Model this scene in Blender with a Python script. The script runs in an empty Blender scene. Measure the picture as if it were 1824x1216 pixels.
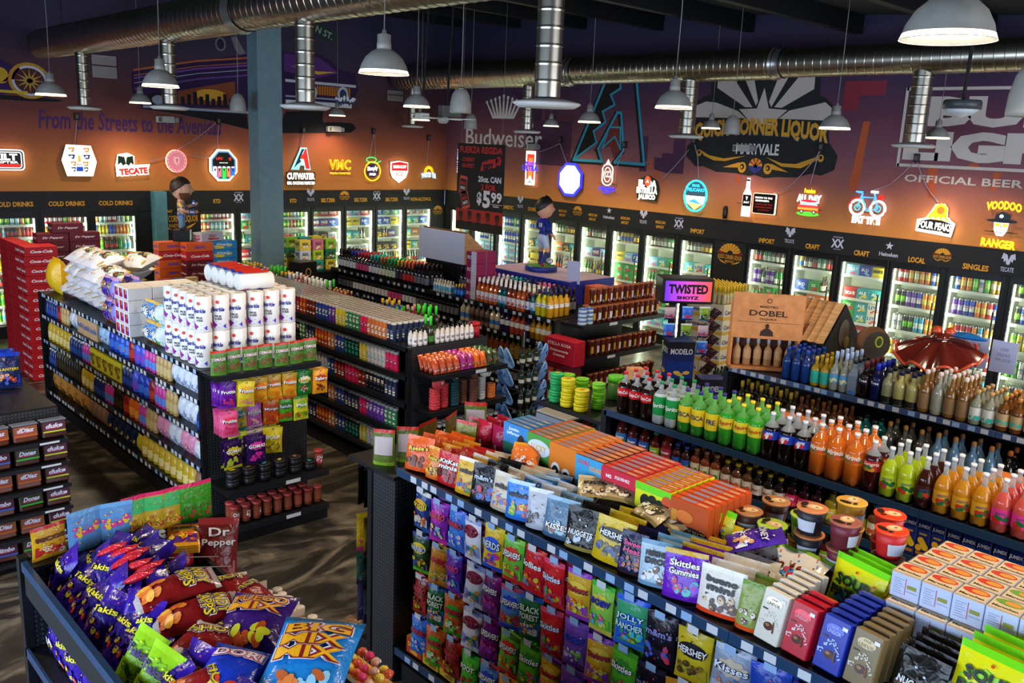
import bpy, math, random
from math import sin, cos, pi, radians, sqrt
from mathutils import Vector, Matrix, Euler
random.seed(7)
SC = bpy.context.scene
COL = SC.collection
# ---------------------------------------------------------------- camera, exposure, world, daylight
H = 3.38
def add_camera():
    yaw, pit, rol = radians(46.515), radians(-12.682), radians(2.521)
    f = Vector((cos(pit)*cos(yaw), cos(pit)*sin(yaw), sin(pit)))
    r = f.cross(Vector((0, 0, 1))).normalized()
    u = r.cross(f)
    c, s = cos(rol), sin(rol)
    r, u = r*c+u*s, u*c-r*s
    cam = bpy.data.objects.new('camera', bpy.data.cameras.new('camera'))
    COL.objects.link(cam)
    cam.matrix_world = Matrix(((r.x, u.x, -f.x, 0), (r.y, u.y, -f.y, 0), (r.z, u.z, -f.z, H), (0, 0, 0, 1)))
    cam.data.sensor_width = 36
    cam.data.lens = 1566.2/1824*36
    cam.data.clip_start = 0.05
    SC.camera = cam
add_camera()
SC.view_settings.view_transform = 'Standard'
SC.view_settings.look = 'None'
SC.view_settings.gamma = 1
SC.view_settings.use_curve_mapping = False
SC.view_settings.exposure = 0.3
SC.cycles.use_denoising = True
SC.cycles.max_bounces = 6
SC.cycles.diffuse_bounces = 3
SC.cycles.glossy_bounces = 3
SC.cycles.transmission_bounces = 3
SC.cycles.transparent_max_bounces = 10
SC.cycles.sample_clamp_indirect = 4
SC.cycles.caustics_reflective = False
SC.cycles.caustics_refractive = False
W = bpy.data.worlds.new('world'); SC.world = W
W.use_nodes = True
W.node_tree.nodes['Background'].inputs[0].default_value = (0.55, 0.68, 1, 1)
W.node_tree.nodes['Background'].inputs[1].default_value = 0.6
def area(name, loc, rot, sx, sy, power, col):
    d = bpy.data.lights.new(name, 'AREA'); d.shape = 'RECTANGLE'; d.size = sx; d.size_y = sy
    d.energy = power; d.color = col
    o = bpy.data.objects.new(name, d); COL.objects.link(o); o.location = loc; o.rotation_euler = rot
    return o
# daylight through the shop windows (left wall and front wall, both out of frame)
area('daylight_left_window', (-3.45, 3.5, 1.9), (0, radians(-90), 0), 2.6, 13.0, 880, (0.62, 0.78, 1.0))
area('daylight_front_window', (6.4, -4.45, 2.6), (radians(90), 0, 0), 9.0, 3.4, 520, (0.86, 0.90, 1.0))
# ---------------------------------------------------------------- materials
_mats = {}
def lin(h):
    h = h.lstrip('#')
    o = []
    for i in (0, 2, 4):
        c = int(h[i:i+2], 16)/255
        o.append(c/12.92 if c <= .04045 else ((c+.055)/1.055)**2.4)
    return (o[0], o[1], o[2], 1)
def mat(h, rough=.5, metal=0., emit=0., coat=0., name=None):
    key = (h, rough, metal, emit, coat)
    if key in _mats: return _mats[key]
    m = bpy.data.materials.new(name or 'paint_%s' % h.strip('#')); m.use_nodes = True
    nt = m.node_tree; b = nt.nodes['Principled BSDF']
    b.inputs['Base Color'].default_value = lin(h)
    b.inputs['Roughness'].default_value = rough
    b.inputs['Metallic'].default_value = metal
    if not metal: b.inputs['Specular IOR Level'].default_value = .3
    if coat: b.inputs['Coat Weight'].default_value = coat; b.inputs['Coat Roughness'].default_value = .08
    if emit:
        b.inputs['Emission Color'].default_value = lin(h)
        b.inputs['Emission Strength'].default_value = emit
    _mats[key] = m
    return m
def nodes(name):
    m = bpy.data.materials.new(name); m.use_nodes = True
    nt = m.node_tree
    return m, nt, nt.nodes['Principled BSDF'], nt.nodes.new, nt.links.new
def foil(h):      # crinkled plastic film of snack bags
    key = ('foil', h)
    if key in _mats: return _mats[key]
    m, nt, b, N, L = nodes('film_%s' % h.strip('#'))
    b.inputs['Base Color'].default_value = lin(h)
    b.inputs['Roughness'].default_value = .24
    b.inputs['Specular IOR Level'].default_value = .3
    no = N('ShaderNodeTexNoise'); no.inputs['Scale'].default_value = 22; no.inputs['Detail'].default_value = 2; no.inputs['Distortion'].default_value = .6
    tc = N('ShaderNodeTexCoord'); L(tc.outputs['Object'], no.inputs['Vector'])
    bu = N('ShaderNodeBump'); bu.inputs['Strength'].default_value = .55; bu.inputs['Distance'].default_value = .012
    L(no.outputs[0], bu.inputs['Height']); L(bu.outputs[0], b.inputs['Normal'])
    _mats[key] = m
    return m
def clear(name='clear_plastic', h='#dfe6ea', alpha=.28, rough=.06):
    key = ('clear', h, alpha)
    if key in _mats: return _mats[key]
    m = bpy.data.materials.new(name); m.use_nodes = True
    nt = m.node_tree; N = nt.nodes.new; L = nt.links.new
    nt.nodes.remove(nt.nodes['Principled BSDF'])
    t = N('ShaderNodeBsdfTransparent'); t.inputs[0].default_value = lin(h)
    g = N('ShaderNodeBsdfPrincipled'); g.inputs['Base Color'].default_value = lin(h); g.inputs['Roughness'].default_value = rough
    mx = N('ShaderNodeMixShader'); mx.inputs[0].default_value = alpha
    L(t.outputs[0], mx.inputs[1]); L(g.outputs[0], mx.inputs[2]); L(mx.outputs[0], nt.nodes['Material Output'].inputs[0])
    _mats[key] = m
    return m
def liquid(h): return mat(h, .12, 0, 0, .6)
def noise_mat(name, a, b_, scale, rough=.6, metal=0, detail=5, lo=.35, hi=.65, bump=0, dist=0, stretch=None):
    m, nt, b, N, L = nodes(name)
    tc = N('ShaderNodeTexCoord'); mp = N('ShaderNodeMapping')
    if stretch: mp.inputs['Scale'].default_value = stretch
    no = N('ShaderNodeTexNoise'); no.inputs['Scale'].default_value = scale; no.inputs['Detail'].default_value = detail; no.inputs['Distortion'].default_value = dist
    r = N('ShaderNodeValToRGB'); r.color_ramp.elements[0].position = lo; r.color_ramp.elements[1].position = hi
    r.color_ramp.elements[0].color = lin(a); r.color_ramp.elements[1].color = lin(b_)
    L(tc.outputs['Object'], mp.inputs[0]); L(mp.outputs[0], no.inputs['Vector']); L(no.outputs[0], r.inputs[0]); L(r.outputs[0], b.inputs['Base Color'])
    b.inputs['Roughness'].default_value = rough; b.inputs['Metallic'].default_value = metal
    if bump:
        bu = N('ShaderNodeBump'); bu.inputs['Strength'].default_value = bump; bu.inputs['Distance'].default_value = .01
        L(no.outputs[0], bu.inputs['Height']); L(bu.outputs[0], b.inputs['Normal'])
    return m
BLK = mat('#141517', .38, name='black_enamel')
BLK2 = mat('#0d0e10', .55)
WHT = mat('#e8e6e2', .5)
STEEL = mat('#9a9a98', .3, .9)
CARD = noise_mat('cardboard', '#b98a55', '#cda06c', 30, .8)
WOOD = noise_mat('pale_wood', '#a8743e', '#d6a266', 6, .6, 0, 6, .3, .7, 0, .3, (1, 1, 8))
def pegboard_mat():
    m, nt, b, N, L = nodes('black_pegboard')
    tc = N('ShaderNodeTexCoord'); vo = N('ShaderNodeVectorMath'); vo.operation = 'SCALE'; vo.inputs['Scale'].default_value = 1/.0254
    L(tc.outputs['Object'], vo.inputs[0])
    fr = N('ShaderNodeVectorMath'); fr.operation = 'FRACTION'; L(vo.outputs[0], fr.inputs[0])
    sb = N('ShaderNodeVectorMath'); sb.operation = 'SUBTRACT'; sb.inputs[1].default_value = (.5, .5, .5); L(fr.outputs[0], sb.inputs[0])
    sp = N('ShaderNodeSeparateXYZ'); L(sb.outputs[0], sp.inputs[0])
    ge = N('ShaderNodeNewGeometry'); sn = N('ShaderNodeSeparateXYZ'); L(ge.outputs['Normal'], sn.inputs[0])
    ab = N('ShaderNodeMath'); ab.operation = 'ABSOLUTE'; L(sn.outputs[0], ab.inputs[0])
    gt = N('ShaderNodeMath'); gt.operation = 'GREATER_THAN'; gt.inputs[1].default_value = .5; L(ab.outputs[0], gt.inputs[0])
    mx = N('ShaderNodeMix'); L(gt.outputs[0], mx.inputs[0]); L(sp.outputs[0], mx.inputs[2]); L(sp.outputs[1], mx.inputs[3])
    a = N('ShaderNodeMath'); a.operation = 'MULTIPLY'; L(mx.outputs[0], a.inputs[0]); L(mx.outputs[0], a.inputs[1])
    c = N('ShaderNodeMath'); c.operation = 'MULTIPLY_ADD'; L(sp.outputs[2], c.inputs[0]); L(sp.outputs[2], c.inputs[1]); L(a.outputs[0], c.inputs[2])
    lt = N('ShaderNodeMath'); lt.operation = 'LESS_THAN'; lt.inputs[1].default_value = .035; L(c.outputs[0], lt.inputs[0])
    cm = N('ShaderNodeMix'); cm.data_type = 'RGBA'; cm.inputs[6].default_value = lin('#1a1b1e'); cm.inputs[7].default_value = lin('#4a4c50')
    L(lt.outputs[0], cm.inputs[0]); L(cm.outputs[2], b.inputs['Base Color']); b.inputs['Roughness'].default_value = .4
    return m
PEG = pegboard_mat()
# ---------------------------------------------------------------- mesh builder
_glyph = {}
def glyphs(s, bold=0., shear=0.):
    k = (s, bold, shear)
    if k in _glyph: return _glyph[k]
    cu = bpy.data.curves.new('t', 'FONT'); cu.body = s; cu.size = 1; cu.resolution_u = 2; cu.offset = bold; cu.shear = shear
    cu.align_x = 'CENTER'
    o = bpy.data.objects.new('t', cu)
    me = bpy.data.meshes.new_from_object(o)
    vs = [(v.co.x, v.co.y) for v in me.vertices]
    fs = [tuple(p.vertices) for p in me.polygons]
    bpy.data.objects.remove(o); bpy.data.curves.remove(cu); bpy.data.meshes.remove(me)
    if vs:
        x0 = min(v[0] for v in vs); x1 = max(v[0] for v in vs); y0 = min(v[1] for v in vs); y1 = max(v[1] for v in vs)
    else: x0 = y0 = 0; x1 = y1 = 1
    _glyph[k] = (vs, fs, x0, x1, y0, y1)
    return _glyph[k]
class MB:
    def __init__(s): s.v = []; s.f = []; s.mi = []; s.sm = []; s.mats = []; s.off = 0
    def mx(s, m):
        if m not in s.mats: s.mats.append(m)
        return s.mats.index(m)
    def add(s, vs, fs, m, smooth=False):
        n = len(s.v); s.v.extend(vs); k = s.mx(m)
        for f in fs: s.f.append(tuple(i+n for i in f)); s.mi.append(k); s.sm.append(smooth)
        return s
    def box(s, x0, y0, z0, x1, y1, z1, m, bev=0.):
        if not bev:
            vs = [(x, y, z) for z in (z0, z1) for y in (y0, y1) for x in (x0, x1)]
            return s.add(vs, [(0, 2, 3, 1), (4, 5, 7, 6), (0, 1, 5, 4), (2, 6, 7, 3), (0, 4, 6, 2), (1, 3, 7, 5)], m)
        b = bev; vs = []
        def oct(z, i):
            a = b
            return [(x0+i, y0+a+i*.4, z), (x0+a+i*.4, y0+i, z), (x1-a-i*.4, y0+i, z), (x1-i, y0+a+i*.4, z), (x1-i, y1-a-i*.4, z), (x1-a-i*.4, y1-i, z), (x0+a+i*.4, y1-i, z), (x0+i, y1-a-i*.4, z)]
        vs = oct(z0, b)+oct(z0+b, 0)+oct(z1-b, 0)+oct(z1, b)
        fs = [tuple(range(7, -1, -1)), tuple(range(24, 32))]
        for k in range(3):
            for i in range(8): j = (i+1) % 8; fs.append((k*8+i, k*8+j, k*8+8+j, k*8+8+i))
        return s.add(vs, fs, m)
    def lathe(s, prof, ms, seg=14, c=(0, 0), cap=True, lobes=None, sx=1, sy=1, smooth=True):
        n = len(prof); base = len(s.v)
        for (r, z) in prof:
            for i in range(seg):
                a = 2*pi*i/seg; zz = z; rr = r
                if lobes and z <= lobes[1]: zz = z+lobes[2]*(1-z/lobes[1])*abs(sin(lobes[0]*a/2)) if lobes[1] else z
                s.v.append((c[0]+rr*cos(a)*sx, c[1]+rr*sin(a)*sy, zz))
        for k in range(n-1):
            m = ms[k] if isinstance(ms, (list, tuple)) else ms
            if m is None: continue
            q = s.mx(m)
            for i in range(seg):
                j = (i+1) % seg
                s.f.append((base+k*seg+i, base+k*seg+j, base+k*seg+seg+j, base+k*seg+seg+i)); s.mi.append(q); s.sm.append(smooth)
        if cap:
            a = ms[0] if isinstance(ms, (list, tuple)) else ms
            b = ms[-1] if isinstance(ms, (list, tuple)) else ms
            if prof[0][0] > 1e-5 and a is not None: s.f.append(tuple(base+i for i in range(seg-1, -1, -1))); s.mi.append(s.mx(a)); s.sm.append(False)
            if prof[-1][0] > 1e-5 and b is not None: s.f.append(tuple(base+(n-1)*seg+i for i in range(seg))); s.mi.append(s.mx(b)); s.sm.append(False)
        return s
    def tube(s, pts, r, m, seg=6, closed=False):
        P = [Vector(p) for p in pts]; n = len(P); base = len(s.v); q = s.mx(m)
        for k in range(n):
            d = (P[(k+1) % n]-P[k-1]) if closed else (P[min(k+1, n-1)]-P[max(k-1, 0)])
            if d.length < 1e-9: d = Vector((0, 0, 1))
            d.normalize()
            up = Vector((0, 0, 1)) if abs(d.z) < .9 else Vector((1, 0, 0))
            a = d.cross(up).normalized(); b = a.cross(d)
            rr = r[k] if isinstance(r, (list, tuple)) else r
            for i in range(seg):
                t = 2*pi*i/seg; p = P[k]+a*(rr*cos(t))+b*(rr*sin(t)); s.v.append(tuple(p))
        for k in range(n if closed else n-1):
            k2 = (k+1) % n
            for i in range(seg):
                j = (i+1) % seg
                s.f.append((base+k*seg+i, base+k*seg+j, base+k2*seg+j, base+k2*seg+i)); s.mi.append(q); s.sm.append(True)
        if not closed:
            s.f.append(tuple(base+i for i in range(seg))); s.mi.append(q); s.sm.append(False)
            s.f.append(tuple(base+(n-1)*seg+i for i in range(seg))); s.mi.append(q); s.sm.append(False)
        return s
    def poly(s, pts, m, fn, centre=True):
        n = len(pts)
        if centre and n > 4:
            cx = sum(p[0] for p in pts)/n; cy = sum(p[1] for p in pts)/n
            return s.add([fn(cx, cy)]+[fn(*p) for p in pts], [(0, i+1, (i+1) % n+1) for i in range(n)], m)
        return s.add([fn(*p) for p in pts], [tuple(range(n))], m)
    def ngon(s, pts, m, fn):      # concave outline, triangulated
        from mathutils.geometry import tessellate_polygon
        t = tessellate_polygon([[Vector((p[0], p[1], 0)) for p in pts]])
        return s.add([fn(*p) for p in pts], [tuple(x) for x in t], m)
    def ell(s, u, v, ru, rv, m, fn, n=12, rot=0.):
        return s.poly([(u+ru*cos(2*pi*i/n)*cos(rot)-rv*sin(2*pi*i/n)*sin(rot), v+ru*cos(2*pi*i/n)*sin(rot)+rv*sin(2*pi*i/n)*cos(rot)) for i in range(n)], m, fn)
    def rect(s, u0, v0, u1, v1, m, fn, nu=1, nv=1):
        vs = [fn(u0+(u1-u0)*i/nu, v0+(v1-v0)*j/nv) for j in range(nv+1) for i in range(nu+1)]
        fs = [(j*(nu+1)+i, j*(nu+1)+i+1, (j+1)*(nu+1)+i+1, (j+1)*(nu+1)+i) for j in range(nv) for i in range(nu)]
        return s.add(vs, fs, m)
    def text(s, t, u, v, size, m, fn, wmax=None, bold=.015, shear=0., rot=0., h=None, arc=0.):
        vs, fs, x0, x1, y0, y1 = glyphs(t, bold, shear)
        if not vs: return s
        cx = (x0+x1)/2; cy = (y0+y1)/2
        kx = ky = size
        if h: ky = h/(y1-y0); kx = ky if not size else size
        if wmax: kx = wmax/(x1-x0)
        c, sn = cos(rot), sin(rot)
        out = []
        for x, y in vs:
            a = (x-cx)*kx; b = (y-cy)*ky
            if arc: b += arc*(1-(2*a/((x1-x0)*kx))**2)
            out.append(fn(u+a*c-b*sn, v+a*sn+b*c))
        return s.add(out, fs, m)
    def pillow(s, w, h, t, mf, nx=8, ny=10, stand=False, crimp=.012, wob=.003, seed=1, fold=0.):
        """upright film bag, front faces -Y, base at z=0; mf(v fraction) -> material"""
        rnd = random.Random(seed)
        off = [rnd.uniform(-1, 1)*wob for _ in range(60)]
        s.T = lambda u, v: s.thick(u, v, w, h, t, stand, crimp)
        for side in (-1, 1):
            base = len(s.v)
            for j in range(ny+1):
                v = h*j/ny
                for i in range(nx+1):
                    u = -w/2+w*i/nx
                    sh = 1-.06*sin(pi*j/ny)*(1 if not stand else .3)
                    s.v.append((u*sh, side*(s.T(u, v)+.0008)+off[(i*3+j*7) % 60]*.5*(s.T(u, v) > .002), v))
            for j in range(ny):
                q = s.mx(mf((j+.5)/ny))
                for i in range(nx):
                    a = base+j*(nx+1)+i
                    f = (a, a+1, a+nx+2, a+nx+1)
                    s.f.append(f if side < 0 else f[::-1]); s.mi.append(q); s.sm.append(True)
        s.fr = lambda u, v, e=0: (u*(1-.06*sin(pi*max(0, min(1, v/h)))*(1 if not stand else .3)), -(s.T(u, v)+.0035+s.off), v)
        return s
    @staticmethod
    def thick(u, v, w, h, t, stand, crimp):
        a = max(0., 1-abs(2*u/w)**2.4)**.6
        if stand: p = max(0., 1-v/(h-crimp))**.75 if v > .12*h else (.78+.22*sin(v/(.12*h)*pi/2))*max(0., 1-.12*h/(h-crimp))**.75/1.0
        else:
            q = (v-crimp)/(h-2*crimp)
            p = max(0., sin(pi*min(1, max(0, q))))**.55
        return t/2*a*p
    def xf(s, M):
        s.v = [tuple(M @ Vector(p)) for p in s.v]; return s
    def join(s, o, M=None):
        vs = [tuple(M @ Vector(p)) for p in o.v] if M else o.v
        n = len(s.v); s.v.extend(vs)
        idx = [s.mx(m) for m in o.mats]
        for f, k, q in zip(o.f, o.mi, o.sm): s.f.append(tuple(i+n for i in f)); s.mi.append(idx[k]); s.sm.append(q)
        return s
    def mesh(s, name):
        me = bpy.data.meshes.new(name)
        me.from_pydata(s.v, [], s.f)
        for m in s.mats: me.materials.append(m)
        me.polygons.foreach_set('material_index', s.mi)
        me.polygons.foreach_set('use_smooth', s.sm)
        me.update()
        return me
    def obj(s, name, parent=None, loc=None, rz=0., label=None, cat=None, group=None, kind=None):
        o = bpy.data.objects.new(name, s.mesh(name)); COL.objects.link(o)
        if parent: o.parent = parent
        if loc: o.location = loc
        if rz: o.rotation_euler = (0, 0, rz)
        return tag(o, label, cat, group, kind)
LABELS = {}
def tag(o, label=None, cat=None, group=None, kind=None):
    if label:
        o['label'] = label
        if cat:
            g = LABELS.setdefault(label, group or o.name)
            if g != (group or o.name): print('LABEL CLASH', label)
            if not 4 <= len(label.split()) <= 16: print('LABEL LEN', len(label.split()), label)
    if cat: o['category'] = cat
    if group: o['group'] = group
    if kind: o['kind'] = kind
    return o
def empty(name, loc, rz=0., label=None, cat=None, group=None, kind=None):
    o = bpy.data.objects.new(name, None); COL.objects.link(o); o.location = loc; o.rotation_euler = (0, 0, rz); o.empty_display_size = .1
    return tag(o, label, cat, group, kind)
def onA(x, z, Y=15.42, e=.004): return lambda u, v: (x+u, Y-e, z+v)           # drawing plane on the back wall
def onB(y, z, X=12.38, e=.004): return lambda u, v: (X-e, y-u, z+v)           # drawing plane on the right wall
def front(w2, d, e=.0012): return lambda u, v: (u, -d-e, v)
# ---------------------------------------------------------------- product requests, placed at the end
REQ = []
class Kind:
    def __init__(s, name, cat, mb, parts=(), desc=''):
        s.name, s.cat, s.desc = name, cat, desc
        s.me = mb.mesh(name); s.parts = [(n, p.mesh(n)) for n, p in parts]
        b = mb.v; s.w = max(p[0] for p in b)-min(p[0] for p in b); s.d = max(p[1] for p in b)-min(p[1] for p in b); s.h = max(p[2] for p in b)
        for n, p in parts: s.h = max(s.h, max(q[2] for q in p.v))
def put(k, loc, rz=0., label=None, group=None, tilt=(0, 0), sc=1., parts=True):
    if group: group = label
    REQ.append((k, loc, (tilt[0], tilt[1], rz), label, group, sc, parts))
def put_all():
    by = {}
    cam = Vector((0, 0, H))
    for r in REQ: by.setdefault(r[0].name, []).append(r)
    for name, rs in by.items():
        rs.sort(key=lambda r: (Vector(r[1])-cam).length)
        for k, loc, rot, label, group, sc, parts in rs[:300]:
            o = bpy.data.objects.new(name, k.me); COL.objects.link(o)
            o.location = loc; o.rotation_euler = rot
            if sc != 1: o.scale = (sc,)*3
            tag(o, label or k.desc, k.cat, group)
            for n, pm in k.parts:
                c = bpy.data.objects.new(n, pm); COL.objects.link(c); c.parent = o
        rest = rs[300:]
        if rest:
            vs = []; fs = []; mi = []; mats = []
            for k, loc, rot, label, group, sc, parts in rest:
                M = Matrix.LocRotScale(Vector(loc), Euler(rot), Vector((sc,)*3))
                for me in [k.me]+[p[1] for p in k.parts]:
                    n = len(vs); vs.extend([tuple(M @ v.co) for v in me.vertices])
                    idx = []
                    for m in me.materials:
                        if m not in mats: mats.append(m)
                        idx.append(mats.index(m))
                    for p in me.polygons: fs.append(tuple(i+n for i in p.vertices)); mi.append(idx[p.material_index])
            me = bpy.data.meshes.new(name+'_mass'); me.from_pydata(vs, [], fs)
            for m in mats: me.materials.append(m)
            me.polygons.foreach_set('material_index', mi); me.update()
            o = bpy.data.objects.new(name+'_mass', me); COL.objects.link(o)
            tag(o, 'dense mass of the farther %ss behind the nearer ones' % name.replace('_', ' '), rs[0][0].cat, None, 'stuff')
        print('KIND', name, len(rs))
ORD = ['first', 'second', 'third', 'fourth', 'fifth', 'sixth', 'seventh', 'eighth', 'ninth', 'tenth', 'eleventh', 'twelfth', 'thirteenth', 'fourteenth', 'fifteenth', 'sixteenth', 'seventeenth', 'eighteenth', 'nineteenth', 'twentieth']+['%dth' % i for i in range(21, 80)]
def lb(s):
    if len(s.split()) > 16: s = s.replace(' block from', ' from').replace('with ', '').replace(' and white label', '').replace(' printed label', '')
    return s
def run(x, z, y0, y1, specs, where, depth=1, dd=None, gap=.004, jit=.003, end='far', inset=.02, count0=0):
    """fill a shelf that faces -X, from far (y0) to near (y1<y0), with blocks of products; specs = [(kind, columns), ...] cycled"""
    y = y0; i = 0; nb = 0
    while True:
        k, n = specs[i % len(specs)]; i += 1
        w = k.w+gap
        n = min(n, int((y-y1)/w))
        if n <= 0:
            if i > len(specs)*3 or y-y1 < .06: break
            continue
        nb += 1
        lab = lb('%s, %s block from far end, %s' % (k.desc, ORD[count0+nb-1], where))
        dp = depth if not isinstance(depth, dict) else depth.get(k.name, 1)
        for c in range(n):
            for d in range(dp):
                put(k, (x+inset+k.d/2+d*(dd or k.d+gap)+random.uniform(-1, 1)*jit, y-w*(c+.5), z), -pi/2+random.uniform(-1, 1)*.04, lab, lab)
        y -= n*w+random.uniform(0, .006)
def runx(y, z, x0, x1, specs, where, depth=1, gap=.004, jit=.003, inset=.02):
    """same for an end cap shelf that faces -Y, from x0 (left) to x1"""
    x = x0; i = 0; nb = 0
    while x < x1 and i < 60:
        k, n = specs[i % len(specs)]; i += 1
        w = k.w+gap; n = min(n, int((x1-x)/w))
        if n <= 0: break
        nb += 1
        lab = lb('%s, %s block from left on %s' % (k.desc, ORD[nb-1], where))
        for c in range(n):
            for d in range(depth):
                put(k, (x+w*(c+.5), y+inset+k.d/2+d*(k.d+gap)+random.uniform(-1, 1)*jit, z), random.uniform(-1, 1)*.05, lab, lab)
        x += n*w
# ================================================================ the room
def grad_mat(name, stops, rough=.75, n=.06):
    m, nt, b, N, L = nodes(name)
    tc = N('ShaderNodeTexCoord'); sp = N('ShaderNodeSeparateXYZ'); L(tc.outputs['Object'], sp.inputs[0])
    no = N('ShaderNodeTexNoise'); no.inputs['Scale'].default_value = 1.5; L(tc.outputs['Object'], no.inputs['Vector'])
    ad = N('ShaderNodeMath'); ad.operation = 'MULTIPLY_ADD'; ad.inputs[1].default_value = n*4; L(no.outputs[0], ad.inputs[0]); L(sp.outputs[2], ad.inputs[2])
    mr = N('ShaderNodeMapRange'); mr.inputs['From Min'].default_value = 2+n*2; mr.inputs['From Max'].default_value = 6+n*2; L(ad.outputs[0], mr.inputs[0])
    r = N('ShaderNodeValToRGB'); e = r.color_ramp.elements
    e[0].position = (stops[0][0]-2)/4; e[0].color = lin(stops[0][1]); e[1].position = (stops[-1][0]-2)/4; e[1].color = lin(stops[-1][1])
    for z, c in stops[1:-1]: q = e.new((z-2)/4); q.color = lin(c)
    L(mr.outputs[0], r.inputs[0]); L(r.outputs[0], b.inputs['Base Color']); b.inputs['Roughness'].default_value = rough
    n2 = N('ShaderNodeTexNoise'); n2.inputs['Scale'].default_value = 60; L(tc.outputs['Object'], n2.inputs['Vector'])
    bu = N('ShaderNodeBump'); bu.inputs['Strength'].default_value = .12; L(n2.outputs[0], bu.inputs['Height']); L(bu.outputs[0], b.inputs['Normal'])
    return m
muralA = grad_mat('sunset_mural_back', [(2.3, '#bb7630'), (2.9, '#b0622e'), (3.25, '#94482c'), (3.6, '#682f28'), (4.1, '#48242a'), (4.7, '#2c1f3c'), (5.6, '#221c3c')])
muralB = grad_mat('sunset_mural_right', [(2.3, '#c88238'), (2.65, '#b46c42'), (3.0, '#94544c'), (3.4, '#74444e'), (3.9, '#5e2e42'), (4.4, '#382040'), (5.4, '#221c3c')])
def floor_mat():
    m, nt, b, N, L = nodes('swirled_dark_concrete')
    tc = N('ShaderNodeTexCoord'); mp = N('ShaderNodeMapping'); mp.inputs['Scale'].default_value = (.5, 1.3, 1); mp.inputs['Rotation'].default_value = (0, 0, .5)
    no = N('ShaderNodeTexNoise'); no.inputs['Scale'].default_value = 1.7; no.inputs['Detail'].default_value = 7; no.inputs['Distortion'].default_value = 2.6; no.inputs['Roughness'].default_value = .55
    L(tc.outputs['Object'], mp.inputs[0]); L(mp.outputs[0], no.inputs['Vector'])
    r = N('ShaderNodeValToRGB'); e = r.color_ramp.elements
    e[0].position = .3; e[0].color = lin('#1c1a16'); e[1].position = .74; e[1].color = lin('#92866f')
    q = e.new(.46); q.color = lin('#2e2a23'); q = e.new(.57); q.color = lin('#5a5144')
    L(no.outputs[0], r.inputs[0]); L(r.outputs[0], b.inputs['Base Color']); b.inputs['Roughness'].default_value = .33
    return m
mb = MB(); mb.box(-3, -5, -.2, 12.38, 15.42, 0, floor_mat()); mb.obj('floor', kind='structure')
ROOF = lambda y: 4.9+.0708*y
dark_ceiling = noise_mat('black_ceiling', '#121413', '#1d201f', 3, .8)
mb = MB(); mb.add([(-3.2, -5.2, ROOF(-5.2)), (12.6, -5.2, ROOF(-5.2)), (12.6, 15.7, ROOF(15.7)), (-3.2, 15.7, ROOF(15.7)), (-3.2, -5.2, 6.6), (12.6, -5.2, 6.6), (12.6, 15.7, 6.6), (-3.2, 15.7, 6.6)],
    [(0, 3, 2, 1), (4, 5, 6, 7), (0, 1, 5, 4), (1, 2, 6, 5), (2, 3, 7, 6), (3, 0, 4, 7)], dark_ceiling)
ceil = mb.obj('ceiling', kind='structure')
for k in range(9):      # roof joists
    y = 1+k*1.75
    mb = MB(); mb.box(-3, y-.06, ROOF(y)-.26, 12.37, y+.06, ROOF(y)+.01, BLK2); mb.obj('joist', ceil)
mb = MB(); mb.box(-3.2, 15.42, 2.3, 12.58, 15.62, 6.1, muralA); wallA = mb.obj('wall_back', kind='structure')
mb = MB(); mb.box(12.38, -5, 2.3, 12.58, 15.42, 6.1, muralB); wallB = mb.obj('wall_right', kind='structure')
mb = MB(); mb.box(12.38, -5, 0, 12.58, 2.2, 2.3, muralB); mb.obj('wall_right', kind='structure')
plaster = noise_mat('dark_plaster', '#3a3836', '#45423f', 5, .8)
mb = MB(); mb.box(-3.2, -5, 0, -3, 15.42, .5, plaster); mb.box(-3.2, -5, 3.3, -3, 15.42, 6.1, plaster); mb.box(-3.2, -5, .5, -3, -3.2, 3.3, plaster); mb.box(-3.2, 10.2, .5, -3, 15.42, 3.3, plaster)
for y in (-.1, 3.2, 6.6): mb.box(-3.2, y-.06, .5, -3, y+.06, 3.3, plaster)
mb.obj('wall_left', kind='structure')
mb = MB(); mb.box(-3, -5.0, 0, 12.38, -4.9, .8, plaster); mb.box(-3, -5, 4.4, 12.38, -4.9, 6.1, plaster)
for x in (-3, 1.6, 5.2, 8.6, 12.1): mb.box(x, -5, .8, x+.28, -4.9, 4.4, plaster)
mb.obj('wall_front', kind='structure')
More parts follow.
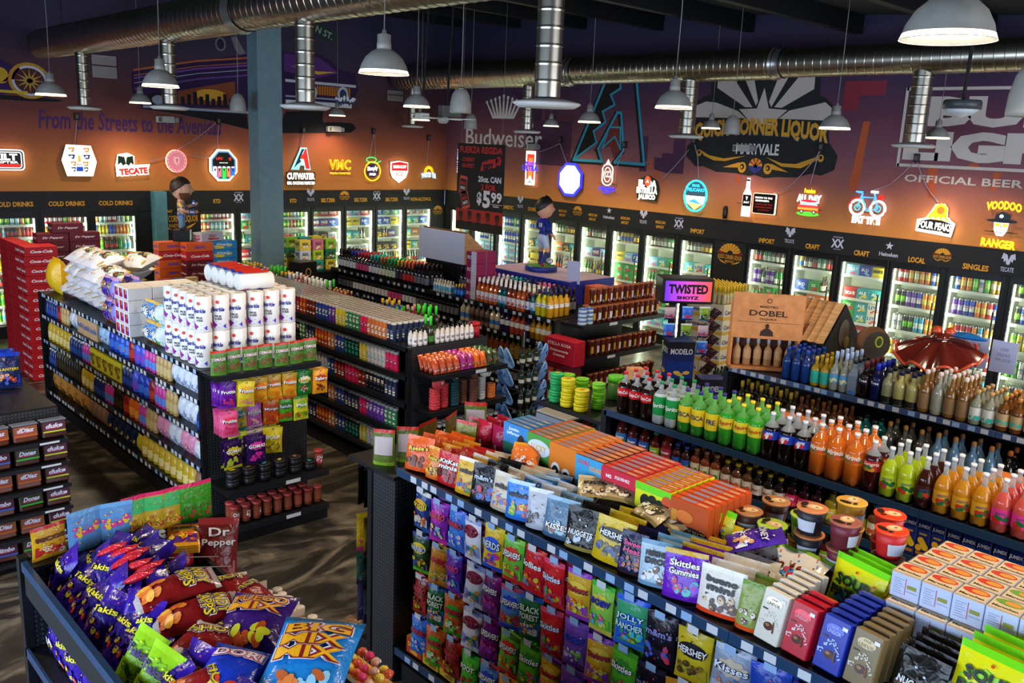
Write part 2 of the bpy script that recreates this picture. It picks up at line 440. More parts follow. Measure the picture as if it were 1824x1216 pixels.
# ---- painted lettering and pictures on the two walls
P = lambda h: mat(h, .8)
def pA(name, fn): m = MB(); fn(m); return m.obj(name, wallA)
def pB(name, fn): m = MB(); fn(m); return m.obj(name, wallB)
A0 = lambda e=.004: (lambda u, v: (u, 15.42-e, v))
B0 = lambda e=.004: (lambda u, v: (12.38-e, u, v))
pA('slogan_lettering', lambda m: m.text('From the Streets to the Avenidas', 5.72, 3.44, .4, P('#4a2a5c'), A0(), wmax=3.0, bold=.02, shear=.15))
def car(m):
    m.ngon([(5.69, 4.26), (5.99, 4.33), (6.81, 4.53), (7.77, 4.75), (8.48, 4.86), (9.31, 4.87), (9.75, 4.61), (10.02, 4.6), (10.11, 4.3), (9.98, 4.03), (9.66, 3.92), (9.35, 3.88), (7.75, 3.79), (5.83, 3.71), (5.71, 3.77), (5.68, 3.96)], P('#2a1440'), A0())
    m.ngon([(6.45, 3.8), (6.45, 4.01), (7.5, 4.25), (7.5, 3.83)], P('#7a3c22'), A0(.006))
    m.ell(7.05, 3.98, .3, .1, P('#c8902a'), A0(.007), 16)
    for a, b, c in (('#6a3f86', 4.15, .03), ('#8a90a8', 4.08, .015), ('#a85c2c', 4.28, .03), ('#5a3a7a', 3.98, .03), ('#9a5a34', 4.2, .015)):
        m.ngon([(5.72, a_ := b), (6.81, b+.24), (7.76, b+.38), (7.76, b+.38+c), (6.81, b+.24+c), (5.72, b+c)], P(a), A0(.008))
    for k in range(9): x = 6.5+k*.11; m.rect(x, 3.79, x+.07, 3.92+.12*((k*37) % 5)/5, P('#120c18'), A0(.009))
    m.ngon([(8.48, 4.82), (9.22, 4.82), (9.66, 4.57), (9.14, 4.42), (8.47, 4.51)], P('#50286e'), A0(.008))
    m.ngon([(8.6, 4.62), (9.2, 4.5), (9.6, 4.58), (9.2, 4.56)], P('#c99a30'), A0(.009))
    for k in range(14): m.rect(9.16+k*.055, 4.13, 9.2+k*.055, 4.3, P('#b0681e'), A0(.009))
    m.rect(8.5, 4.32, 10.05, 4.37, P('#b8bcc8'), A0(.009)); m.rect(8.5, 3.92, 9.95, 4.0, P('#c6c9d2'), A0(.009)); m.rect(8.5, 4.05, 9.95, 4.08, P('#8f98b0'), A0(.009))
    for x in (9.05, 9.75): m.ell(x, 4.17, .12, .15, P('#aab6cc'), A0(.0095)); m.ell(x, 4.17, .08, .1, P('#27324e'), A0(.0105))
    for k in range(16): a = k*2.4; m.ell(9.8+.2*cos(a), 4.05+.18*sin(a*1.3), .05, .025, P('#dfe6f2' if k % 2 else '#2c3a60'), A0(.011+k*.0002), rot=a)
    m.ell(6.12, 3.84, .2, .13, P('#17121e'), A0(.009)); m.ell(6.12, 3.84, .12, .08, P('#8a90a0'), A0(.01))
    m.rect(5.85, 3.7, 7.75, 3.74, P('#8a93a8'), A0(.0095))
    m.ngon([(5.7, 3.69), (7.71, 3.72), (7.74, 3.42), (7.21, 3.52), (6.43, 3.63)], P('#100e14'), A0(.0075))
    m.ngon([(8.4, 3.59), (8.5, 3.78), (9.3, 3.84), (9.3, 3.62), (9.62, 3.64), (9.98, 3.63), (10.06, 3.54), (9.94, 3.45), (8.39, 3.38)], P('#100e14'), A0(.0075))
pA('lowrider_painting', car)
def moto(m):
    m.ngon([(3.2, 4.35), (3.75, 4.3), (4.06, 4.12), (4.1, 3.9), (3.7, 3.75), (3.2, 3.8)], P('#321a52'), A0())
    m.ell(4.14, 4.0, .30, .27, P('#b5862a'), A0(.005), 24); m.ell(4.14, 4.0, .25, .225, P('#b9bccb'), A0(.006), 24); m.ell(4.14, 4.0, .215, .19, P('#4a2228'), A0(.007), 24)
    for k in range(12): a = k*pi/6; m.ngon([(4.14+.02*sin(a), 4.0-.02*cos(a)), (4.14+.21*cos(a), 4.0+.185*sin(a)), (4.14-.02*sin(a), 4.0+.02*cos(a))], P('#b8923a'), A0(.008))
    m.ngon([(3.75, 3.95), (4.0, 4.2), (4.05, 4.05)], P('#c2752a'), A0(.006)); m.ell(3.75, 4.05, .1, .12, P('#c09a2a'), A0(.006))
    m.rect(3.6, 3.8, 4.1, 3.84, P('#c9a531'), A0(.009)); m.ell(4.0, 3.73, .6, .035, P('#17131a'), A0(.0045))
pA('motorcycle_painting', moto)
def stsign(m):
    m.ngon([(9.0, 5.5), (9.66, 5.28), (9.62, 5.08), (9.0, 5.26)], P('#20342e'), A0()); m.text('N ST.', 9.34, 5.28, .17, P('#9aa39c'), A0(.006), rot=-.33)
    m.ell(7.25, 4.86, .1, .12, P('#6d6a70'), A0()); m.ell(7.25, 4.86, .07, .09, P('#251a30'), A0(.005)); m.ngon([(7.45, 5.0), (7.55, 5.02), (7.72, 4.75), (7.6, 4.7), (7.52, 4.8)], P('#6d6a70'), A0())
    m.text('and', 7.0, 5.45, .45, P('#8b8a92'), A0(), shear=.3)
pA('street_sign_painting', stsign)
def crown(m):
    m.text('Budweiser', 13.6, 3.48, .5, P('#cfc7c4'), lambda u, v: (12.376, 27.2-u, v), wmax=2.3, bold=.01)
    for k in range(9):
        t = (k-4)/4; h = .42-.12*abs(t)
        m.ngon([(13.6+t*.28-.04, 3.86), (13.6+t*.28+.04, 3.86), (13.6+t*.5+.02, 3.86+h), (13.6+t*.5-.02, 3.86+h)], P('#cfc7c4'), B0())
        m.ell(13.6+t*.51, 3.88+h, .035, .035, P('#cfc7c4'), B0(.005))
    m.ngon([(12.5, 4.3), (12.5, 3.3), (12.9, 3.3), (12.9, 4.05), (13.4, 4.4)], P('#3a2440'), B0(.003))
pB('crown_lettering', crown)
def bigA(m):
    teal = P('#2f8ea6'); dk = P('#1b1512')
    def stroke(pts, w, c, e, closed=True):
        n = len(pts)
        for i in range(n if closed else n-1):
            (a, b), (c_, d) = pts[i], pts[(i+1) % n]
            L_ = sqrt((c_-a)**2+(d-b)**2); dx, dy = (c_-a)/L_*w/2, (d-b)/L_*w/2
            m.ngon([(a-dx-dy, b-dy+dx), (c_+dx-dy, d+dy+dx), (c_+dx+dy, d+dy-dx), (a-dx+dy, b-dy-dx)], c, B0(e+.0001*i))
    m.ngon([(10.73, 4.9), (11.58, 3.13), (11.03, 3.46), (11.12, 3.66), (10.84, 3.83), (10.93, 4.01), (10.65, 4.13), (10.76, 4.3), (10.54, 4.41), (10.56, 4.9)], dk, B0(.005))
    m.ngon([(10.58, 3.99), (10.49, 3.99), (10.38, 3.34), (10.56, 3.13), (10.7, 3.4), (10.88, 3.37)], P('#6e2a26'), B0(.005))
    out = [(10.73, 4.9), (11.58, 3.13), (10.87, 3.13), (10.98, 3.35), (10.58, 3.99), (10.49, 3.99), (10.38, 3.34), (10.56, 3.13), (9.89, 3.12), (10.27, 4.9)]
    stroke([(x+.03, z-.02) for x, z in out], .09, dk, .006, False); stroke(out, .05, teal, .008, False)
    stroke([(10.56, 4.5), (10.54, 4.41), (10.76, 4.3), (10.65, 4.13), (10.93, 4.01), (10.84, 3.83), (11.12, 3.66), (11.03, 3.46), (11.58, 3.13)], .04, teal, .0095, False)
    stroke([(10.88, 3.37), (10.74, 3.74), (10.49, 3.74), (10.45, 3.36), (10.6, 3.58)], .03, teal, .0105)
    m.text('TM', 9.82, 3.14, .07, P('#8a7a90'), lambda u, v: (12.372, 19.64-u, v))
pB('letter_a_painting', bigA)
def badge(m):
    bk = P('#1f2021'); gy = P('#b7aca4'); gd = P('#c8912a')
    m.ngon([(8.62, 4.75), (8.64, 4.38), (8.63, 4.28), (8.76, 4.26), (8.89, 4.18), (8.94, 4.12), (8.88, 3.58), (9.02, 3.45), (9.01, 3.29), (8.81, 3.14), (8.66, 3.15), (8.4, 3.07), (8.04, 3.07), (7.78, 3.04), (7.68, 3.06), (7.5, 3.02), (7.29, 3.05), (6.96, 3.06), (6.73, 3.13), (6.57, 3.11), (6.37, 3.2), (6.34, 3.4), (6.5, 3.59), (6.55, 3.89), (6.51, 4.12), (6.62, 4.22), (6.73, 4.26), (6.76, 4.75)], bk, B0(.005))
    m.ngon([(7.66, 4.38), (7.55, 4.07), (7.23, 4.05), (7.48, 3.83), (7.83, 3.84), (8.08, 4.06), (7.76, 4.07)], gy, B0(.007))
    for r in [[(8.52, 4.65), (8.33, 4.65), (7.84, 4.09), (7.97, 4.09), (8.52, 4.39)], [(8.1, 4.65), (7.9, 4.65), (7.75, 4.18), (7.78, 4.11)], [(7.4, 4.65), (7.2, 4.65), (7.51, 4.09), (7.56, 4.17)], [(7.0, 4.65), (6.84, 4.65), (6.83, 4.35), (7.33, 4.08), (7.46, 4.09)], [(8.91, 4.11), (8.71, 4.18), (8.51, 4.16), (8.09, 4.03), (7.94, 3.92), (8.9, 3.93)], [(7.36, 3.92), (7.2, 4.04), (6.63, 4.16), (6.52, 4.08), (6.52, 3.9)]]: m.ngon(r, gy, B0(.007))
    f = lambda y, z, e=.007: (lambda u, v: (12.38-e, y-u, z+v))
    vs, fs, x0, x1, y0, y1 = glyphs('QUICK CORNER LIQUOR', .045)
    for dz, c, e in ((-.012, P('#77787c'), .007), (0, gd, .009)):
        k = 2.36/(x1-x0)
        m.add([(12.38-e, 7.70-((x-(x0+x1)/2)*k)*1, 3.56+dz+(y-y0)*.3/(y1-y0)*(1)+.09*(1-abs((x-(x0+x1)/2)*k/1.18)**2)-.02) for x, y in vs], fs, c)
    vs, fs, x0, x1, y0, y1 = glyphs('MARYVALE', .03)
    m.add([(12.371, 7.68-(x-(x0+x1)/2)*.76/(x1-x0), 3.37+(y-y0)*.17/(y1-y0)) for x, y in vs], fs, P('#cfcdc8'))
    for r in [[(8.74, 3.41), (8.56, 3.33), (8.28, 3.29), (7.86, 3.35), (8.24, 3.25), (8.46, 3.25), (8.66, 3.32)], [(7.51, 3.34), (7.23, 3.26), (6.99, 3.26), (6.61, 3.4), (6.58, 3.37), (6.9, 3.2), (7.23, 3.21)], [(8.28, 3.15), (7.99, 3.24), (7.86, 3.23), (7.97, 3.16)], [(7.1, 3.13), (7.39, 3.24), (7.53, 3.23), (7.4, 3.16)]]: m.ngon(r, gd, B0(.0075))
    for y in (7.92, 7.46): m.ell(y, 3.165, .075, .085, gd, B0(.008)); m.ell(y, 3.175, .04, .045, bk, B0(.009)); m.ell(y+.01, 3.17, .02, .022, gd, B0(.010))
    for y in (8.76, 6.6): m.ell(y, 3.36, .05, .055, gd, B0(.008)); m.ell(y, 3.37, .025, .028, bk, B0(.009))
    flag(m, 7.68, 3.2, .12, lambda u, v: (12.369, -u, v), True)
def flag(m, y, z, r, fn, mural=False):
    """round sunburst emblem: gold and red rays over blue with a star"""
    f = lambda u, v: fn(-(y-u) if mural else u, v+z) if mural else fn(u, v)
    g = (lambda u, v: fn(-(y-u), z+v)) if mural else fn
    for k in range(9):
        a0, a1 = pi*k/9, pi*(k+1)/9
        m.ngon([(0, 0), (r*cos(a0), r*sin(a0)), (r*cos(a1), r*sin(a1))], P('#a03a28' if k % 2 else '#d79a2c'), g)
    m.ngon([(-r, 0), (r, 0), (r*.8, -r*.6), (0, -r), (-r*.8, -r*.6)], P('#2c3478'), g)
    star(m, 0, 0, r*.45, P('#d8622c'), g)
def star(m, u, v, r, c, fn):
    m.ngon([(u+(r if i % 2 == 0 else r*.4)*sin(i*pi/5), v+(r if i % 2 == 0 else r*.4)*cos(i*pi/5)) for i in range(10)], c, fn)
pB('shop_badge_painting', badge)
def budbox2(m):
    w = P('#c3b9b0')
    for r in [(2.62, 4.31, 5.46, 4.35), (2.62, 3.3, 5.46, 3.34), (5.43, 3.3, 5.47, 4.35), (2.6, 3.3, 2.64, 4.35)]: m.rect(r[0], r[1], r[2], r[3], w, B0(.006))
    for t, yl, yr, zb, zt, b in (('BUD', 5.16, 3.2, 3.84, 4.23, .07), ('LIGHT', 5.4, 2.9, 3.39, 3.78, .07), ('OFFICIAL BEER SPONSOR', 5.33, 2.75, 3.1, 3.2, .02)):
        g = glyphs(t, b); m.add([(12.373, yl-(x-g[2])*(yl-yr)/(g[3]-g[2]), zb+(y-g[4])*(zt-zb)/(g[5]-g[4])) for x, y in g[0]], g[1], w)
pB('sponsor_lettering', budbox2)
def skyline(m):
    o = P('#b0522e'); d = P('#4a2a44'); r = P('#7e2838')
    for q, c in (([(6.36, 4.45), (5.75, 4.45), (5.75, 4.25), (6.12, 4.25), (6.12, 4.05), (6.36, 4.05)], r), ([(5.98, 2.93), (6.12, 2.93), (6.02, 3.9), (5.92, 3.9)], o), ([(9.67, 3.05), (9.68, 3.25), (9.52, 3.25), (9.52, 3.33), (9.29, 3.33), (9.29, 3.57), (9.05, 3.57), (9.05, 3.0), (9.4, 3.0)], d), \
            ([(9.8, 3.2), (9.8, 3.05), (9.72, 3.05), (9.72, 3.2)], o), ([(9.66, 3.05), (9.66, 2.9), (9.6, 2.9), (9.6, 3.05)], o), ([(12.66, 3.83), (11.67, 3.83), (11.67, 3.0), (12.66, 3.0)], d), ([(12.4, 3.84), (12.4, 4.15), (12.1, 4.15), (12.1, 3.84)], d), ([(11.5, 3.9), (11.5, 4.3), (11.2, 4.3), (11.2, 3.7)], d), ([(10.0, 3.6), (10.0, 3.0), (9.84, 3.0), (9.84, 3.6)], d), \
            ([(4.9, 3.3), (4.9, 2.9), (4.98, 2.9), (5.03, 3.3)], o), ([(4.2, 3.28), (4.2, 3.05), (4.14, 3.05), (4.1, 3.28)], o), ([(4.3, 3.3), (4.45, 3.4), (4.6, 3.3)], o), ([(8.0, 3.05), (8.0, 2.9), (7.93, 2.9), (7.93, 3.05)], o)): m.ngon(q, c, B0(.0035))
pB('skyline_painting', skyline)
# ---- fascia above the coolers and the cooler bays
fas = mat('#1b1c1f', .6); gold = mat('#d59a2a', .6); silver = mat('#b9bfd6', .5)
def eagle(m, f):
    for sg in (-1, 1):
        m.ngon([(0, .03), (sg*.02, .1), (sg*.07, .12), (sg*.085, .04), (sg*.06, .05), (sg*.05, .0), (sg*.03, .03), (sg*.02, -.02), (0, -.03)], silver, f)
def lab(m, t, f):
    if t == 'LOGO':
        for k in range(9):
            a0, a1 = pi*(k+.5)/10, pi*(k+1.3)/10
            m.ngon([(.03*cos(a0), .03+.03*sin(a0)), (.11*cos(a0), .03+.09*sin(a0)), (.11*cos(a1), .03+.09*sin(a1)), (.03*cos(a1), .03+.03*sin(a1))], gold, f)
        for sg in (-1, 1): m.ngon([(sg*.04, .02), (sg*.13, .035), (sg*.11, .06)], P('#7a2a22'), f)
        m.text('QUICK CORNER LIQUOR', 0, 0, .05, gold, f, wmax=.24); m.text('MARYVALE', 0, -.035, .03, gold, f, wmax=.09)
        for sg in (-1, 1): m.ngon([(sg*.02, -.06), (sg*.08, -.045), (sg*.11, -.02), (sg*.07, -.035)], gold, f)
    elif t == 'TECATE': eagle(m, lambda u, v: f(u, v+.04)); m.text('TECATE', 0, -.05, .08, silver, f, wmax=.16)
    elif t == 'XX': m.text('XX', 0, 0, .17, silver, f, wmax=.2, bold=.04); m.text('DOS EQUIS', 0, .09, .03, silver, f, wmax=.15); m.text('SINCE 1897', 0, -.085, .02, silver, f, wmax=.11)
    elif t == 'Heineken': star(m, 0, .07, .06, silver, f); m.text('Heineken', 0, -.05, .08, silver, f, wmax=.27, bold=.02)
    elif t == 'MEXICAN IMPORT': m.text('MEXICAN', 0, .035, .07, gold, f, wmax=.21); m.text('IMPORT', 0, -.045, .07, gold, f, wmax=.17)
    else: m.text(t, 0, 0, .1, gold, f, wmax=(.05 if len(t) > 8 else .046)*len(t), bold=.03)
def fascia(name, box, label, items, mk):
    m = MB(); m.box(*box, fas); o = m.obj(name, label=label, cat='sign board')
    for t, p, z in items:
        q = MB(); lab(q, t, mk(p, z)); q.obj('brand_emblem' if t in ('LOGO', 'TECATE', 'XX', 'Heineken') else 'category_lettering', o)
FA = [('COLD DRINKS', 3.81, 2.12), ('COLD DRINKS', 4.58, 2.12), ('COLD DRINKS', 5.35, 2.12), ('RTD', 7.12, 2.13), ('XX', 7.54, 2.19), ('RTD', 8.66, 2.12), ('TECATE', 9.04, 2.19), ('SELTZER', 9.43, 2.12), ('LOGO', 9.81, 2.18), ('SELTZER', 10.2, 2.12), ('XX', 10.59, 2.19), ('SELTZER', 10.97, 2.12), ('TECATE', 11.35, 2.19), ('NON-ALCOHOL', 11.74, 2.12)]
FB = [('DOMESTIC', 14.5, 2.1), ('DOMESTIC', 13.35, 2.1), ('TECATE', 12.97, 2.2), ('DOMESTIC', 12.55, 2.12), ('MEXICAN IMPORT', 11.78, 2.12), ('LOGO', 11.39, 2.16), ('MEXICAN IMPORT', 11.0, 2.11), ('Heineken', 10.61, 2.19), ('MEXICAN IMPORT', 10.22, 2.12), ('TECATE', 9.81, 2.18), ('MEXICAN IMPORT', 9.43, 2.12), ('XX', 9.04, 2.17), ('IMPORT', 8.65, 2.08), ('IMPORT', 7.34, 2.06), ('TECATE', 6.95, 2.15), ('CRAFT', 6.56, 2.06), ('XX', 6.17, 2.15), ('CRAFT', 5.79, 2.05), ('Heineken', 5.4, 2.13), ('LOCAL', 5.0, 2.05), ('LOGO', 4.67, 2.13), ('SINGLES', 4.23, 2.05), ('TECATE', 3.85, 2.12), ('SINGLES', 3.4, 2.05)]
YA, XB = 15.405, 12.365      # front planes of the header boards
fascia('cooler_header', (-2.99, YA, 1.99, 12.36, 15.42, 2.32), 'long black header board over the back wall coolers', [(t, p, z) for t, p, z in FA], lambda p, z: (lambda u, v: (p+u-.03, YA-.004, z+v)))
fascia('cooler_header', (XB, 2.2, 1.99, 12.38, YA-.005, 2.32), 'long black header board over the right wall coolers', FB, lambda p, z: (lambda u, v: (XB-.004, p-u, z+v)))
strip = mat('#f6ffdc', .5, 0, 30., name='cooler_strip_light'); inner = mat('#d9dccb', .6)
glass = clear('cooler_glass', '#f2f7f5', .045, .03)
def bay_parts(w, SHZ, lip='#e9e9e4'):
    """cooler bay, front faces -Y, base centre at origin; returns dict of part builders; doorway w wide"""
    D = .5
    fr = MB(); a = w/2+.054
    for x0, x1 in ((-a, -w/2), (w/2, a)): fr.box(x0, 0, 0, x1, .07, 1.99, BLK, .006)
    fr.box(-w/2, 0, 0, w/2, .07, .19, BLK2); fr.box(-w/2, 0, 1.9, w/2, .07, 1.99, BLK)
    case = MB(); case.box(-a, D-.02, 0, a, D, 1.99, inner); case.box(-a, .07, 0, -a+.01, D-.02, 1.99, inner); case.box(a-.01, .07, 0, a, D-.02, 1.99, inner); case.box(-a, .07, .1, a, D-.02, .18, inner); case.box(-a, .07, 1.93, a, D-.02, 1.98, inner)
    gl = MB(); gl.box(-w/2, .012, .19, w/2, .02, 1.9, glass)
    hd = MB(); hd.tube([(w/2-.02, -.045, .9), (w/2-.02, -.045, 1.5)], .012, BLK); hd.tube([(w/2-.02, -.045, .93), (w/2-.02, .01, .93)], .009, BLK); hd.tube([(w/2-.02, -.045, 1.47), (w/2-.02, .01, 1.47)], .009, BLK)
    ls = [MB().box(x-.012, .075, .22, x+.012, .095, 1.88, strip) for x in (-w/2-.005, w/2+.005)]
    sh = []
    for z in SHZ:
        q = MB(); q.box(-w/2-.03, .12, z-.012, w/2+.03, D-.03, z, mat('#b9bdb8', .4)); q.box(-w/2-.03, .105, z-.03, w/2+.03, .12, z+.01, mat(lip, .4))
        for k in range(5): u = -w/2+.03+k*(w-.1)/4; q.rect(u, z-.026, u+.07, z+.006, WHT, lambda a, b: (a, .1035, b))
        sh.append(q)
    return fr, case, gl, hd, ls, sh
SHA = [.24, .5, .77, 1.04, 1.31, 1.58, 1.78]; SHB = [.3, .65, 1.01, 1.36, 1.7]
_bay = {}
def bay(loc, rz, w, label, group=None):
    key = (round(w, 2), rz == 0)
    if key not in _bay:
        fr, case, gl, hd, ls, sh = bay_parts(key[0], SHA if rz == 0 else SHB)
        _bay[key] = [('door_frame', fr.mesh('door_frame')), ('cabinet', case.mesh('cabinet')), ('door_glass', gl.mesh('door_glass')), ('door_handle', hd.mesh('door_handle'))]+[('strip_light', q.mesh('strip_light')) for q in ls]+[('shelf', q.mesh('shelf')) for q in sh]
    o = empty('glass_door_cooler', loc, rz, label, 'cooler', group)
    for n, me in _bay[key]:
        c = bpy.data.objects.new(n, me); COL.objects.link(c); c.parent = o
    return o

BA = [3.43, 4.21, 4.99, 6.79, 7.56, 8.33, 9.09, 9.85, 10.61, 11.37]
BB = [14.56, 13.77, 13.0, 12.23, 11.46, 10.67, 9.89, 9.12, 8.34, 7.0, 6.22, 5.44, 4.68, 3.9, 3.11, 2.33]
BW = .64
namesA = ['third cold drink cooler from the teal pilaster', 'second cold drink cooler from the teal pilaster', 'cold drink cooler next to the teal pilaster', 'first cooler right of the teal pilaster', 'cooler half hidden by the big teal column', 'first cooler right of the big teal column', 'second cooler right of the big teal column', 'third cooler right of the big teal column', 'fourth cooler right of the big teal column', 'back wall cooler nearest the room corner']
namesB = ['right wall cooler nearest the room corner', 'second right wall cooler from the room corner', 'cooler behind the soccer figure display, left one', 'cooler just left of the soccer figure', 'cooler behind the soccer figure', 'cooler just right of the soccer figure', 'second cooler right of the soccer figure', 'cooler behind the lit shots sign', 'last cooler before the blank emblem panel', 'first cooler past the blank emblem panel', 'second cooler past the blank emblem panel', 'third cooler past the blank emblem panel', 'fourth cooler past the blank emblem panel', 'fifth cooler past the blank emblem panel', 'sixth cooler past the blank emblem panel', 'seventh cooler past the blank emblem panel']
for x, n in zip(BA, namesA): bay((x+BW/2, 15.42, 0), 0, BW, 'black framed glass door '+n)
for y, n in zip(BB, namesB): bay((12.38, y+BW/2, 0), -pi/2, BW, 'black framed glass door '+n)
mb = MB()
edges = [-3.0]+[e for x in BA for e in (x-.055, x+BW+.055)]+[12.38]
for a, b in zip(edges[::2], edges[1::2]):
    if b-a > .02: mb.box(a, 15.42, 0, b, 15.6, 1.99, fas)
mb.obj('wall_back_panel', kind='structure')
mb = MB(); ed = sorted([2.2]+[e for y in BB for e in (y-.055, y+BW+.055)]+[15.42])
for a, b in zip(ed[::2], ed[1::2]):
    if b-a > .02: mb.box(12.38, a, 0, 12.56, b, 1.99, fas)
wp = mb.obj('wall_right_panel', kind='structure')
def emb(name, f, k, par):
    q = MB(); lab(q, 'LOGO', lambda u, v: f(u*k, v*k)); q.obj(name, par)
emb('panel_emblem', lambda u, v: (12.376, 7.99-u, 1.72+v), 1.9, wp)
emb('panel_emblem', lambda u, v: (6.35+u, 15.416, 1.82+v), 3.2, wp)
emb('panel_emblem', lambda u, v: (12.19+u, 15.416, 1.84+v), 1.1, wp)
teal = mat('#3c6b74', .5); teal2 = noise_mat('teal_paint', '#4c7f8a', '#568c97', 8, .5)
mb = MB(); mb.box(5.9, 15.2, 0, 6.1, 15.41, 2.32, teal2); mb.obj('pilaster', kind='structure')
mb = MB(); mb.box(6.18, 12.0, 0, 6.56, 12.3, ROOF(12)+.05, noise_mat('teal_grey_paint', '#56707a', '#5e7a80', 9, .5)); mb.obj('column', kind='structure')
# ---- ducts
def duct_mat():
    m, nt, b, N, L = nodes('galvanised_spiral_duct')
    b.inputs['Metallic'].default_value = 1; b.inputs['Roughness'].default_value = .28
    tc = N('ShaderNodeTexCoord'); no = N('ShaderNodeTexNoise'); no.inputs['Scale'].default_value = 4; L(tc.outputs['Object'], no.inputs['Vector'])
    r = N('ShaderNodeValToRGB'); r.color_ramp.elements[0].color = lin('#8d8677'); r.color_ramp.elements[1].color = lin('#b5b0a2')
    L(no.outputs[0], r.inputs[0]); L(r.outputs[0], b.inputs['Base Color'])
    return m
DUCT = duct_mat()
def duct(name, y0, y1, x, z, r0, label, steps, drops):
    """spiral duct along Y with raised seams; drops are children"""
    root = empty(name, (x, y0, z), 0, label, 'duct')
    m = MB(); pts = []; y = y0; p = .115
    radii = lambda yy: next(r for (a, r) in steps if yy <= a)
    prof = []
    while y < y1:
        r = radii(y); prof += [(y, r), (y+.004, r), (y+p-.018, r), (y+p-.013, r), (y+p-.008, r+.004), (y+p-.004, r+.004)]; y += p
    seg = 28
    for (yy, r) in prof:
        for i in range(seg): a = 2*pi*i/seg; m.v.append((r*cos(a), yy-y0, r*sin(a)))
    q = m.mx(DUCT)
    for k in range(len(prof)-1):
        for i in range(seg): j = (i+1) % seg; m.f.append((k*seg+i, k*seg+j, (k+1)*seg+j, (k+1)*seg+i)); m.mi.append(q); m.sm.append(True)
    for k in (0, len(prof)-1): m.f.append(tuple(k*seg+i for i in range(seg))); m.mi.append(q); m.sm.append(False)
    m.obj('spiral_pipe', root)
    for a, r in steps[:-1]:
        c = MB(); c.v = []; c.lathe([(radii(a-.05)+.012, -.06), (radii(a-.05)+.012, .0), (radii(a+.05)+.012, .08)], STEEL, 28, cap=False)
        c.xf(Matrix.Rotation(-pi/2, 4, 'X')); c.obj('collar', root, (0, a-y0, 0))
    for yy, rr, zb in drops:
        d = MB(); z0 = zb-z; prof = []; zz = z0
        while zz < -.1: prof += [(rr, zz), (rr, zz+.004), (rr, zz+.086), (rr, zz+.09), (rr+.003, zz+.096), (rr+.003, zz+.101)]; zz += .11
        d.lathe(prof, DUCT, 24); dd = d.obj('drop_pipe', root, (0, yy-y0, 0))
        c = MB(); c.lathe([(rr+.02, z0-.005), (rr+.13, z0-.03), (rr+.14, z0-.04), (rr+.10, z0-.065), (rr, z0-.06), (.0001, z0-.06)], mat('#b6b4ae', .5), 28); c.obj('diffuser', dd)
    for yy in (y0+1, (y0+y1)/2, y1-1):
        h = MB(); h.tube([(0, 0, 0), (0, 0, ROOF(yy)-z)], .006, STEEL); h.obj('hanger', root, (0, yy-y0, 0))
    return root
duct('spiral_duct', -2.0, 14.9, 4.2, 4.52, .2, 'long galvanised spiral duct running overhead at upper left', [(8.4, .19), (99, .205)], [(4.2, .085, 3.68), (7.26, .085, 3.66), (10.27, .08, 3.65), (13.17, .08, 3.64)])
duct('spiral_duct', -2.0, 15.2, 11.0, 4.58, .2, 'galvanised spiral duct hanging along the right mural wall', [(6.6, .185), (10.4, .21), (99, .235)], [(4.68, .12, 3.6), (8.05, .12, 3.63), (11.45, .105, 3.63), (14.8, .09, 3.67)])
# ---- pendants
GREY = noise_mat('grey_lamp_enamel', '#85837b', '#8f8d85', 12, .45)
LIT = mat('#fff0d2', .6, 0, 1.6, name='lamp_shade_inside'); BULB = mat('#fff4de', .5, 0, 30, name='lamp_bulb')
def pendant(x, y, z, k, where):
    o = empty('pendant_lamp', (x, y, z), 0, 'grey dome pendant lamp '+where, 'lamp', 'dome pendant lamps')
    m = MB(); m.lathe([(.185, 0), (.178, .012), (.165, .06), (.135, .115), (.09, .155), (.052, .175)], GREY, 28, cap=False)
    m.lathe([(.045, .172), (.136, .108), (.163, .055), (.184, .001)], LIT, 28, cap=False); m.obj('lamp_shade', o)
    m = MB(); m.lathe([(.052, .172), (.052, .215), (.049, .218), (.049, .275), (.02, .282), (.012, .31)], GREY, 20); m.obj('lamp_socket', o)
    m = MB(); m.tube([(0, 0, .3), (.01, 0, .9), (0, 0, (ROOF(y)-z)/k)], .0045, mat('#8a8780', .6), 5); m.obj('cord', o)
    m = MB(); m.lathe([(.001, .03), (.03, .045), (.04, .075), (.03, .11), (.02, .17)], BULB, 12); m.obj('light_bulb', o)
    o.scale = (k,)*3
    d = bpy.data.lights.new('pendant_light', 'SPOT'); d.energy = 75*PW*(.35 if y > 13.8 or x > 11.3 else 1); d.color = (1, .80, .56); d.shadow_soft_size = .07; d.spot_size = radians(140); d.spot_blend = .7
    l = bpy.data.objects.new('pendant_light', d); COL.objects.link(l); l.location = (x, y, z+.01)
    return o
PW = 2.1
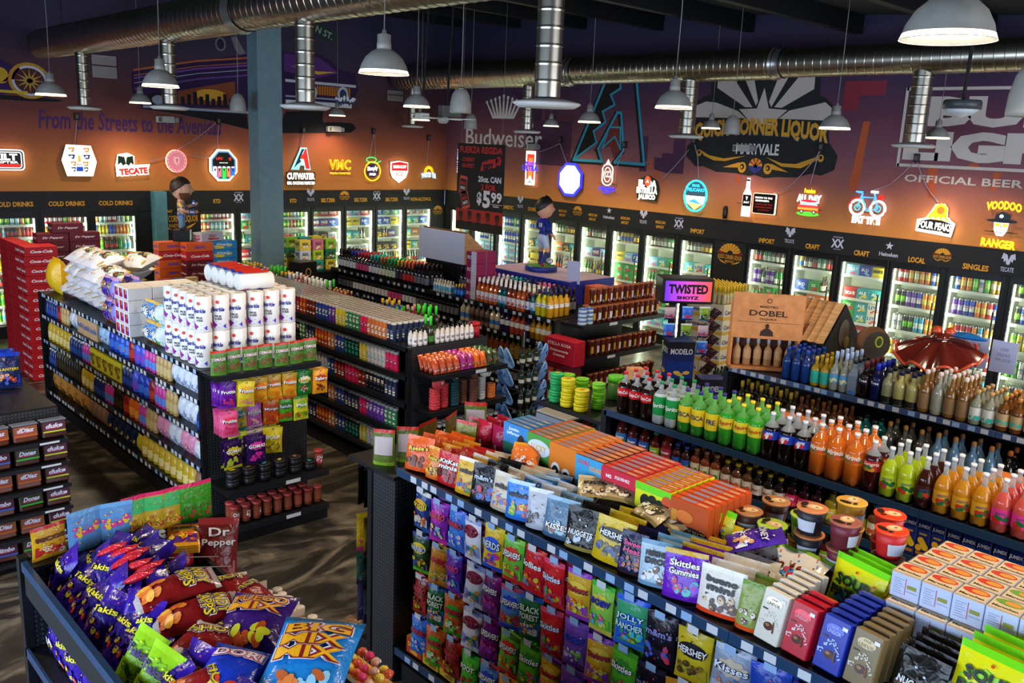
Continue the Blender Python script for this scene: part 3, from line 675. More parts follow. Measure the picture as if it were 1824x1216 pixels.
for x, y, z, k, w in [(3.85, 5.54, 3.83, 1, 'in front of the long upper duct'), (7.26, 5.49, 3.78, 1, 'nearest above the soda gondola, left of the shop badge'), (7.48, 9.98, 3.80, 1, 'left of the painted crown, over the wine gondola'),
    (10.72, 9.74, 3.75, 1, 'in front of the big painted letter'), (3.76, 9.41, 3.79, 1, 'beside the second duct drop, over the paper goods'), (3.62, 12.6, 3.72, 1, 'farthest left, in front of the painted wheel'),
    (7.43, 14.04, 3.77, 1, 'in front of the big teal column'), (9.3, 14.9, 3.74, .85, 'small and far, right of the painted car'), (11.5, 11.36, 3.70, .78, 'small, left of the painted letter'),
    (11.5, 7.97, 3.72, .78, 'small, at the left end of the shop badge'), (10.3, 5.36, 3.71, 1, 'at the right end of the shop badge'), (11.5, 4.62, 3.66, .8, 'small, over the sponsor lettering'),
    (10.6, 14.0, 3.73, .95, 'far one left of the ceiling fan'), (5.5, 14.6, 3.74, .9, 'far one below the second duct drop')]: pendant(x, y, z, k, w)
pendant(3.82, 1.55, 3.86, 1, 'closest and largest, cut by the right edge')
pendant(7.3, 1.0, 3.8, 1, 'out of frame over the tequila gondola'); pendant(3.8, -2.2, 3.8, 1, 'out of frame behind the candy gondola'); pendant(.3, 5.5, 3.8, 1, 'out of frame over the snack gondola'); pendant(.3, 9.5, 3.8, 1, 'out of frame over the pastry gondola')
def cone_lamp(x, y, z, k, where):
    o = empty('bullet_speaker', (x, y, z), 0, 'pale grey bullet shaped pendant speaker '+where, 'speaker', 'bullet pendant speakers')
    m = MB(); m.lathe([(.085, .004), (.11, 0), (.112, .02), (.108, .1), (.09, .18), (.06, .235), (.035, .245)], GREY, 24)
    m.obj('housing', o)
    q = MB(); q.lathe([(.04, .24), (.04, .25), (.012, .26)], STEEL, 12); q.obj('cap', o)
    m = MB(); m.tube([(0, 0, .25), (.008, 0, .6), (0, 0, (ROOF(y)-z)/k)], .004, mat('#8a8780', .6), 5); m.obj('cord', o)
    o.scale = (k,)*3
for x, y, z, k, w in [(5.84, 11.93, 3.64, 1, 'left of the big teal column'), (5.98, 7.23, 3.66, 1, 'beside the ceiling fan'), (9.97, 11.77, 3.59, 1, 'small, beside the painted crown'), (10.7, 7.07, 3.63, 1, 'over the shop badge'), (4.55, 1.42, 3.6, 1, 'cut by the right edge')]: cone_lamp(x, y, z, k, w)
# ceiling fan hub with rods, security camera, wall vents, junction boxes
def fan():
    o = empty('ceiling_fan', (9.0, 11.3, 3.72), 0, 'small ceiling fan cluster with white blades below two rods', 'fan')
    for dx, dy in ((-.42, 0), (.06, 0)):
        m = MB(); m.tube([(dx, dy, 0), (dx+.1, dy, ROOF(11.3)-3.72)], .018, STEEL); m.obj('rod', o)
    m = MB(); m.lathe([(.06, -.08), (.09, -.04), (.09, .02), (.05, .05)], mat('#9c9b98', .4), 18); m.obj('motor', o)
    for k in range(4):
        a = k*pi/2+.4; b = MB(); b.box(.09, -.06, -.012, .55, .06, .0, WHT, .004); b.xf(Matrix.Rotation(a, 4, 'Z')); b.obj('blade', o)
    b = MB(); b.box(-.5, -.09, -.03, -.34, .09, .06, mat('#d8d6c8', .5), .01); b.obj('light_box', o)
    b = MB(); b.box(-.1, -.12, .02, .28, .02, .2, mat('#5a5a58', .5), .01); b.obj('control_box', o)
fan()
def dome_camera():
    o = empty('ceiling_sensor', (8.96, 3.41, 3.86), 0, 'round grey device hanging on a steel rod before the sponsor lettering', 'security camera')
    m = MB(); m.tube([(0, 0, .1), (.06, 0, ROOF(3.4)-3.86)], .018, STEEL); m.obj('rod', o)
    m = MB(); m.lathe([(.08, .1), (.16, .1), (.17, .08), (.17, .02), (.155, .015)], mat('#3b3f40', .35), 24); m.obj('housing', o)
    m = MB(); m.lathe([(.001, -.06), (.05, -.05), (.12, -.02), (.155, .015)], mat('#b9bcbc', .3), 24); m.obj('lens_dome', o)
dome_camera()
def vent(x0, x1, z0, z1, lab_):
    o = empty('wall_vent', (x0, 15.40, z0), 0, lab_, 'vent'); m = MB()
    m.box(0, 0, 0, x1-x0, .02, z1-z0, mat('#8f8786', .5), .004)
    for k in range(14): z = .02+k*(z1-z0-.04)/14; m.box(.01, -.006, z, x1-x0-.01, .001, z+.006, mat('#6e686a', .5))
    m.box(0, -.008, (z1-z0)*.5, x1-x0, .002, (z1-z0)*.5+.025, mat('#4a2626', .6)); m.obj('grille', o)
vent(5.07, 5.45, 4.13, 4.48, 'pale louvred vent on the mural below the duct'); vent(10.81, 11.19, 4.13, 4.33, 'small pale vent on the far mural corner')
def wbox(f, label, rz):      # twin-lamp emergency light / camera housings on brackets
    o = empty('emergency_light', f, rz, label, 'emergency light'); m = MB(); m.box(-.11, -.1, -.05, .11, 0, .06, mat('#9a9894', .5), .008); m.obj('housing', o)
    m = MB(); m.box(-.19, -.12, -.05, -.11, -.02, .05, mat('#c9c7b8', .4), .006); m.rect(-.18, -.04, -.12, .04, mat('#4d5450', .5), front(0, .12)); m.obj('lamp_head', o)
    m = MB(); m.box(.11, -.11, -.04, .18, -.03, .04, mat('#77787a', .5), .006); m.obj('bracket', o)
wbox((6.23, 15.41, 3.52), 'grey emergency light over the painted slogan', 0); wbox((9.54, 15.41, 3.5), 'grey emergency light under the painted car', 0)
wbox((12.37, 12.62, 3.33), 'grey emergency light under the crown lettering', -pi/2); wbox((12.37, 7.86, 3.46), 'grey emergency light on the shop badge', -pi/2)
# ================================================================ product library
def bag(name, cat, desc, w, h, t, base, top=None, bot=None, txt='', tc='#ffffff', txt2='', tc2=None, blobs=(), stand=False, panel=None, seed=1, rot=0., hole=False, halo=None, ts=.86, tv=.66, th=.16, bv=.28, shear=0.):
    m = MB(); F = foil
    top = top or base; bot = bot or base
    m.pillow(w, h, t, lambda v: F(top) if v > .9 else (F(bot) if v < .1 else F(base)), stand=stand, seed=seed)
    rnd = random.Random(seed*7+3)
    k = 0.
    def nx(): m.off += .0005
    if panel:
        c, v0, v1 = panel; m.rect(-w*.42, h*v0, w*.42, h*v1, mat(c, .35), m.fr, 6, 3); nx()
    if halo: m.ell(0, h*tv, w*.42, h*th*.85, mat(halo, .35), m.fr, 18); nx()
    elif txt and blobs and not stand:
        c = bot if bot != base else blobs[-1]
        m.poly([(w*.43*cos(i*pi/9)*(1 if i % 2 else .82), h*tv+h*th*(1.05 if i % 2 else .8)*sin(i*pi/9)) for i in range(18)], mat(c, .35), m.fr); nx()
    if blobs and not stand: m.ngon([(-w*.44, h*.13), (w*.44, h*.13), (w*.44, h*rnd.uniform(.3, .45)), (0, h*.34), (-w*.44, h*rnd.uniform(.3, .48))], mat(top if top != base else blobs[0], .35), lambda u, v: (m.fr(u, v)[0], m.fr(u, v)[1]-.001, v)); nx()
    if blobs:
        for i in range(11):
            u = rnd.uniform(-.34, .34)*w; v = h*bv+rnd.uniform(-.13, .13)*h
            r = w*rnd.uniform(.06, .12); m.ell(u, v, r, r*.8, mat(blobs[i % len(blobs)], .3), m.fr, 9, rnd.uniform(0, 3)); nx(); m.ell(u-r*.25, v+r*.25, r*.4, r*.25, mat(blobs[(i+1) % len(blobs)], .3), m.fr, 6)
        for i in range(8):
            u = rnd.uniform(-.36, .36)*w; v = h*rnd.uniform(.14, .86)
            m.ell(u, v, w*.03, w*.025, mat(blobs[(i+1) % len(blobs)], .3), m.fr, 6)
        nx()
    if txt:
        L_ = txt.split('|'); n = len(L_)
        for i, s in enumerate(L_):
            vv = h*(tv+(n-1)*th*.5-i*th*1.02)
            m.text(s, .0035, vv-.003, 0, mat('#1c1c24', .4), m.fr, wmax=w*ts*min(1, .35+.13*len(s)), h=h*th*.78, bold=.04, rot=rot, shear=shear); nx()
            m.text(s, 0, vv, 0, mat(tc, .35), m.fr, wmax=w*ts*min(1, .35+.13*len(s)), h=h*th*.78, bold=.02, rot=rot, shear=shear); nx()
    if txt2: m.text(txt2, 0, h*(bv+.17 if blobs else .4), 0, mat(tc2 or tc, .35), m.fr, wmax=w*.5, h=h*.055, bold=.02); nx()
    if hole: m.ell(0, h*.955, w*.07, h*.014, BLK2, m.fr, 10)
    return Kind(name, cat, m, (), desc)
# text() with both wmax and h must scale both ways
def _text(s, t, u, v, size, m, fn, wmax=None, bold=.015, shear=0., rot=0., h=None, arc=0.):
    vs, fs, x0, x1, y0, y1 = glyphs(t, bold, shear)
    if not vs: return s
    cx = (x0+x1)/2; cy = (y0+y1)/2; kx = ky = size
    if wmax: kx = wmax/(x1-x0)
    if h: ky = h/(y1-y0)
    elif wmax: ky = kx if not size else size
    if not wmax and h: kx = ky
    c, sn = cos(rot), sin(rot); out = []
    for x, y in vs:
        a = (x-cx)*kx; b = (y-cy)*ky
        if arc: b += arc*(1-(2*a/max(1e-6, (x1-x0)*kx))**2)
        out.append(fn(u+a*c-b*sn, v+a*sn+b*c))
    return s.add(out, fs, m)
MB.text = _text
def cyl(R, e=.0016, th0=0.): return lambda u, v: ((R+e)*sin(u/R+th0), -(R+e)*cos(u/R+th0), v)
def wrap(m, R, z0, z1, mt, seg=14, e=.0009): m.lathe([(R+e, z0), (R+e, z1)], mt, seg, cap=False)
def bottle(name, cat, desc, R, h, body, prof=None, label=None, cap=('#ffffff', .03), neck=None, shoulder=.6, rn=.35, txt='', tc='#ffffff', neckcol=None, fill=None, seg=14, lobes=None, parts=True, blobs=(), lab2=None, sq=False, collar=None, shear=0., txth=None, tscale=1.5, roughb=.12):
    """body lathe: foot, wall, shoulder, neck; label = (z0, z1, colour); separate meshes for label and cap"""
    m = MB(); bm = body if not isinstance(body, str) else liquid(body)
    nm = neckcol if neckcol is not None else bm
    nm = nm if not isinstance(nm, str) else liquid(nm)
    ch = cap[1]; zs = h*shoulder; zn = h-ch; r2 = R*rn
    zk = neck*h if neck else zs+(zn-zs)*.62
    prof = [(R*.86, 0), (R, h*.03), (R, zs), (R*.94, zs+(zk-zs)*.25), (R*.72, zs+(zk-zs)*.6), (r2*1.15, zk), (r2, zk+.004), (r2, zn)]
    fz = fill*h if fill else None
    ms = [bm, bm, nm if fz and fz <= zs else bm, nm, nm, nm, nm] if fz is None or True else None
    if fz is None: ms = [bm]*2+[bm, bm, bm, nm, nm]
    else:
        k = max(i for i, p in enumerate(prof) if p[1] < fz)
        a, b = prof[k], prof[k+1]; t = (fz-a[1])/(b[1]-a[1])
        prof.insert(k+1, (a[0]+(b[0]-a[0])*t, fz)); ms = [bm]*(k+1)+[nm]*(len(prof)-k-2)
    m.lathe(prof, ms, 4 if sq else seg, lobes=lobes, smooth=not sq)
    if sq: m.xf(Matrix.Rotation(pi/4, 4, 'Z') @ Matrix.Diagonal((1.25, 1.25, 1, 1)))
    out = []
    def lm(L_, t, c, e):
        q = MB(); z0, z1, col = L_
        Rr = R*1.25*.7071 if sq else R
        f = (front(0, Rr, e+.002)) if sq else cyl(Rr, e+.0016)
        if sq: q.rect(-Rr*.8, z0*h, Rr*.8, z1*h, mat(col, .45), front(0, Rr, e+.001))
        else: wrap(q, R, z0*h, z1*h, mat(col, .4), seg, e+.0009)
        if blobs:
            rnd = random.Random(len(desc)); b0, b1 = z0+(z1-z0)*.1, z0+(z1-z0)*.45
            for i in range(7): q.ell(rnd.uniform(-.8, .8)*Rr, h*rnd.uniform(b0, b1), Rr*.3, Rr*.26, mat(blobs[i % len(blobs)], .4), (front(0, Rr, e+.0017+.0002*i) if sq else cyl(Rr, e+.0014+.0002*i)), 8)
        if t:
            hh = (txth or .4)*(z1-z0)*h
            q.text(t, 0, h*(z0+(z1-z0)*(.68 if blobs else .5)), 0, mat(c, .4), (front(0, Rr, e+.0035) if sq else cyl(Rr, e+.0034)), wmax=Rr*tscale, h=hh, bold=.02, shear=shear)
        return q
    if label: out.append(('label', lm(label, txt, tc, 0)))
    if lab2: out.append(('neck_label', lm(lab2, '', tc, 0))) if lab2[1] < shoulder else out.append(('neck_label', MB().lathe([(r2+.001, lab2[0]*h), (r2+.001, lab2[1]*h)], mat(lab2[2], .4), seg, cap=False)))
    c = MB()
    if cap[0]: c.lathe([(r2*1.18, zn-.002), (r2*1.2, h-.003), (r2*1.05, h)], mat(cap[0], .35), 10 if seg < 12 else 14)
    if len(cap) > 2: c = MB(); r = cap[2]; c.lathe([(r2, zn), (r*.9, zn+r*.3), (r, zn+r), (r*.8, zn+r*1.7), (.0001, zn+r*2)], mat(cap[0], .6), 12)
    out.append(('cap', c))
    if not parts:
        for n, q in out: m.join(q)
        out = []
    return Kind(name, cat, m, out, desc)
def can(name, desc, R, h, c1, c2=None, txt='', tc='#ffffff', cat='can'):
    m = MB(); c2 = c2 or c1
    m.lathe([(R*.8, 0), (R, h*.06), (R, h*.3), (R, h*.62), (R, h*.92), (R*.84, h*.985), (R*.82, h)], [STEEL, mat(c1, .3, .3), mat(c2, .3, .3), mat(c1, .3, .3), STEEL, STEEL], 10)
    if txt: m.text(txt, 0, h*.55, 0, mat(tc, .4), cyl(R, .0018), wmax=R*1.4, bold=.03)
    return Kind(name, cat, m, (), desc)
def carton(name, desc, w, d, h, col, txt='', tc='#ffffff', band=None, blobs=(), cat='carton', bev=.003, sidetxt=True, shear=0., topc=None, size=None, patch=None):
    m = MB(); c = mat(col, .5); m.box(-w/2, -d/2, 0, w/2, d/2, h, c, bev)
    if topc: m.rect(-w/2+bev, -d/2+bev, w/2-bev, d/2-bev, mat(topc, .5), lambda u, v: (u, v, h+.001))
    fs = [(lambda u, v, e=.001: (u, -d/2-e, v), w)]
    if sidetxt: fs.append((lambda u, v, e=.001: (-w/2-e, -u, v), d)); fs.append((lambda u, v, e=.001: (w/2+e, u, v), d))
    rnd = random.Random(len(desc)+int(w*100))
    for f, ww in fs:
        if band: m.rect(-ww/2+bev, h*band[1], ww/2-bev, h*band[2], mat(band[0], .5), f)
        if patch:
            for col2, u0, v0, u1, v1 in patch: m.rect(ww*u0, h*v0, ww*u1, h*v1, mat(col2, .5), lambda u, v: f(u, v, .0014))
        for i in range(5 if blobs else 0): m.ell(rnd.uniform(-.3, .3)*ww, h*rnd.uniform(.15, .42), ww*.13, h*.09, mat(blobs[i % len(blobs)], .5), lambda u, v, i=i: f(u, v, .0016+.0004*i), 9)
        if txt:
            L_ = txt.split('|')
            for i, s in enumerate(L_): m.text(s, 0, h*(.62 if blobs else .5)+(len(L_)/2-.5-i)*h*.2, 0, mat(tc, .5), lambda u, v: f(u, v, .004), wmax=min(ww*.84, h*.12*len(s)*2), h=min(h*.3, h*.5/len(L_)) if not size else size*h, bold=.03, shear=shear)
    return Kind(name, cat, m, (), desc)
# ---- soda
CLR = clear('clear_plastic', '#e4eaec', .3)
GRN = mat('#3fae2c', .1, 0, 0, .6); LGT = clear('green_plastic', '#7fd06a', .55)
def soda(desc, body, lab, labz, cap, txt='', tc='#ffffff', neck=None, fill=.72, blobs=(), h=.315, R=.054, shear=.2, sh=.62, rn=.26, th=.45, ts=1.7):
    return bottle('soda_bottle', 'bottle', desc, R, h, body, label=(labz[0], labz[1], lab), cap=(cap, .018), shoulder=sh, rn=rn, txt=txt, tc=tc, neckcol=neck or CLR, fill=fill, seg=20, lobes=(5, .03, .018), blobs=blobs, shear=shear, txth=th, tscale=ts)
SODA = [
 (soda('red capped two litre cola', '#1c0b08', '#c8161e', (.42, .62), '#d3202a', 'Coca-Cola', fill=.74, shear=.35), 3, 2),
 (soda('two litre clear soda with green label', '#c9d4d2', '#1f9a4c', (.22, .66), '#1d8a46', 'Sprite', fill=.72, shear=.25, ts=1.9, th=.3), 2, 2),
 (soda('green soda with yellow label and purple cap', '#2f9a2a', '#f0d62a', (.24, .62), '#3a2a80', 'ESCA', '#3f2a7c', neck=LGT, fill=.66, shear=0, th=.28), 2, 2),
 (soda('green soda with yellow FRE label', '#2f9a2a', '#f0d62a', (.24, .62), '#3a2a80', 'FRE', '#3f2a7c', neck=LGT, fill=.66, shear=0, th=.3, ts=1.2), 1, 2),
 (soda('green soda with narrow yellow label and cap', '#35a52c', '#e9dc34', (.38, .62), '#f1d92e', 'Squirt', '#c2202a', neck=LGT, fill=.72), 3, 2),
 (soda('dark cola with blue label and white cap', '#150a08', '#2546c4', (.44, .62), '#e8e8ee', 'PEPSI', '#ffffff', fill=.7, shear=0, th=.3, ts=.8, blobs=('#d32a30', '#ffffff')), 3, 2),
 (soda('two litre orange soda with white cap', '#c8641a', '#e07a22', (.42, .62), '#e8e4dc', 'Mirinda', '#ffffff', neck=mat('#e0803a', .12, 0, 0, .6), fill=.9, blobs=('#d8522a', '#3a8a3a'), R=.058, h=.33), 3, 2),
 (soda('dark red soda with red label', '#3a0d12', '#b32a26', (.42, .62), '#e8e4dc', 'Sangria', '#f3d9c0', fill=.72, blobs=('#2d6a34', '#c88a2a')), 1, 2)]
def jarr(desc, body, lab): return bottle('soda_bottle', 'bottle', desc, .049, .305, body, label=(.2, .46, lab), cap=('#ecebe8', .016), shoulder=.5, rn=.28, txt='JARRITOS', tc='#2c5aa0', neckcol=CLR, fill=.76, seg=18, lobes=(5, .03, .014), blobs=('#c2342a', '#1f6e3c', '#1f6e3c'), txth=.2, tscale=1.1)
JAR = [(jarr('lime green fruit soda, white cap', '#a8bf1e', '#b9d02a'), 2, 3), (jarr('dark brown tamarind soda, white cap', '#3a160c', '#43201a'), 1, 3), (jarr('amber yellow fruit soda, white cap', '#c8861c', '#e0a62a'), 3, 3), (jarr('pink fruit punch soda, white cap', '#d0564a', '#e83f9c'), 2, 3), (jarr('green soda with yellow label at the aisle end', '#158a3a', '#d9d83a'), 4, 3)]
def juice(desc, body, lab, cap, txt='', R=.05, h=.25, blobs=('#b8282c', '#3c8a3a'), parts=True, tc='#ffffff'): return bottle('juice_bottle', 'bottle', desc, R, h, body, label=(.14, .5, lab), cap=(cap, .018), shoulder=.62, rn=.42, txt=txt, tc=tc, blobs=blobs, txth=.22, seg=12, parts=parts)
JUI = [juice('dark red juice with blue label, blue cap', '#4a1410', '#2a56b0', '#3a6ad0', 'Clamato'), juice('large dark juice with yellow cap', '#4a1812', '#3878b8', '#d8b82a', 'Clamato', .056, .27),
       juice('dark juice with green label, green cap', '#5a1a12', '#8ab82a', '#2c8a44', 'Clamato', .045, .22, ('#c8342a', '#e0d23a')), juice('red juice with red cap', '#6a1a1a', '#a02a4a', '#c8302c', 'Clamato', .05, .26),
       juice('small dark juice with blue cap', '#3a1614', '#2a5ab8', '#2c5ac8', '', .038, .19), juice('orange brown juice with pale label', '#7a3a1c', '#d8cfb0', '#b8885a', 'Kerns', .04, .2, ('#d2722a', '#4a8a3c')),
       juice('clear cider bottle with yellow cap', '#57381e', '#d9cfc0', '#e2c02c', '', .04, .19, ('#c85a3a',)), juice('dark bottle with white shield label', '#1c1512', '#d8d2cc', '#c9b23a', 'IBC', .038, .19, (), True, '#a02a3a'),
       juice('black capped pink label juice', '#2a0d14', '#d82a6e', '#15161a', 'LANGERS', .042, .22, ('#f06a8a', '#c21a4a')), juice('olive pineapple juice, dark cap', '#8a7a22', '#d8c23c', '#2a2418', 'JUMEX', .044, .22, ('#e8c83a', '#4c8a2c')),
       juice('apple juice with round orange label', '#6a4a22', '#e8e2d2', '#3a7ab8', '', .045, .22, ('#d2622a', '#d2622a')), juice('apple drink with pink label', '#5a5a2c', '#4a9ac8', '#1c1a18', 'APPLE', .042, .21, ('#e04a8a', '#c23a6a'))]
JMX = []
for f, bl, dsc in ((0, ('#e0962a', '#d8c23a'), 'mango'), (1, ('#e8c22c', '#e8b02a'), 'pineapple'), (2, ('#e08a1c', '#d8722a'), 'peach'), (3, ('#e8d22c', '#c8423a'), 'banana'), (4, ('#c82a34', '#e88a8a'), 'strawberry')):
    m = MB(); m.box(-.038, -.034, 0, .038, .034, .235, mat('#1c2c6e', .4), .004); m.lathe([(.015, .233), (.015, .248), (.013, .25)], mat('#3a7ac8', .4), 10, (0, -.006))
    m.text('JUMEX', 0, .195, 0, WHT, front(0, .034, .003), wmax=.068, h=.026, bold=.04)
    for i in range(6): m.ell(((i*37) % 5-2)*.009, .085+((i*23) % 5-2)*.012, .019, .02, mat(bl[i % 2], .4), front(0, .034, .002+.0003*i), 10)
    m.rect(-.03, .02, .03, .038, mat('#b8782a', .4), front(0, .034, .002)); m.text('nectar', 0, .15, 0, mat('#d8b23a', .4), front(0, .034, .003), wmax=.045, h=.014)
    JMX.append(Kind('juice_carton', 'carton', m, (), 'navy juice carton with %s picture' % dsc))
# ---- liquor
def liq(desc, body, R, h, label=None, cap=('#1a1a1c', .035), sh=.55, rn=.36, txt='', tc='#222222', sq=False, parts=True, neck=None, lab2=None, blobs=(), fill=None, seg=12, nk=None, name='liquor_bottle'): return bottle(name, 'bottle', desc, R, h, body, label=label, cap=cap, shoulder=sh, rn=rn, txt=txt, tc=tc, sq=sq, parts=parts, neckcol=nk, lab2=lab2, blobs=blobs, fill=fill, seg=seg)
GL = '#5e645a'
TEQ = [liq('blue glass bottle with blue cap', '#173a7a', .045, .29, None, ('#2a4aa0', .03)), liq('gold tequila with yellow cap and teal leaf label', '#a8861e', .042, .26, (.12, .52, '#2fae94'), ('#dcae28', .035), rn=.3), liq('tall clear bottle with silver cap, blue and yellow label', '#8f9284', .042, .34, (.2, .42, '#5aa0d0'), ('#a8bcd8', .06), sh=.42, rn=.3, blobs=('#e8e0a0',)),
       liq('square pale glass bottle with dark cap', '#77828e', .04, .30, (.04, .12, '#2a6ac0'), ('#20242a', .03), sq=True), liq('black bottle with white script, red brown neck', '#17090c', .045, .31, (.38, .56, '#1c0d12'), ('#5a1c1c', .06), txt='Tres', tc='#e8e8f0'), liq('deep blue bottle with white script', '#0d143c', .045, .31, (.38, .56, '#101a48'), ('#1c2c9a', .06), txt='Tres', tc='#e8e8f0'),
       liq('fluted clear bottle with black cap and black foot', '#8c8a66', .048, .29, (.03, .2, '#14130f'), ('#1c1c20', .035)), liq('pale gold bottle with black cap', '#a49a5e', .048, .29, (.03, .2, '#1a1814'), ('#1a1e3c', .035)),
       liq('tall amber tequila with pale ball stopper', '#7a5426', .046, .31, (.1, .5, '#8a6a44'), ('#d8c0b0', .0, .019), sh=.52, rn=.32), liq('tall clear tequila with pale ball stopper', '#8d8d7c', .046, .31, (.1, .5, '#93907c'), ('#d8c0b0', .0, .019), sh=.52, rn=.32),
       liq('white labelled tequila with cork cap and teal emblem', '#8a8a76', .046, .27, (.14, .5, '#e4ddd0'), ('#c89a5a', .03), blobs=('#3ab8a4',), rn=.32), liq('tan labelled amber tequila with cork cap', '#6a3e16', .046, .27, (.14, .5, '#c2a070'), ('#c8823a', .03), blobs=('#3ab8a4',), rn=.32), liq('dark bottle with arched white label', '#191310', .046, .26, (.14, .52, '#ccc4c0'), ('#2a2422', .035), blobs=('#4a2c4a',))]
LOWT = [liq('slim dark bottle with gold top', '#2a2410', .04, .28, (.2, .45, '#8a6a22'), ('#b8962a', .06)), liq('amber bottle with orange label', '#5a300c', .042, .27, (.15, .45, '#b8701c'), ('#7a4a1c', .05)), liq('squat teal bottle with dark stopper', '#1d7a74', .055, .22, (.12, .42, '#1a8a80'), ('#2a2a2c', .03), sh=.5),
        liq('round clear bottle with cork ball stopper', '#4c4a44', .055, .21, (.2, .42, '#3a3c40'), ('#a8743c', .0, .02), sh=.42), liq('pale blue round bottle with copper stopper', '#5f88a8', .055, .22, (.2, .42, '#5a86b0'), ('#b07a42', .0, .02), sh=.42), liq('black round bottle with orange neck', '#17120f', .055, .22, (.2, .44, '#b8b2a4'), ('#b8602c', .0, .021), sh=.42, txt='PATRON'), liq('low dark bottle with steel stopper', '#1c1c20', .055, .21, (.2, .42, '#24242a'), ('#6a6a70', .0, .02), sh=.42)]
MID = [liq('orange vodka bottle with white cap and label', '#c05a24', .038, .3, (.14, .46, '#e9dcd6'), ('#e9e6e4', .05), blobs=('#d8425a',)), liq('teal vodka bottle with white cap and label', '#12545e', .038, .3, (.14, .46, '#d6e2e8'), ('#e9e6e4', .05), blobs=('#3a8ac8',)), liq('red brown vodka bottle with white cap', '#8e3018', .038, .3, (.14, .46, '#e9d6d0'), ('#e9e6e4', .05), blobs=('#c83a34',)), liq('dark cherry vodka bottle with white cap', '#3a1020', .038, .3, (.14, .46, '#dcd8e0'), ('#e9e6e4', .05), blobs=('#2a4a9a',)),
       liq('yellow vodka bottle with navy cap', '#c8b81c', .042, .31, (.36, .5, '#e8e8e2'), ('#1e2a58', .05), txt='NEW', tc='#2a3a80'), liq('amber yellow vodka bottle with navy cap', '#c8901a', .042, .31, (.36, .5, '#e8e4da'), ('#1e2a58', .05), txt='NEW', tc='#2a3a80'), liq('red vodka bottle with navy cap', '#8a2414', .042, .31, (.36, .5, '#e4dcd8'), ('#1e2a58', .05), txt='NEW', tc='#2a3a80', lab2=None)]
MID2 = [liq('cream liqueur bottle with blue label', '#cdbf9c', .045, .27, (.2, .4, '#3a7ac8'), ('#c8bc98', .03)), liq('coffee coloured liqueur bottle', '#7a6250', .045, .27, (.2, .42, '#3a2c26'), ('#8a7a6a', .03)), liq('ruby liqueur bottle with white oval label', '#a83a22', .042, .28, (.3, .52, '#e8e0d2'), ('#c8a83a', .05)), liq('golden liqueur bottle with white oval label', '#b8841c', .042, .28, (.3, .52, '#e8e2c8'), ('#4a7a2c', .05)), liq('amber rum bottle with gold label', '#8a5a14', .042, .28, (.3, .5, '#e0b22c'), ('#b8a84a', .05)), liq('dark blue liqueur bottle with white label', '#2a1a3a', .042, .28, (.3, .52, '#e2e2ea'), ('#2a4a9a', .05))]
LOW2 = [liq('flat red brown flask bottle', '#5a2412', .045, .25, (.02, .62, '#7a3a1c'), ('#2a4a24', .05), parts=False), liq('flat amber flask bottle', '#6a4a12', .045, .25, (.02, .62, '#8a6a1c'), ('#2a4a24', .05), parts=False), liq('blue gin bottle with pale label', '#1c4a6a', .045, .28, (.2, .5, '#b8b8b0'), ('#8a8a88', .03), parts=False), liq('clear dark rum bottle', '#4a1c14', .04, .28, (.2, .5, '#8a3a2a'), ('#2a2a2a', .04), parts=False)]
def wine(desc, body, lab, cap, blobs=()): return bottle('wine_bottle', 'bottle', desc, .038, .30, body, label=(.16, .46, lab), cap=(cap, .075), shoulder=.58, rn=.36, parts=False, seg=10, blobs=blobs)
WINE = [wine('dark wine bottle with white label', '#14100e', '#dcdce2', '#1a1416'), wine('dark wine with pink label and red foil', '#170c10', '#d8508a', '#a82a34'), wine('dark wine with white label and blue foil', '#10131c', '#e2e4ea', '#2a3a9a'), wine('green wine bottle with orange foil', '#1c2a14', '#d8d4c0', '#e0643a'), wine('dark wine with red label, coral foil', '#17100e', '#b82a2c', '#e8604a'), wine('green topped wine with pale label', '#20301a', '#c8d8b8', '#2cae5a'), wine('teal topped wine with white label', '#122024', '#d8dce0', '#1cae9c'), wine('golden topped dark wine', '#171208', '#3a2a3a', '#e8b02a'), wine('black wine with grey label', '#0e0d10', '#6a6a72', '#2a1418'), wine('rose wine with pink foil', '#a8505a', '#e8d8d8', '#e86a84')]
MINI = [liq('small white capped cocktail bottle', '#d8d8c8', .024, .16, (.2, .55, '#6ab8d8'), ('#e8e2c8', .02), parts=False, seg=8, name='small_bottle'), liq('small dark bottle with orange cap', '#1c1c3a', .024, .15, (.2, .55, '#d8a82a'), ('#e87a2a', .02), parts=False, seg=8, name='small_bottle'), liq('small yellow and blue bottle', '#1c3a8a', .024, .15, (.2, .55, '#3a8ae0'), ('#e8c82a', .03), parts=False, seg=8, name='small_bottle'), liq('small sauce bottle, black cap and white label', '#d8d0c8', .026, .17, (.12, .5, '#e8e2e0'), ('#151515', .02), parts=False, seg=8, name='small_bottle', txt='HOT'), liq('small red syrup bottle with gold cap', '#8a1420', .03, .2, (.2, .45, '#c82a54'), ('#d8a060', .03), parts=False, seg=8, name='small_bottle'), liq('small green glass bottle', '#4ab82c', .035, .19, None, ('#3ad02a', .05), parts=False, seg=8, name='small_bottle')]
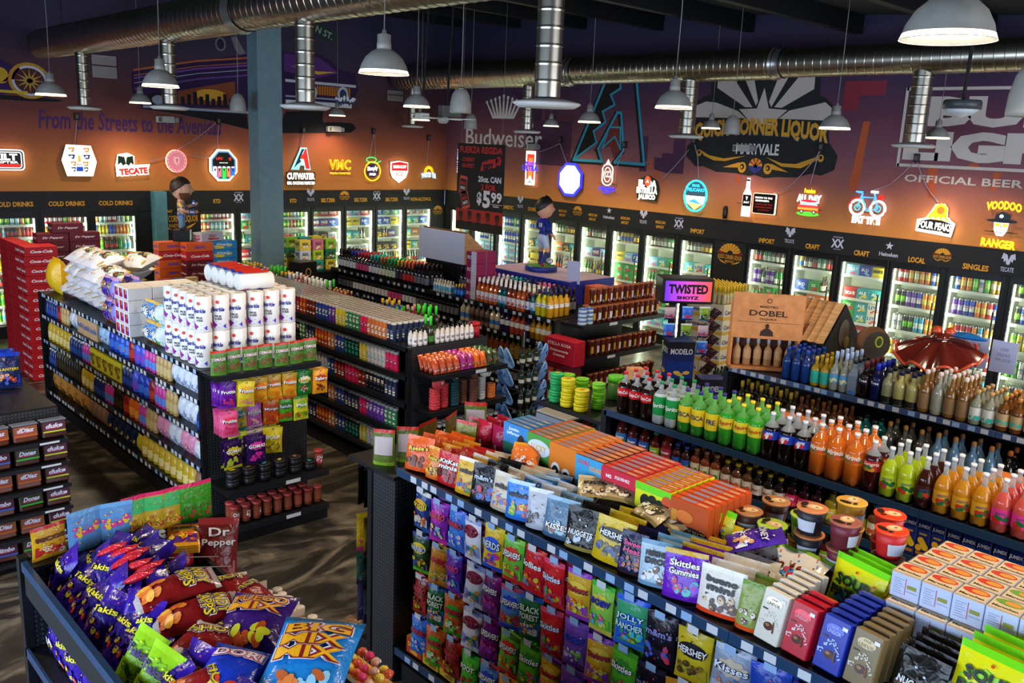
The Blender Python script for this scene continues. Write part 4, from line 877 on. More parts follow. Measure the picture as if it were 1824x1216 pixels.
# ---- candles: tall glass jars
CAN = []
for i, (c, c2, d) in enumerate([('#6a3aa0', '#d8d0e8', 'purple and white'), ('#3a8a5a', '#d8e0c8', 'green'), ('#d87a3a', '#e8e2d8', 'orange topped'), ('#2a4a9a', '#c8d8e8', 'blue'), ('#c8d83a', '#f0e8a0', 'yellow green'), ('#8a1c2a', '#c84a54', 'dark red'), ('#e8285a', '#8a4aa0', 'pink and purple'), ('#e8d23a', '#e8e4a8', 'yellow'), ('#143a34', '#2a9a8a', 'dark teal'), ('#14141c', '#4a4a5a', 'black'), ('#c84a1c', '#e8963a', 'orange'), ('#d8d4d0', '#8ab8d8', 'white and pale blue'), ('#7a2a1c', '#b8402c', 'brick red'), ('#24304a', '#6a7aa8', 'navy')]):
    m = MB(); R = .031; rnd = random.Random(i)
    m.lathe([(R*.9, 0), (R, .006), (R, .165), (R, .172), (R, .20), (R*.9, .2), (R*.86, .165), (.0001, .165)], [mat(c, .25, 0, 0, .5), mat(c, .25, 0, 0, .5), mat(c, .25, 0, 0, .5), mat('#b8b4a8', .1, 0, 0, .6), mat('#e4dcd6', .08, 0, 0, .8), mat('#77685f', .15), mat('#54463f', .4)], 12, cap=False)
    for k in range(5): m.rect(-.022+rnd.uniform(-.003, .003), .03+k*.025, .022, .03+k*.025+rnd.uniform(.008, .02), mat([c2, c, '#e8e0d0'][rnd.randrange(3)], .4), cyl(R, .001+.0002*k), 4, 1)
    m.ell(0, .1, .014, .022, mat(c2, .4), cyl(R, .0025)); m.ell(0, .112, .007, .009, mat('#c89a70', .4), cyl(R, .003))
    CAN.append(Kind('jar_candle', 'candle', m, (), '%s tall glass jar candle' % d))
# ---- cans and cooler stock
CANS = [can('tall_can', d+' tall can', .036, .235, a, b, t, tc) for d, a, b, t, tc in [('yellow', '#d8b82a', '#e8d25a', 'ARI', '#2a4a8a'), ('lime green', '#5ab82a', '#a8d85a', '', ''), ('blue', '#1c4ab8', '#d8d8e0', 'BUD', '#c8202a'), ('white and silver', '#d8d8d4', '#a8a8a8', 'LITE', '#2a4a9a'), ('orange', '#e07a2a', '#e8c05a', '', ''), ('sky blue', '#2a9ac8', '#d8e8e8', '', ''), ('black', '#1c1c20', '#6ab82a', 'M', '#8ae03a'), ('red', '#b81c24', '#e8d8c8', '', ''), ('gold', '#c89a3a', '#e8e0c0', '', ''), ('purple', '#5a2a9a', '#c8b8e0', '', '')]]
SHORT = [can('drink_can', d+' short can', .034, .16, a, b) for d, a, b in [('orange', '#e8843a', '#e8b87a'), ('pale blue', '#8ac8e0', '#e8f0f0'), ('white', '#e0e0da', '#b8c8c0'), ('green', '#2a9a3a', '#c8e05a'), ('red', '#c8242a', '#e8d8d8')]]
def sb(desc, body, cap, lab): return bottle('cooler_bottle', 'bottle', desc, .034, .22, body, label=(.24, .5, lab), cap=(cap, .014), shoulder=.6, rn=.36, parts=False, seg=8)
SB = [sb('red soda bottle', '#8a1c14', '#c8202a', '#c8202a'), sb('green soda bottle', '#1c9a3a', '#d8d83a', '#2ab84a'), sb('yellow soda bottle', '#d8b81c', '#e8e0d8', '#e8d84a'), sb('blue soda bottle', '#1c4ad0', '#1c2c9a', '#2a6ae0'), sb('orange soda bottle', '#e0721c', '#e87a2a', '#e8963a'), sb('clear water bottle', '#b8ccd0', '#e8e8e8', '#5ab0e0'), sb('lime soda bottle', '#8ad02a', '#e8e8e8', '#3aa83a'), sb('dark cola bottle', '#24100c', '#c8202a', '#b81c24')]
def bb(desc, body, cap, lab): return bottle('beer_bottle', 'bottle', desc, .034, .26, body, label=(.14, .42, lab), cap=(cap, .01), shoulder=.52, rn=.4, parts=False, seg=8)
BBO = [bb('brown beer bottle with white label', '#3a1c0c', '#d8c88a', '#e0dccc'), bb('green beer bottle with white label', '#1c6a2c', '#c8202a', '#d8e0d0'), bb('brown beer bottle with gold label', '#2c1408', '#b8963a', '#d8a82a'), bb('clear beer bottle with blue label', '#c8a84a', '#2a4a9a', '#2a5ab8'), bb('dark beer bottle with red label', '#20100c', '#b82a2a', '#b83a2a')]
def pk(desc, col, txt, tc='#ffffff', blobs=(), w=.19, h=.155, band=None): return carton('drink_pack', desc, w, .2, h, col, txt, tc, band, blobs, 'carton', sidetxt=False)
PK = [pk('yellow drink pack', '#e0c024', 'MIKE', '#2a2a2a', ('#e8e040',)), pk('green beer pack', '#1c8a34', 'XX', '#e8e8e8', ('#c82a2a',)), pk('white beer pack', '#dcd8d0', 'LITE', '#2a4aa0', ('#c84a3a',)), pk('blue beer pack', '#1c3cae', 'BUD', '#ffffff', ('#8ab8e8',)), pk('red beer pack', '#b8202a', 'TECATE', '#ffffff'), pk('orange drink pack', '#e0702a', 'IPA', '#ffffff', ('#3a8a4a',)), pk('teal drink pack', '#2a9aa8', 'ALE', '#ffffff', ('#e8d25a',)), pk('purple drink pack', '#4a2a8a', 'HAZE', '#ffffff', ('#d86a3a',)), pk('black beer pack', '#202024', 'MOD', '#e0b03a', ('#e0b03a',)), pk('sky blue drink pack', '#7ab8e0', 'TRULY', '#ffffff', ('#e85a8a',))]
# ================================================================ gondolas
LIP = mat('#1a1d22', .3); LIP_BLUELIT = mat('#2a4668', .25, .2); TAGW = mat('#c9ccd2', .5); TAGB = mat('#8fb0d8', .5)  # second lip colour has the blue light falling on the lips mixed in
def shelf(par, x0, x1, y0, y1, z, side, lipm=LIP, tags=.0, th=.03, seed=0, loc0=(0, 0), name='shelf'):
    """one shelf tray; side = which edge carries the price rail"""
    m = MB(); m.box(x0, y0, z-th, x1, y1, z, BLK)
    rnd = random.Random(seed+int(z*100))
    ax, ay = loc0
    if side == '-x':
        m.box(x0-.012, y0, z-th-.012, x0, y1, z+.006, lipm)
        y = y0+.05
        while tags and y < y1-.1:
            m.rect(y, z-th-.006, y+.055, z+.002, TAGW if rnd.random() < .75 else TAGB, lambda u, v: (x0-.0135, u, v)); y += tags*rnd.uniform(.7, 1.5)
    elif side == '+x': m.box(x1, y0, z-th-.012, x1+.012, y1, z+.006, lipm)
    elif side == '-y':
        m.box(x0, y0-.012, z-th-.012, x1, y0, z+.006, lipm)
        if tags: m.rect(x0+(x1-x0)*tags, z-th-.004, x0+(x1-x0)*tags+.14, z, TAGW, lambda u, v: (u, y0-.0135, v))
    elif side == '+y': m.box(x0, y1, z-th-.012, x1, y1+.012, z+.006, lipm)
    m.v = [(a-ax, b-ay, c) for a, b, c in m.v]
    return m.obj(name, par)
def gondola(label, x0, x1, y0, y1, levels, top, tags=.16, lipm=LIP, fulltop=True, post=True, right=True, split=None):
    o = empty('gondola_shelving', (x0, y0, 0), 0, label, 'shelving'); xc = (x0+x1)/2; L = (x0, y0)
    m = MB(); m.box(x0+.03, y0+.02, 0, x1-.03, y1-.02, .13, BLK2); m.v = [(a-L[0], b-L[1], c) for a, b, c in m.v]; m.obj('base_plinth', o)
    m = MB(); m.box(xc-.02, y0, .1, xc+.02, y1, top-.02, PEG); m.v = [(a-L[0], b-L[1], c) for a, b, c in m.v]; m.obj('pegboard_panel', o)
    n = max(1, round((y1-y0)/1.2)); seg = (y1-y0)/n
    for z in [levels[0]]+list(levels[1:]):
        for k in range(n):
            shelf(o, x0, xc-.02, y0+k*seg, y0+(k+1)*seg-.003, z, '-x', lipm, tags, .03, k, L)
            if right: shelf(o, xc+.02, x1, y0+k*seg, y0+(k+1)*seg-.003, z, '+x', lipm, 0, .03, k, L)
    if fulltop:
        for k in range(n): shelf(o, x0, x1, y0+k*seg, y0+(k+1)*seg-.003, top, '-x', lipm, tags, .03, k, L, 'top_shelf')
    for k in range(n+1):
        m = MB(); y = min(max(y0+k*seg, y0+.015), y1-.015); m.box(xc-.03, y-.015, 0, xc+.03, y+.015, top-.03, BLK); m.v = [(a-L[0], b-L[1], c) for a, b, c in m.v]; m.obj('upright_post', o)
    if post:
        for ye in post:
            m = MB(); m.box(x0-.005, ye-.02, 0, x1, ye+.02, top-.01, PEG); m.box(x0-.012, ye-.025, 0, x0+.03, ye+.025, top-.005, BLK); m.v = [(a-L[0], b-L[1], c) for a, b, c in m.v]; m.obj('end_panel', o)
    return o
G2 = gondola('long black gondola stacked with paper towels and cleaning goods', 2.97, 3.95, 6.87, 11.3, (.25, .57, .87, 1.17), 1.43, .1, post=(6.87, 11.3))
G3 = gondola('black gondola crowded with glass jar candles', 4.93, 5.93, 6.64, 11.2, (.25, .55, .85, 1.13), 1.42, 0, post=(6.64, 11.2))
G4 = gondola('black gondola of wine and flavoured vodka bottles', 7.15, 8.35, 6.85, 11.6, (.2, .52, .83, 1.13), 1.42, .13, post=(6.85, 11.6))
G5 = gondola('candy aisle gondola with pegged bags, nearest at centre', 2.97, 3.93, -.6, 4.08, (.24,), 1.44, .11, LIP_BLUELIT, post=(), right=True)
G6 = gondola('black gondola topped with two litre sodas', 5.0, 5.95, -.6, 4.2, (.22, .53, .84, 1.13), 1.42, 0, LIP_BLUELIT, post=(4.2,))
G7 = gondola('gondola of tequila bottles behind the sodas', 7.03, 8.0, -.3, 4.45, (.25, .6, 1.02), 1.42, .09, mat('#465c86', .3, .2), post=(4.45,))  # rail colour includes blue light, like the lips of the nearer gondolas
G1 = gondola('snack gondola heaped with purple chip bags, front left', .95, 1.73, .4, 4.25, (.24, .6, .95), 1.42, 0, LIP_BLUELIT, post=(4.25,), fulltop=False)
G0 = gondola('dark gondola of packaged pastries at the left edge', .93, 1.98, 7.3, 9.9, (.2, .6, .95), 1.2, 0, post=(7.3,))
LG1 = (.95, .4)
# ---- end cap of the paper goods gondola (faces the camera)
def endcap(label, x0, x1, yb, yf, levels, top, tags=.55, side=True, face='-y'):
    o = empty('end_cap_shelf', (x0, min(yb, yf), 0), 0, label, 'shelving'); L = (x0, min(yb, yf)); a, b = min(yb, yf), max(yb, yf)
    q = lambda m: setattr(m, 'v', [(x-L[0], y-L[1], z) for x, y, z in m.v]) or m
    m = MB(); m.box(x0, a+.02, 0, x1, b-.02, .11, BLK2); q(m).obj('base_plinth', o)
    for z in levels: shelf(o, x0, x1, a, b, z, face, LIP, tags, .03, 0, L)
    if top: shelf(o, x0, x1, a, b, top, face, LIP, tags, .03, 0, L, 'top_shelf')
    return o
E2 = endcap('near end cap of the paper goods gondola with dried fruit bags', 3.0, 3.95, 6.84, 6.48, (.14, .46), 0)
mb = MB(); mb.box(0, 0, -.03, .98, .24, 0, BLK); mb.box(0, -.012, -.04, .98, 0, .006, LIP); mb.obj('top_shelf', E2, (-.03, .13, 1.43))
E3 = endcap('near end cap of the candle gondola with sauces and hockey puck tins', 4.97, 5.92, 6.61, 6.3, (.14, .5, .85, 1.2), 0)
E4 = endcap('near end cap of the wine gondola with jarred drink cups', 7.22, 8.7, 6.82, 6.47, (.2, .62, 1.02), 1.41, .3)
E6 = endcap('far end cap of the soda gondola with salsa tubs', 5.02, 5.95, 4.23, 4.92, (.2,), 1.30, .0, face='+y')
# G5 far end: box unit with perforated side, top ledge, hanging packets on +y face
def farend():
    o = empty('end_display_unit', (2.95, 4.08, 0), 0, 'dark perforated end unit of the candy gondola with hanging packets', 'shelving')
    m = MB(); m.box(0, 0, .0, .98, .27, 1.36, PEG); m.obj('perforated_cabinet', o)
    m = MB(); m.box(-.01, .235, 0, .05, .285, 1.37, BLK, .004); m.obj('corner_post', o)
    m = MB(); m.box(-.01, -.0, 1.36, .98, .5, 1.385, BLK); m.obj('top_shelf', o)
    m = MB(); m.box(0, .27, 0, .96, .56, .14, BLK2, .004); m.obj('base_shelf', o)
farend()
# ================================================================ G2 stock: rear to near
def mkroll():
    m = MB(); W1 = noise_mat('quilted_paper', '#dcd9d2', '#efece6', 90, .8, 0, 2, .4, .6, .5)
    m.lathe([(.062, 0), (.066, .006), (.066, .272), (.062, .278), (.02, .278), (.02, .262), (.0001, .262)], [W1, mat('#e9e7e4', .35, 0, 0, .3), W1, W1, CARD, CARD], 20)
    f = cyl(.066, .002, 0)
    for th in (0, 2.2):
        f = cyl(.066, .002, th)
        m.text('Sparkle', 0, .165, 0, mat('#2a2a8a', .4), cyl(.066, .003, th), wmax=.1, h=.045, bold=.03, rot=.0, shear=.3)
        m.ell(.0, .225, .016, .014, mat('#d83a2a', .4), f); m.ngon([(-.05, .08), (-.02, .05), (.03, .028), (.06, .02), (.06, .05), (.02, .06)], mat('#4a2ac0', .4), f)
        m.ngon([(-.055, .09), (-.045, .03), (-.02, .02), (.02, .02), (-.02, .045)], mat('#d82a3c', .4), cyl(.066, .0026, th)); m.ngon([(-.045, .075), (-.01, .05), (.04, .04), (.06, .055), (.06, .02), (-.03, .02)], mat('#4a2ac0', .4), cyl(.066, .0022, th))
        m.text('PICK|A SIZE'.split('|')[0], .005, .115, 0, mat('#15151c', .4), cyl(.066, .003, th), wmax=.05, h=.016, bold=.04); m.text('A SIZE', .005, .095, 0, mat('#15151c', .4), cyl(.066, .003, th), wmax=.05, h=.016, bold=.04)
    return Kind('paper_towel_roll', 'paper towels', m, (), 'white paper towel roll with purple swoosh')
ROLL = mkroll()
wz = 1.43
for lay in range(2):
    for cx in range(6):
        for cy in range(5):
            if lay == 0 and cx > 0 and 0 < cy < 4 and cx < 5: continue
            pos = 'lower' if lay == 0 else 'upper'
            put(ROLL, (3.07+cx*.156+random.uniform(-.004, .004), 7.0+cy*.156, wz+lay*.304), -.9+random.uniform(-.15, .15), 'white paper towel roll with purple swoosh, standing in the %s layer' % pos, 'paper towel rolls, %s layer' % pos, sc=1.09)
for i in range(5):
    REQ.append((ROLL, (3.42, 7.08+i*.148, wz+.608+.075), (pi/2, 0, pi/2), 'paper towel roll lying on its side across the upright ones', 'lying paper towel rolls', 1.14, True))
mb = MB(); mb.rect(-.12, -.34, .12, .3, mat('#d8301c', .35), lambda u, v: (u, v, .01*cos(v*42)), 2, 16); mb.rect(-.16, -.34, -.12, .3, mat('#2a3ab8', .35), lambda u, v: (u, v, .001+.01*cos(v*42)), 1, 16)
mb.text('Sparkle', .07, 0, 0, WHT, lambda u, v: (u, v, .014), wmax=.12, h=.05, rot=1.57); mb.obj('plastic_wrap', None, (3.58, 7.38, wz+.608+.155), 0, 'red and blue printed wrap over the lying paper rolls', 'plastic wrap')
TB = carton('tissue_box', 'white tissue box with red and blue square', .115, .23, .115, '#e4e0da', '', patch=[('#c8222c', -.36, .14, .05, .86), ('#5a2ab0', -.05, .14, .36, .86), ('#e4e0da', .0, .5, .3, .86)], sidetxt=False, bev=.004)
for k in range(3):
    for j in range(4):
        for d in range(3): put(TB, (3.06+d*.236, 8.65-k*.118, wz+j*.118), -pi/2, 'white tissue box with red and blue square, %s column of the stack' % ['left', 'middle', 'right'][k], 'tissue boxes in the %s column' % ['left', 'middle', 'right'][k], sc=1)
BP = bag('paper_pack', 'paper goods', 'sky blue pack of bath tissue', .2, .2, .13, '#3a8ad8', '#e8c05a', '#e0a83a', 'Soft', '#ffffff', seed=3, blobs=('#ffffff', '#d8e8f0'), bv=.3, tv=.6, th=.3)
BP2 = bag('paper_pack', 'paper goods', 'white and green pack of napkins', .13, .2, .13, '#dfe8ea', '#8ac8e0', '#4ab8d8', '', blobs=('#5ac83a', '#3a8ad8'), seed=4)
BP3 = bag('paper_pack', 'paper goods', 'violet and gold household pack', .16, .24, .13, '#3a2a9a', '#c8a0c8', '#c8782a', 'Glad', '#e8d8a0', blobs=('#d88a2a', '#8a4ac0'), seed=5)
BP4 = bag('paper_pack', 'paper goods', 'pink and blue flowered pack', .15, .24, .13, '#8a8ae0', '#d8a0d0', '#a06ac8', '', blobs=('#e06aa0', '#4a8ae0'), seed=6)
for k, (b, ys, n) in enumerate(((BP, 8.12, 2), (BP2, 7.86, 1), (BP4, 8.98, 1), (BP3, 9.2, 2))):
    for i in range(n):
        for j in range(2):
            for d in range(2): put(b, (3.06+d*.2, ys-i*.19*(1), wz+j*b.h), -pi/2+random.uniform(-.05, .05), b.desc+', stacked on top of the paper goods gondola', b.desc+' stack')
WB = bag('bagged_plates', 'plastic bag', 'bulky clear wrapped white foam plate bag', .34, .4, .2, '#d9dade', '#d6b23a', '#e0dfe4', '', blobs=('#3a3430', '#e0a82a', '#d8b04a', '#3aa06a', '#d84a5a'), seed=11, bv=.5)
for j in range(4):
    for i in range(5 if j < 3 else 3):
        REQ.append((WB, (3.05+.05*(j % 2), 10.75-i*.27-.08*j, wz+.1+j*.12), (radians(-82)+random.uniform(-.1, .1), random.uniform(-.1, .1), -pi/2+random.uniform(-.25, .25)), 'bulky clear bag of white foam plates in the pile at the far end', 'bags of foam plates', 1, True))
for i in range(3): REQ.append((WB, (3.5, 10.6-i*.35, wz+.12+.16*i % .4), (radians(-80), 0, -pi/2+.3*i), 'bulky clear bag of white foam plates in the pile at the far end', 'bags of foam plates', 1.05, True))
put(bag('bagged_plates', 'plastic bag', 'yellow ended bag', .3, .42, .24, '#e0b41e', '#d8a818', '#e8c22a', '', seed=12), (3.12, 11.08, wz), -pi/2, 'yellow plastic bag at the far end of the plate bag pile')
# jugs and bottles below
def jug(desc, col, cap, lab, R=.06, h=.25, blobs=()):
    m = MB(); b = mat(col, .3, 0, 0, .3)
    m.lathe([(R*.9, 0), (R, .01), (R, h*.5), (R*.92, h*.66), (R*.45, h*.86), (R*.4, h*.88)], b, 14, sy=.75)
    m.tube([(R*.35, 0, h*.84), (R*.95, 0, h*.78), (R*1.02, 0, h*.62), (R*.9, 0, h*.5)], .011, b)
    l = MB(); l.lathe([(R+.0012, h*.14), (R+.0012, h*.46)], mat(lab, .4), 14, cap=False, sy=.76)
    for i, c in enumerate(blobs): l.ell((i-1)*.02, h*.3, .016, .02, mat(c, .4), lambda u, v: (u, -.75*sqrt(max(0, R*R-u*u))-.004, v), 8)
    c = MB(); c.lathe([(R*.5, h*.87), (R*.5, h*.99), (R*.4, h)], mat(cap, .35), 12)
    return Kind('cleaner_jug', 'bottle', m, [('label', l), ('cap', c)], desc)
JUG = [jug('blue detergent jug with white cap', '#2a5ad0', '#d8d8e8', '#4a8ae8', blobs=('#e8e8e8', '#d84a6a')), jug('red brown cleaner jug', '#8a1c1c', '#c8c8d8', '#b83a2a'), jug('violet blue softener jug', '#4a5ad8', '#e0d8e8', '#7a4ac8', blobs=('#e85aa0',)), jug('deep blue cleaner jug', '#1c3cae', '#e0e0e8', '#3a6ad0'), jug('orange cleaner jug', '#d8641a', '#e8e0d8', '#e8963a'), jug('yellow bleach jug', '#c8a82a', '#d8c86a', '#e8d88a', blobs=('#c83a3a',))]
SPR = [jug('slim tan spray bottle', '#b8965a', '#d8d0c0', '#c8b07a', .035, .24), jug('slim magenta bottle', '#c83a9a', '#e8e8f0', '#5a8ae0', .035, .22, ('#e8e8e8',)), jug('dark oil bottle with yellow label', '#241c10', '#d8b82a', '#3a2c14', .036, .24, ('#d8b82a',)), jug('navy bottle with white cap', '#1c2c6a', '#c8d0e0', '#2a4a9a', .036, .2)]
PKG = [bag('paper_pack', 'paper goods', 'white pack printed with blue flowers', .13, .22, .1, '#ccd4e0', blobs=('#6a8ac8', '#e0e0ea', '#a0b4d8'), seed=21), bag('paper_pack', 'paper goods', 'glossy blue bath tissue pack', .16, .22, .12, '#3a6ad0', '#a8c0e8', '#2a5ac0', 'Angel', '#ffffff', blobs=('#e8c05a', '#7aa0e8'), seed=22), bag('paper_pack', 'paper goods', 'pink wrapped tissue pack', .13, .23, .1, '#d890b0', blobs=('#e8b8d0', '#c86a94'), seed=23), bag('paper_pack', 'paper goods', 'white pack with red stripe and blue window', .15, .2, .1, '#d0d4e0', '#d02a4a', '#7ac0e0', blobs=('#3a9ac8', '#e8e8f0'), seed=24),
       carton('paper_pack', 'yellow box of trash bags', .17, .1, .2, '#c8b82a', 'HEFTY', '#5a3a1a', blobs=('#7a5a1a',), cat='paper goods'), carton('paper_pack', 'pale brown box of paper goods', .2, .16, .2, '#c0a078', 'bath', '#6a7aa8', cat='paper goods'), bag('paper_pack', 'paper goods', 'light blue wrapped rolls', .15, .21, .1, '#9ac0e0', blobs=('#e0e8f0', '#5a8ad0'), seed=25)]
random.seed(21)
W2 = ['top', 'upper', 'middle', 'lower', 'bottom']
run(2.97, 1.17, 11.2, 6.95, [(SPR[3], 5), (JUG[1], 1), (SPR[0], 3), (PKG[3], 2), (PKG[5], 3), (PKG[6], 2), (JUG[3], 2), (JUG[0], 2), (JUG[1], 1), (JUG[2], 2), (SPR[1], 3), (SPR[0], 4), (PKG[0], 4), (PKG[1], 3), (PKG[3], 2), (PKG[1], 2)], 'top paper goods row')
run(2.97, .87, 11.2, 6.95, [(JUG[5], 6), (SPR[3], 5), (SPR[1], 3), (PKG[4], 3), (PKG[4], 2), (SPR[3], 3), (JUG[2], 1), (JUG[3], 2), (JUG[1], 1), (SPR[1], 3), (SPR[0], 3), (PKG[0], 3), (PKG[2], 1), (PKG[0], 3), (PKG[1], 2), (PKG[6], 2), (PKG[3], 1)], 'upper paper goods row')
run(2.97, .57, 11.2, 6.95, [(SPR[3], 3), (SPR[2], 10), (JUG[5], 3), (SPR[3], 4), (SPR[1], 3), (SPR[2], 3), (JUG[1], 1), (JUG[4], 2), (SPR[1], 2), (SPR[0], 3), (PKG[2], 2), (PKG[0], 2), (PKG[2], 2), (PKG[3], 2), (PKG[1], 1), (PKG[3], 3)], 'middle paper goods row')
CHR = bag('charcoal_bag', 'bag', 'tan paper bag of charcoal', .26, .3, .12, '#b8823a', '#a06a2a', '#8a5a22', '', blobs=('#7a4a1a',), seed=31)
run(2.97, .25, 11.2, 6.95, [(CHR, 5), (bag('household_refill', 'bag', 'brown wrapped block of firelogs', .13, .24, .1, '#8a6a5a', '#a88a7a', '#6a4a3a', seed=32), 4), (bag('household_refill', 'bag', 'dark navy pet food bag', .16, .2, .1, '#14203c', blobs=('#2a4a9a', '#c8a83a'), seed=33), 5), (bag('household_refill', 'bag', 'yellow sponge pack', .14, .18, .08, '#b8a82a', seed=34), 1), (JUG[5], 9)], 'bottom paper goods row')
# ---- end cap E2: pouches on top, pegged dried fruit, tubs, shakers
PCH = [bag('snack_pouch', 'snack', 'green nut pouch with red top', .13, .2, .06, '#4a7a2a', '#c8301c', '#5a8a2c', 'DEMASIE', '#f0d8d8', stand=True, seed=40+i, blobs=('#7a3a24', '#8a4a2c'), bv=.3) for i in range(2)]
for i in range(7): put(PCH[i % 2], (3.03+i*.142, 6.66+random.uniform(-.02, .02), 1.44), random.uniform(-.15, .1), 'green nut pouch with red top, %s from the left on the end cap' % ORD[i])
def peg(desc, base, top, txt, blobs, **k): return bag('candy_bag', 'candy', desc, k.pop('w', .13), k.pop('h', .2), k.pop('t', .035), base, top, k.pop('bot', base), txt, k.pop('tc', '#ffffff'), blobs=blobs, hole=True, **k)
EB = [peg('purple fruit gummy bag', '#6a1a9a', '#5a1c8a', 'Frutita', ('#d83a9a', '#c82a6a'), bot='#7a2aa8', seed=51), peg('yellow fruit candy bag', '#e0c82a', '#d8c02a', 'Frutita', ('#e87aa0', '#e8a83a'), seed=52), peg('orange yellow mango candy bag', '#e8a82a', '#e0b02a', 'Frutita', ('#e8761c', '#e8961c'), bot='#e8761c', seed=53), peg('green spicy fruit bag', '#1c7a2c', '#1c8a34', 'Lucas', ('#8a2a1c', '#e8e0c0'), seed=54, tc='#e8d23a'), peg('orange tamarind bag', '#e8961a', '#e8a01c', 'Sabro', ('#3a2418', '#b83a1c'), seed=55),
      peg('pink guava gummy bag', '#e05a8a', '#d84a8a', 'Frutita', ('#d82a4a', '#e83a5a'), seed=56), peg('gold pineapple gummy bag', '#c8a82a', '#b8a03a', 'PINA', ('#3a9a9a', '#e8d84a'), bot='#2a9aa8', seed=57), peg('violet peach candy bag', '#b86ac0', '#c84a9a', 'Frutita', ('#e8c0c8', '#d84a6a'), bot='#e0a0c8', seed=58), peg('orange chili mango bag', '#d8561a', '#d89a2a', 'Mango', ('#b8301c', '#c84a2a'), seed=59), peg('bright green watermelon bag', '#5ac02a', '#d8561a', 'Sandia', ('#c8342a', '#3a7a1c'), seed=60), peg('yellow green tamarind bag', '#d8d02a', '#5aa82a', 'Pica', ('#a83a1c', '#7ab82a'), seed=61),
      peg('dark purple and lime spicy gummy bag', '#2a1044', '#3a1a5a', 'GOMAS', ('#b8c83a', '#c8d04a'), w=.17, h=.24, seed=62, bot='#d8c82a'), peg('dark purple and magenta gummy bag', '#2a1048', '#3a1a5a', 'GOMAS', ('#d82a9a', '#e03aa8'), w=.18, h=.24, seed=63), peg('lime green fruit candy bag', '#b8cc2a', '#c0cc3a', 'Limon', ('#d8e04a', '#8aa81c'), seed=64), peg('mixed candy bag in clear film', '#7a6a7a', '#c8b0a0', '', ('#d82a4a', '#2a6ad0', '#e8c82a'), w=.15, h=.21, seed=65), peg('yellow crinkled candy bag', '#d8c21c', '#c8b82a', 'BOLA', ('#8a5a1c', '#e8e04a'), w=.16, h=.21, seed=66)]
def hook(par, x, y, z, dy=-1, L=.3):
    m = MB(); m.tube([(0, 0, 0), (0, dy*L, 0), (0, dy*(L+.015), .015)], .003, STEEL, 5); m.obj('peg_hook', par, (x, y, z))
def pegs(par, rows, x0, dx, yb, nd, who, names):
    for r, (zt, kinds) in enumerate(rows):
        for c, k in enumerate(kinds):
            if k is None: continue
            b, n = k if isinstance(k, tuple) else (k, nd)
            x = x0+c*dx; lo = par.matrix_world.translation if False else par.location
            hook(par, x-lo.x, yb-lo.y, zt-.008, -1, .06+.03*n+.0)
            lab_ = '%s on peg row %s of %s, column %s' % (b.desc, ORD[r], who, ORD[c])
            for d in range(n):
                put(b, (x+random.uniform(-.006, .006), yb-.06-.04*d, zt-b.h*1.1), random.uniform(-.3, .02), lab_, lab_ if n > 1 else None, tilt=(random.uniform(-.02, .06), random.uniform(-.05, .05)), sc=1.1)
pegs(E2, [(1.36, [(EB[0], 4), (EB[1], 5), (EB[2], 4), (EB[2], 4), (EB[2], 4), (EB[3], 4), (EB[4], 5)]), (1.12, [(EB[5], 5), (EB[6], 2), (EB[7], 2), (EB[8], 2), (EB[9], 2), (EB[10], 3)]), (.88, [None, (EB[13], 2), (EB[14], 2), (EB[15], 3)])], 3.1, .142, 6.84, 3, 'the end cap', None)
put(EB[11], (3.12, 6.62, .62), .1, 'dark purple and lime spicy gummy bag low on the end cap', 'low lime gummy bags'); put(EB[11], (3.12, 6.68, .62), .1, 'dark purple and lime spicy gummy bag low on the end cap', 'low lime gummy bags')
put(EB[12], (3.32, 6.6, .63), -.05, 'dark purple and magenta gummy bag low on the end cap', 'low magenta gummy bags'); put(EB[12], (3.32, 6.66, .63), -.05, 'dark purple and magenta gummy bag low on the end cap', 'low magenta gummy bags')
def tub(desc, col, lid, R=.05, h=.06, name='round_tub', lt='', ring=None):
    m = MB(); m.lathe([(R*.92, 0), (R, .004), (R, h*.8)], mat(col, .4), 18)
    l = MB(); l.lathe([(R*1.04, h*.76), (R*1.04, h), (R*.9, h+.002), (.0001, h+.001)], [mat(lid, .35)]*2+[mat(ring or lid, .4)], 18)
    if lt: l.ell(0, 0, R*.5, R*.3, mat(lt, .4), lambda u, v: (u, v, h+.004))
    return Kind(name, 'tub', m, [('lid', l)], desc)
DT = [tub('black chew tub with gold lid', '#17171b', '#1c1c20', .055, .07, lt='#b8a83a'), tub('black chew tub with teal lid', '#15161a', '#1c1c20', .055, .07, lt='#3a9a9a'), tub('black tub with brown lid', '#181618', '#201c1c', .055, .07, lt='#8a5a3a')]
for i in range(6):
    for j in range(2 if i < 5 else 1): put(DT[(i*2) % 3], (3.1+i*.145, 6.6, .47+j*.073), .3*i, DT[(i*2) % 3].desc+', %s stack on the middle end cap shelf' % ORD[i], 'stack %d of black tubs' % (i+1))
def shaker(desc, col, lab_, lid): return bottle('powder_shaker', 'jar', desc, .038, .15, col, label=(.2, .75, lab_), cap=(lid, .02), shoulder=.85, rn=.9, txt='CHA', tc='#e8e0e8', seg=14, blobs=('#d84a7a', '#e8e0d8'))
SK = [shaker('brown chili powder shaker with pink printed label', '#7a3420', '#8a4030', '#a83a3a'), shaker('brown chili powder shaker with plain back', '#7a3824', '#7e3c28', '#b84a44')]
for i in range(9):
    put(SK[0] if i in (0, 6, 7) else SK[1], (3.09+i*.098, 6.55, .16), i*.5, '%s, %s from the left on the base shelf' % (SK[0 if i in (0, 6, 7) else 1].desc, ORD[i]))
    if i < 8: put(SK[1], (3.1+i*.098, 6.66, .16), 1+i, 'brown shaker standing behind the front row on the base shelf', 'rear shakers on the base shelf')
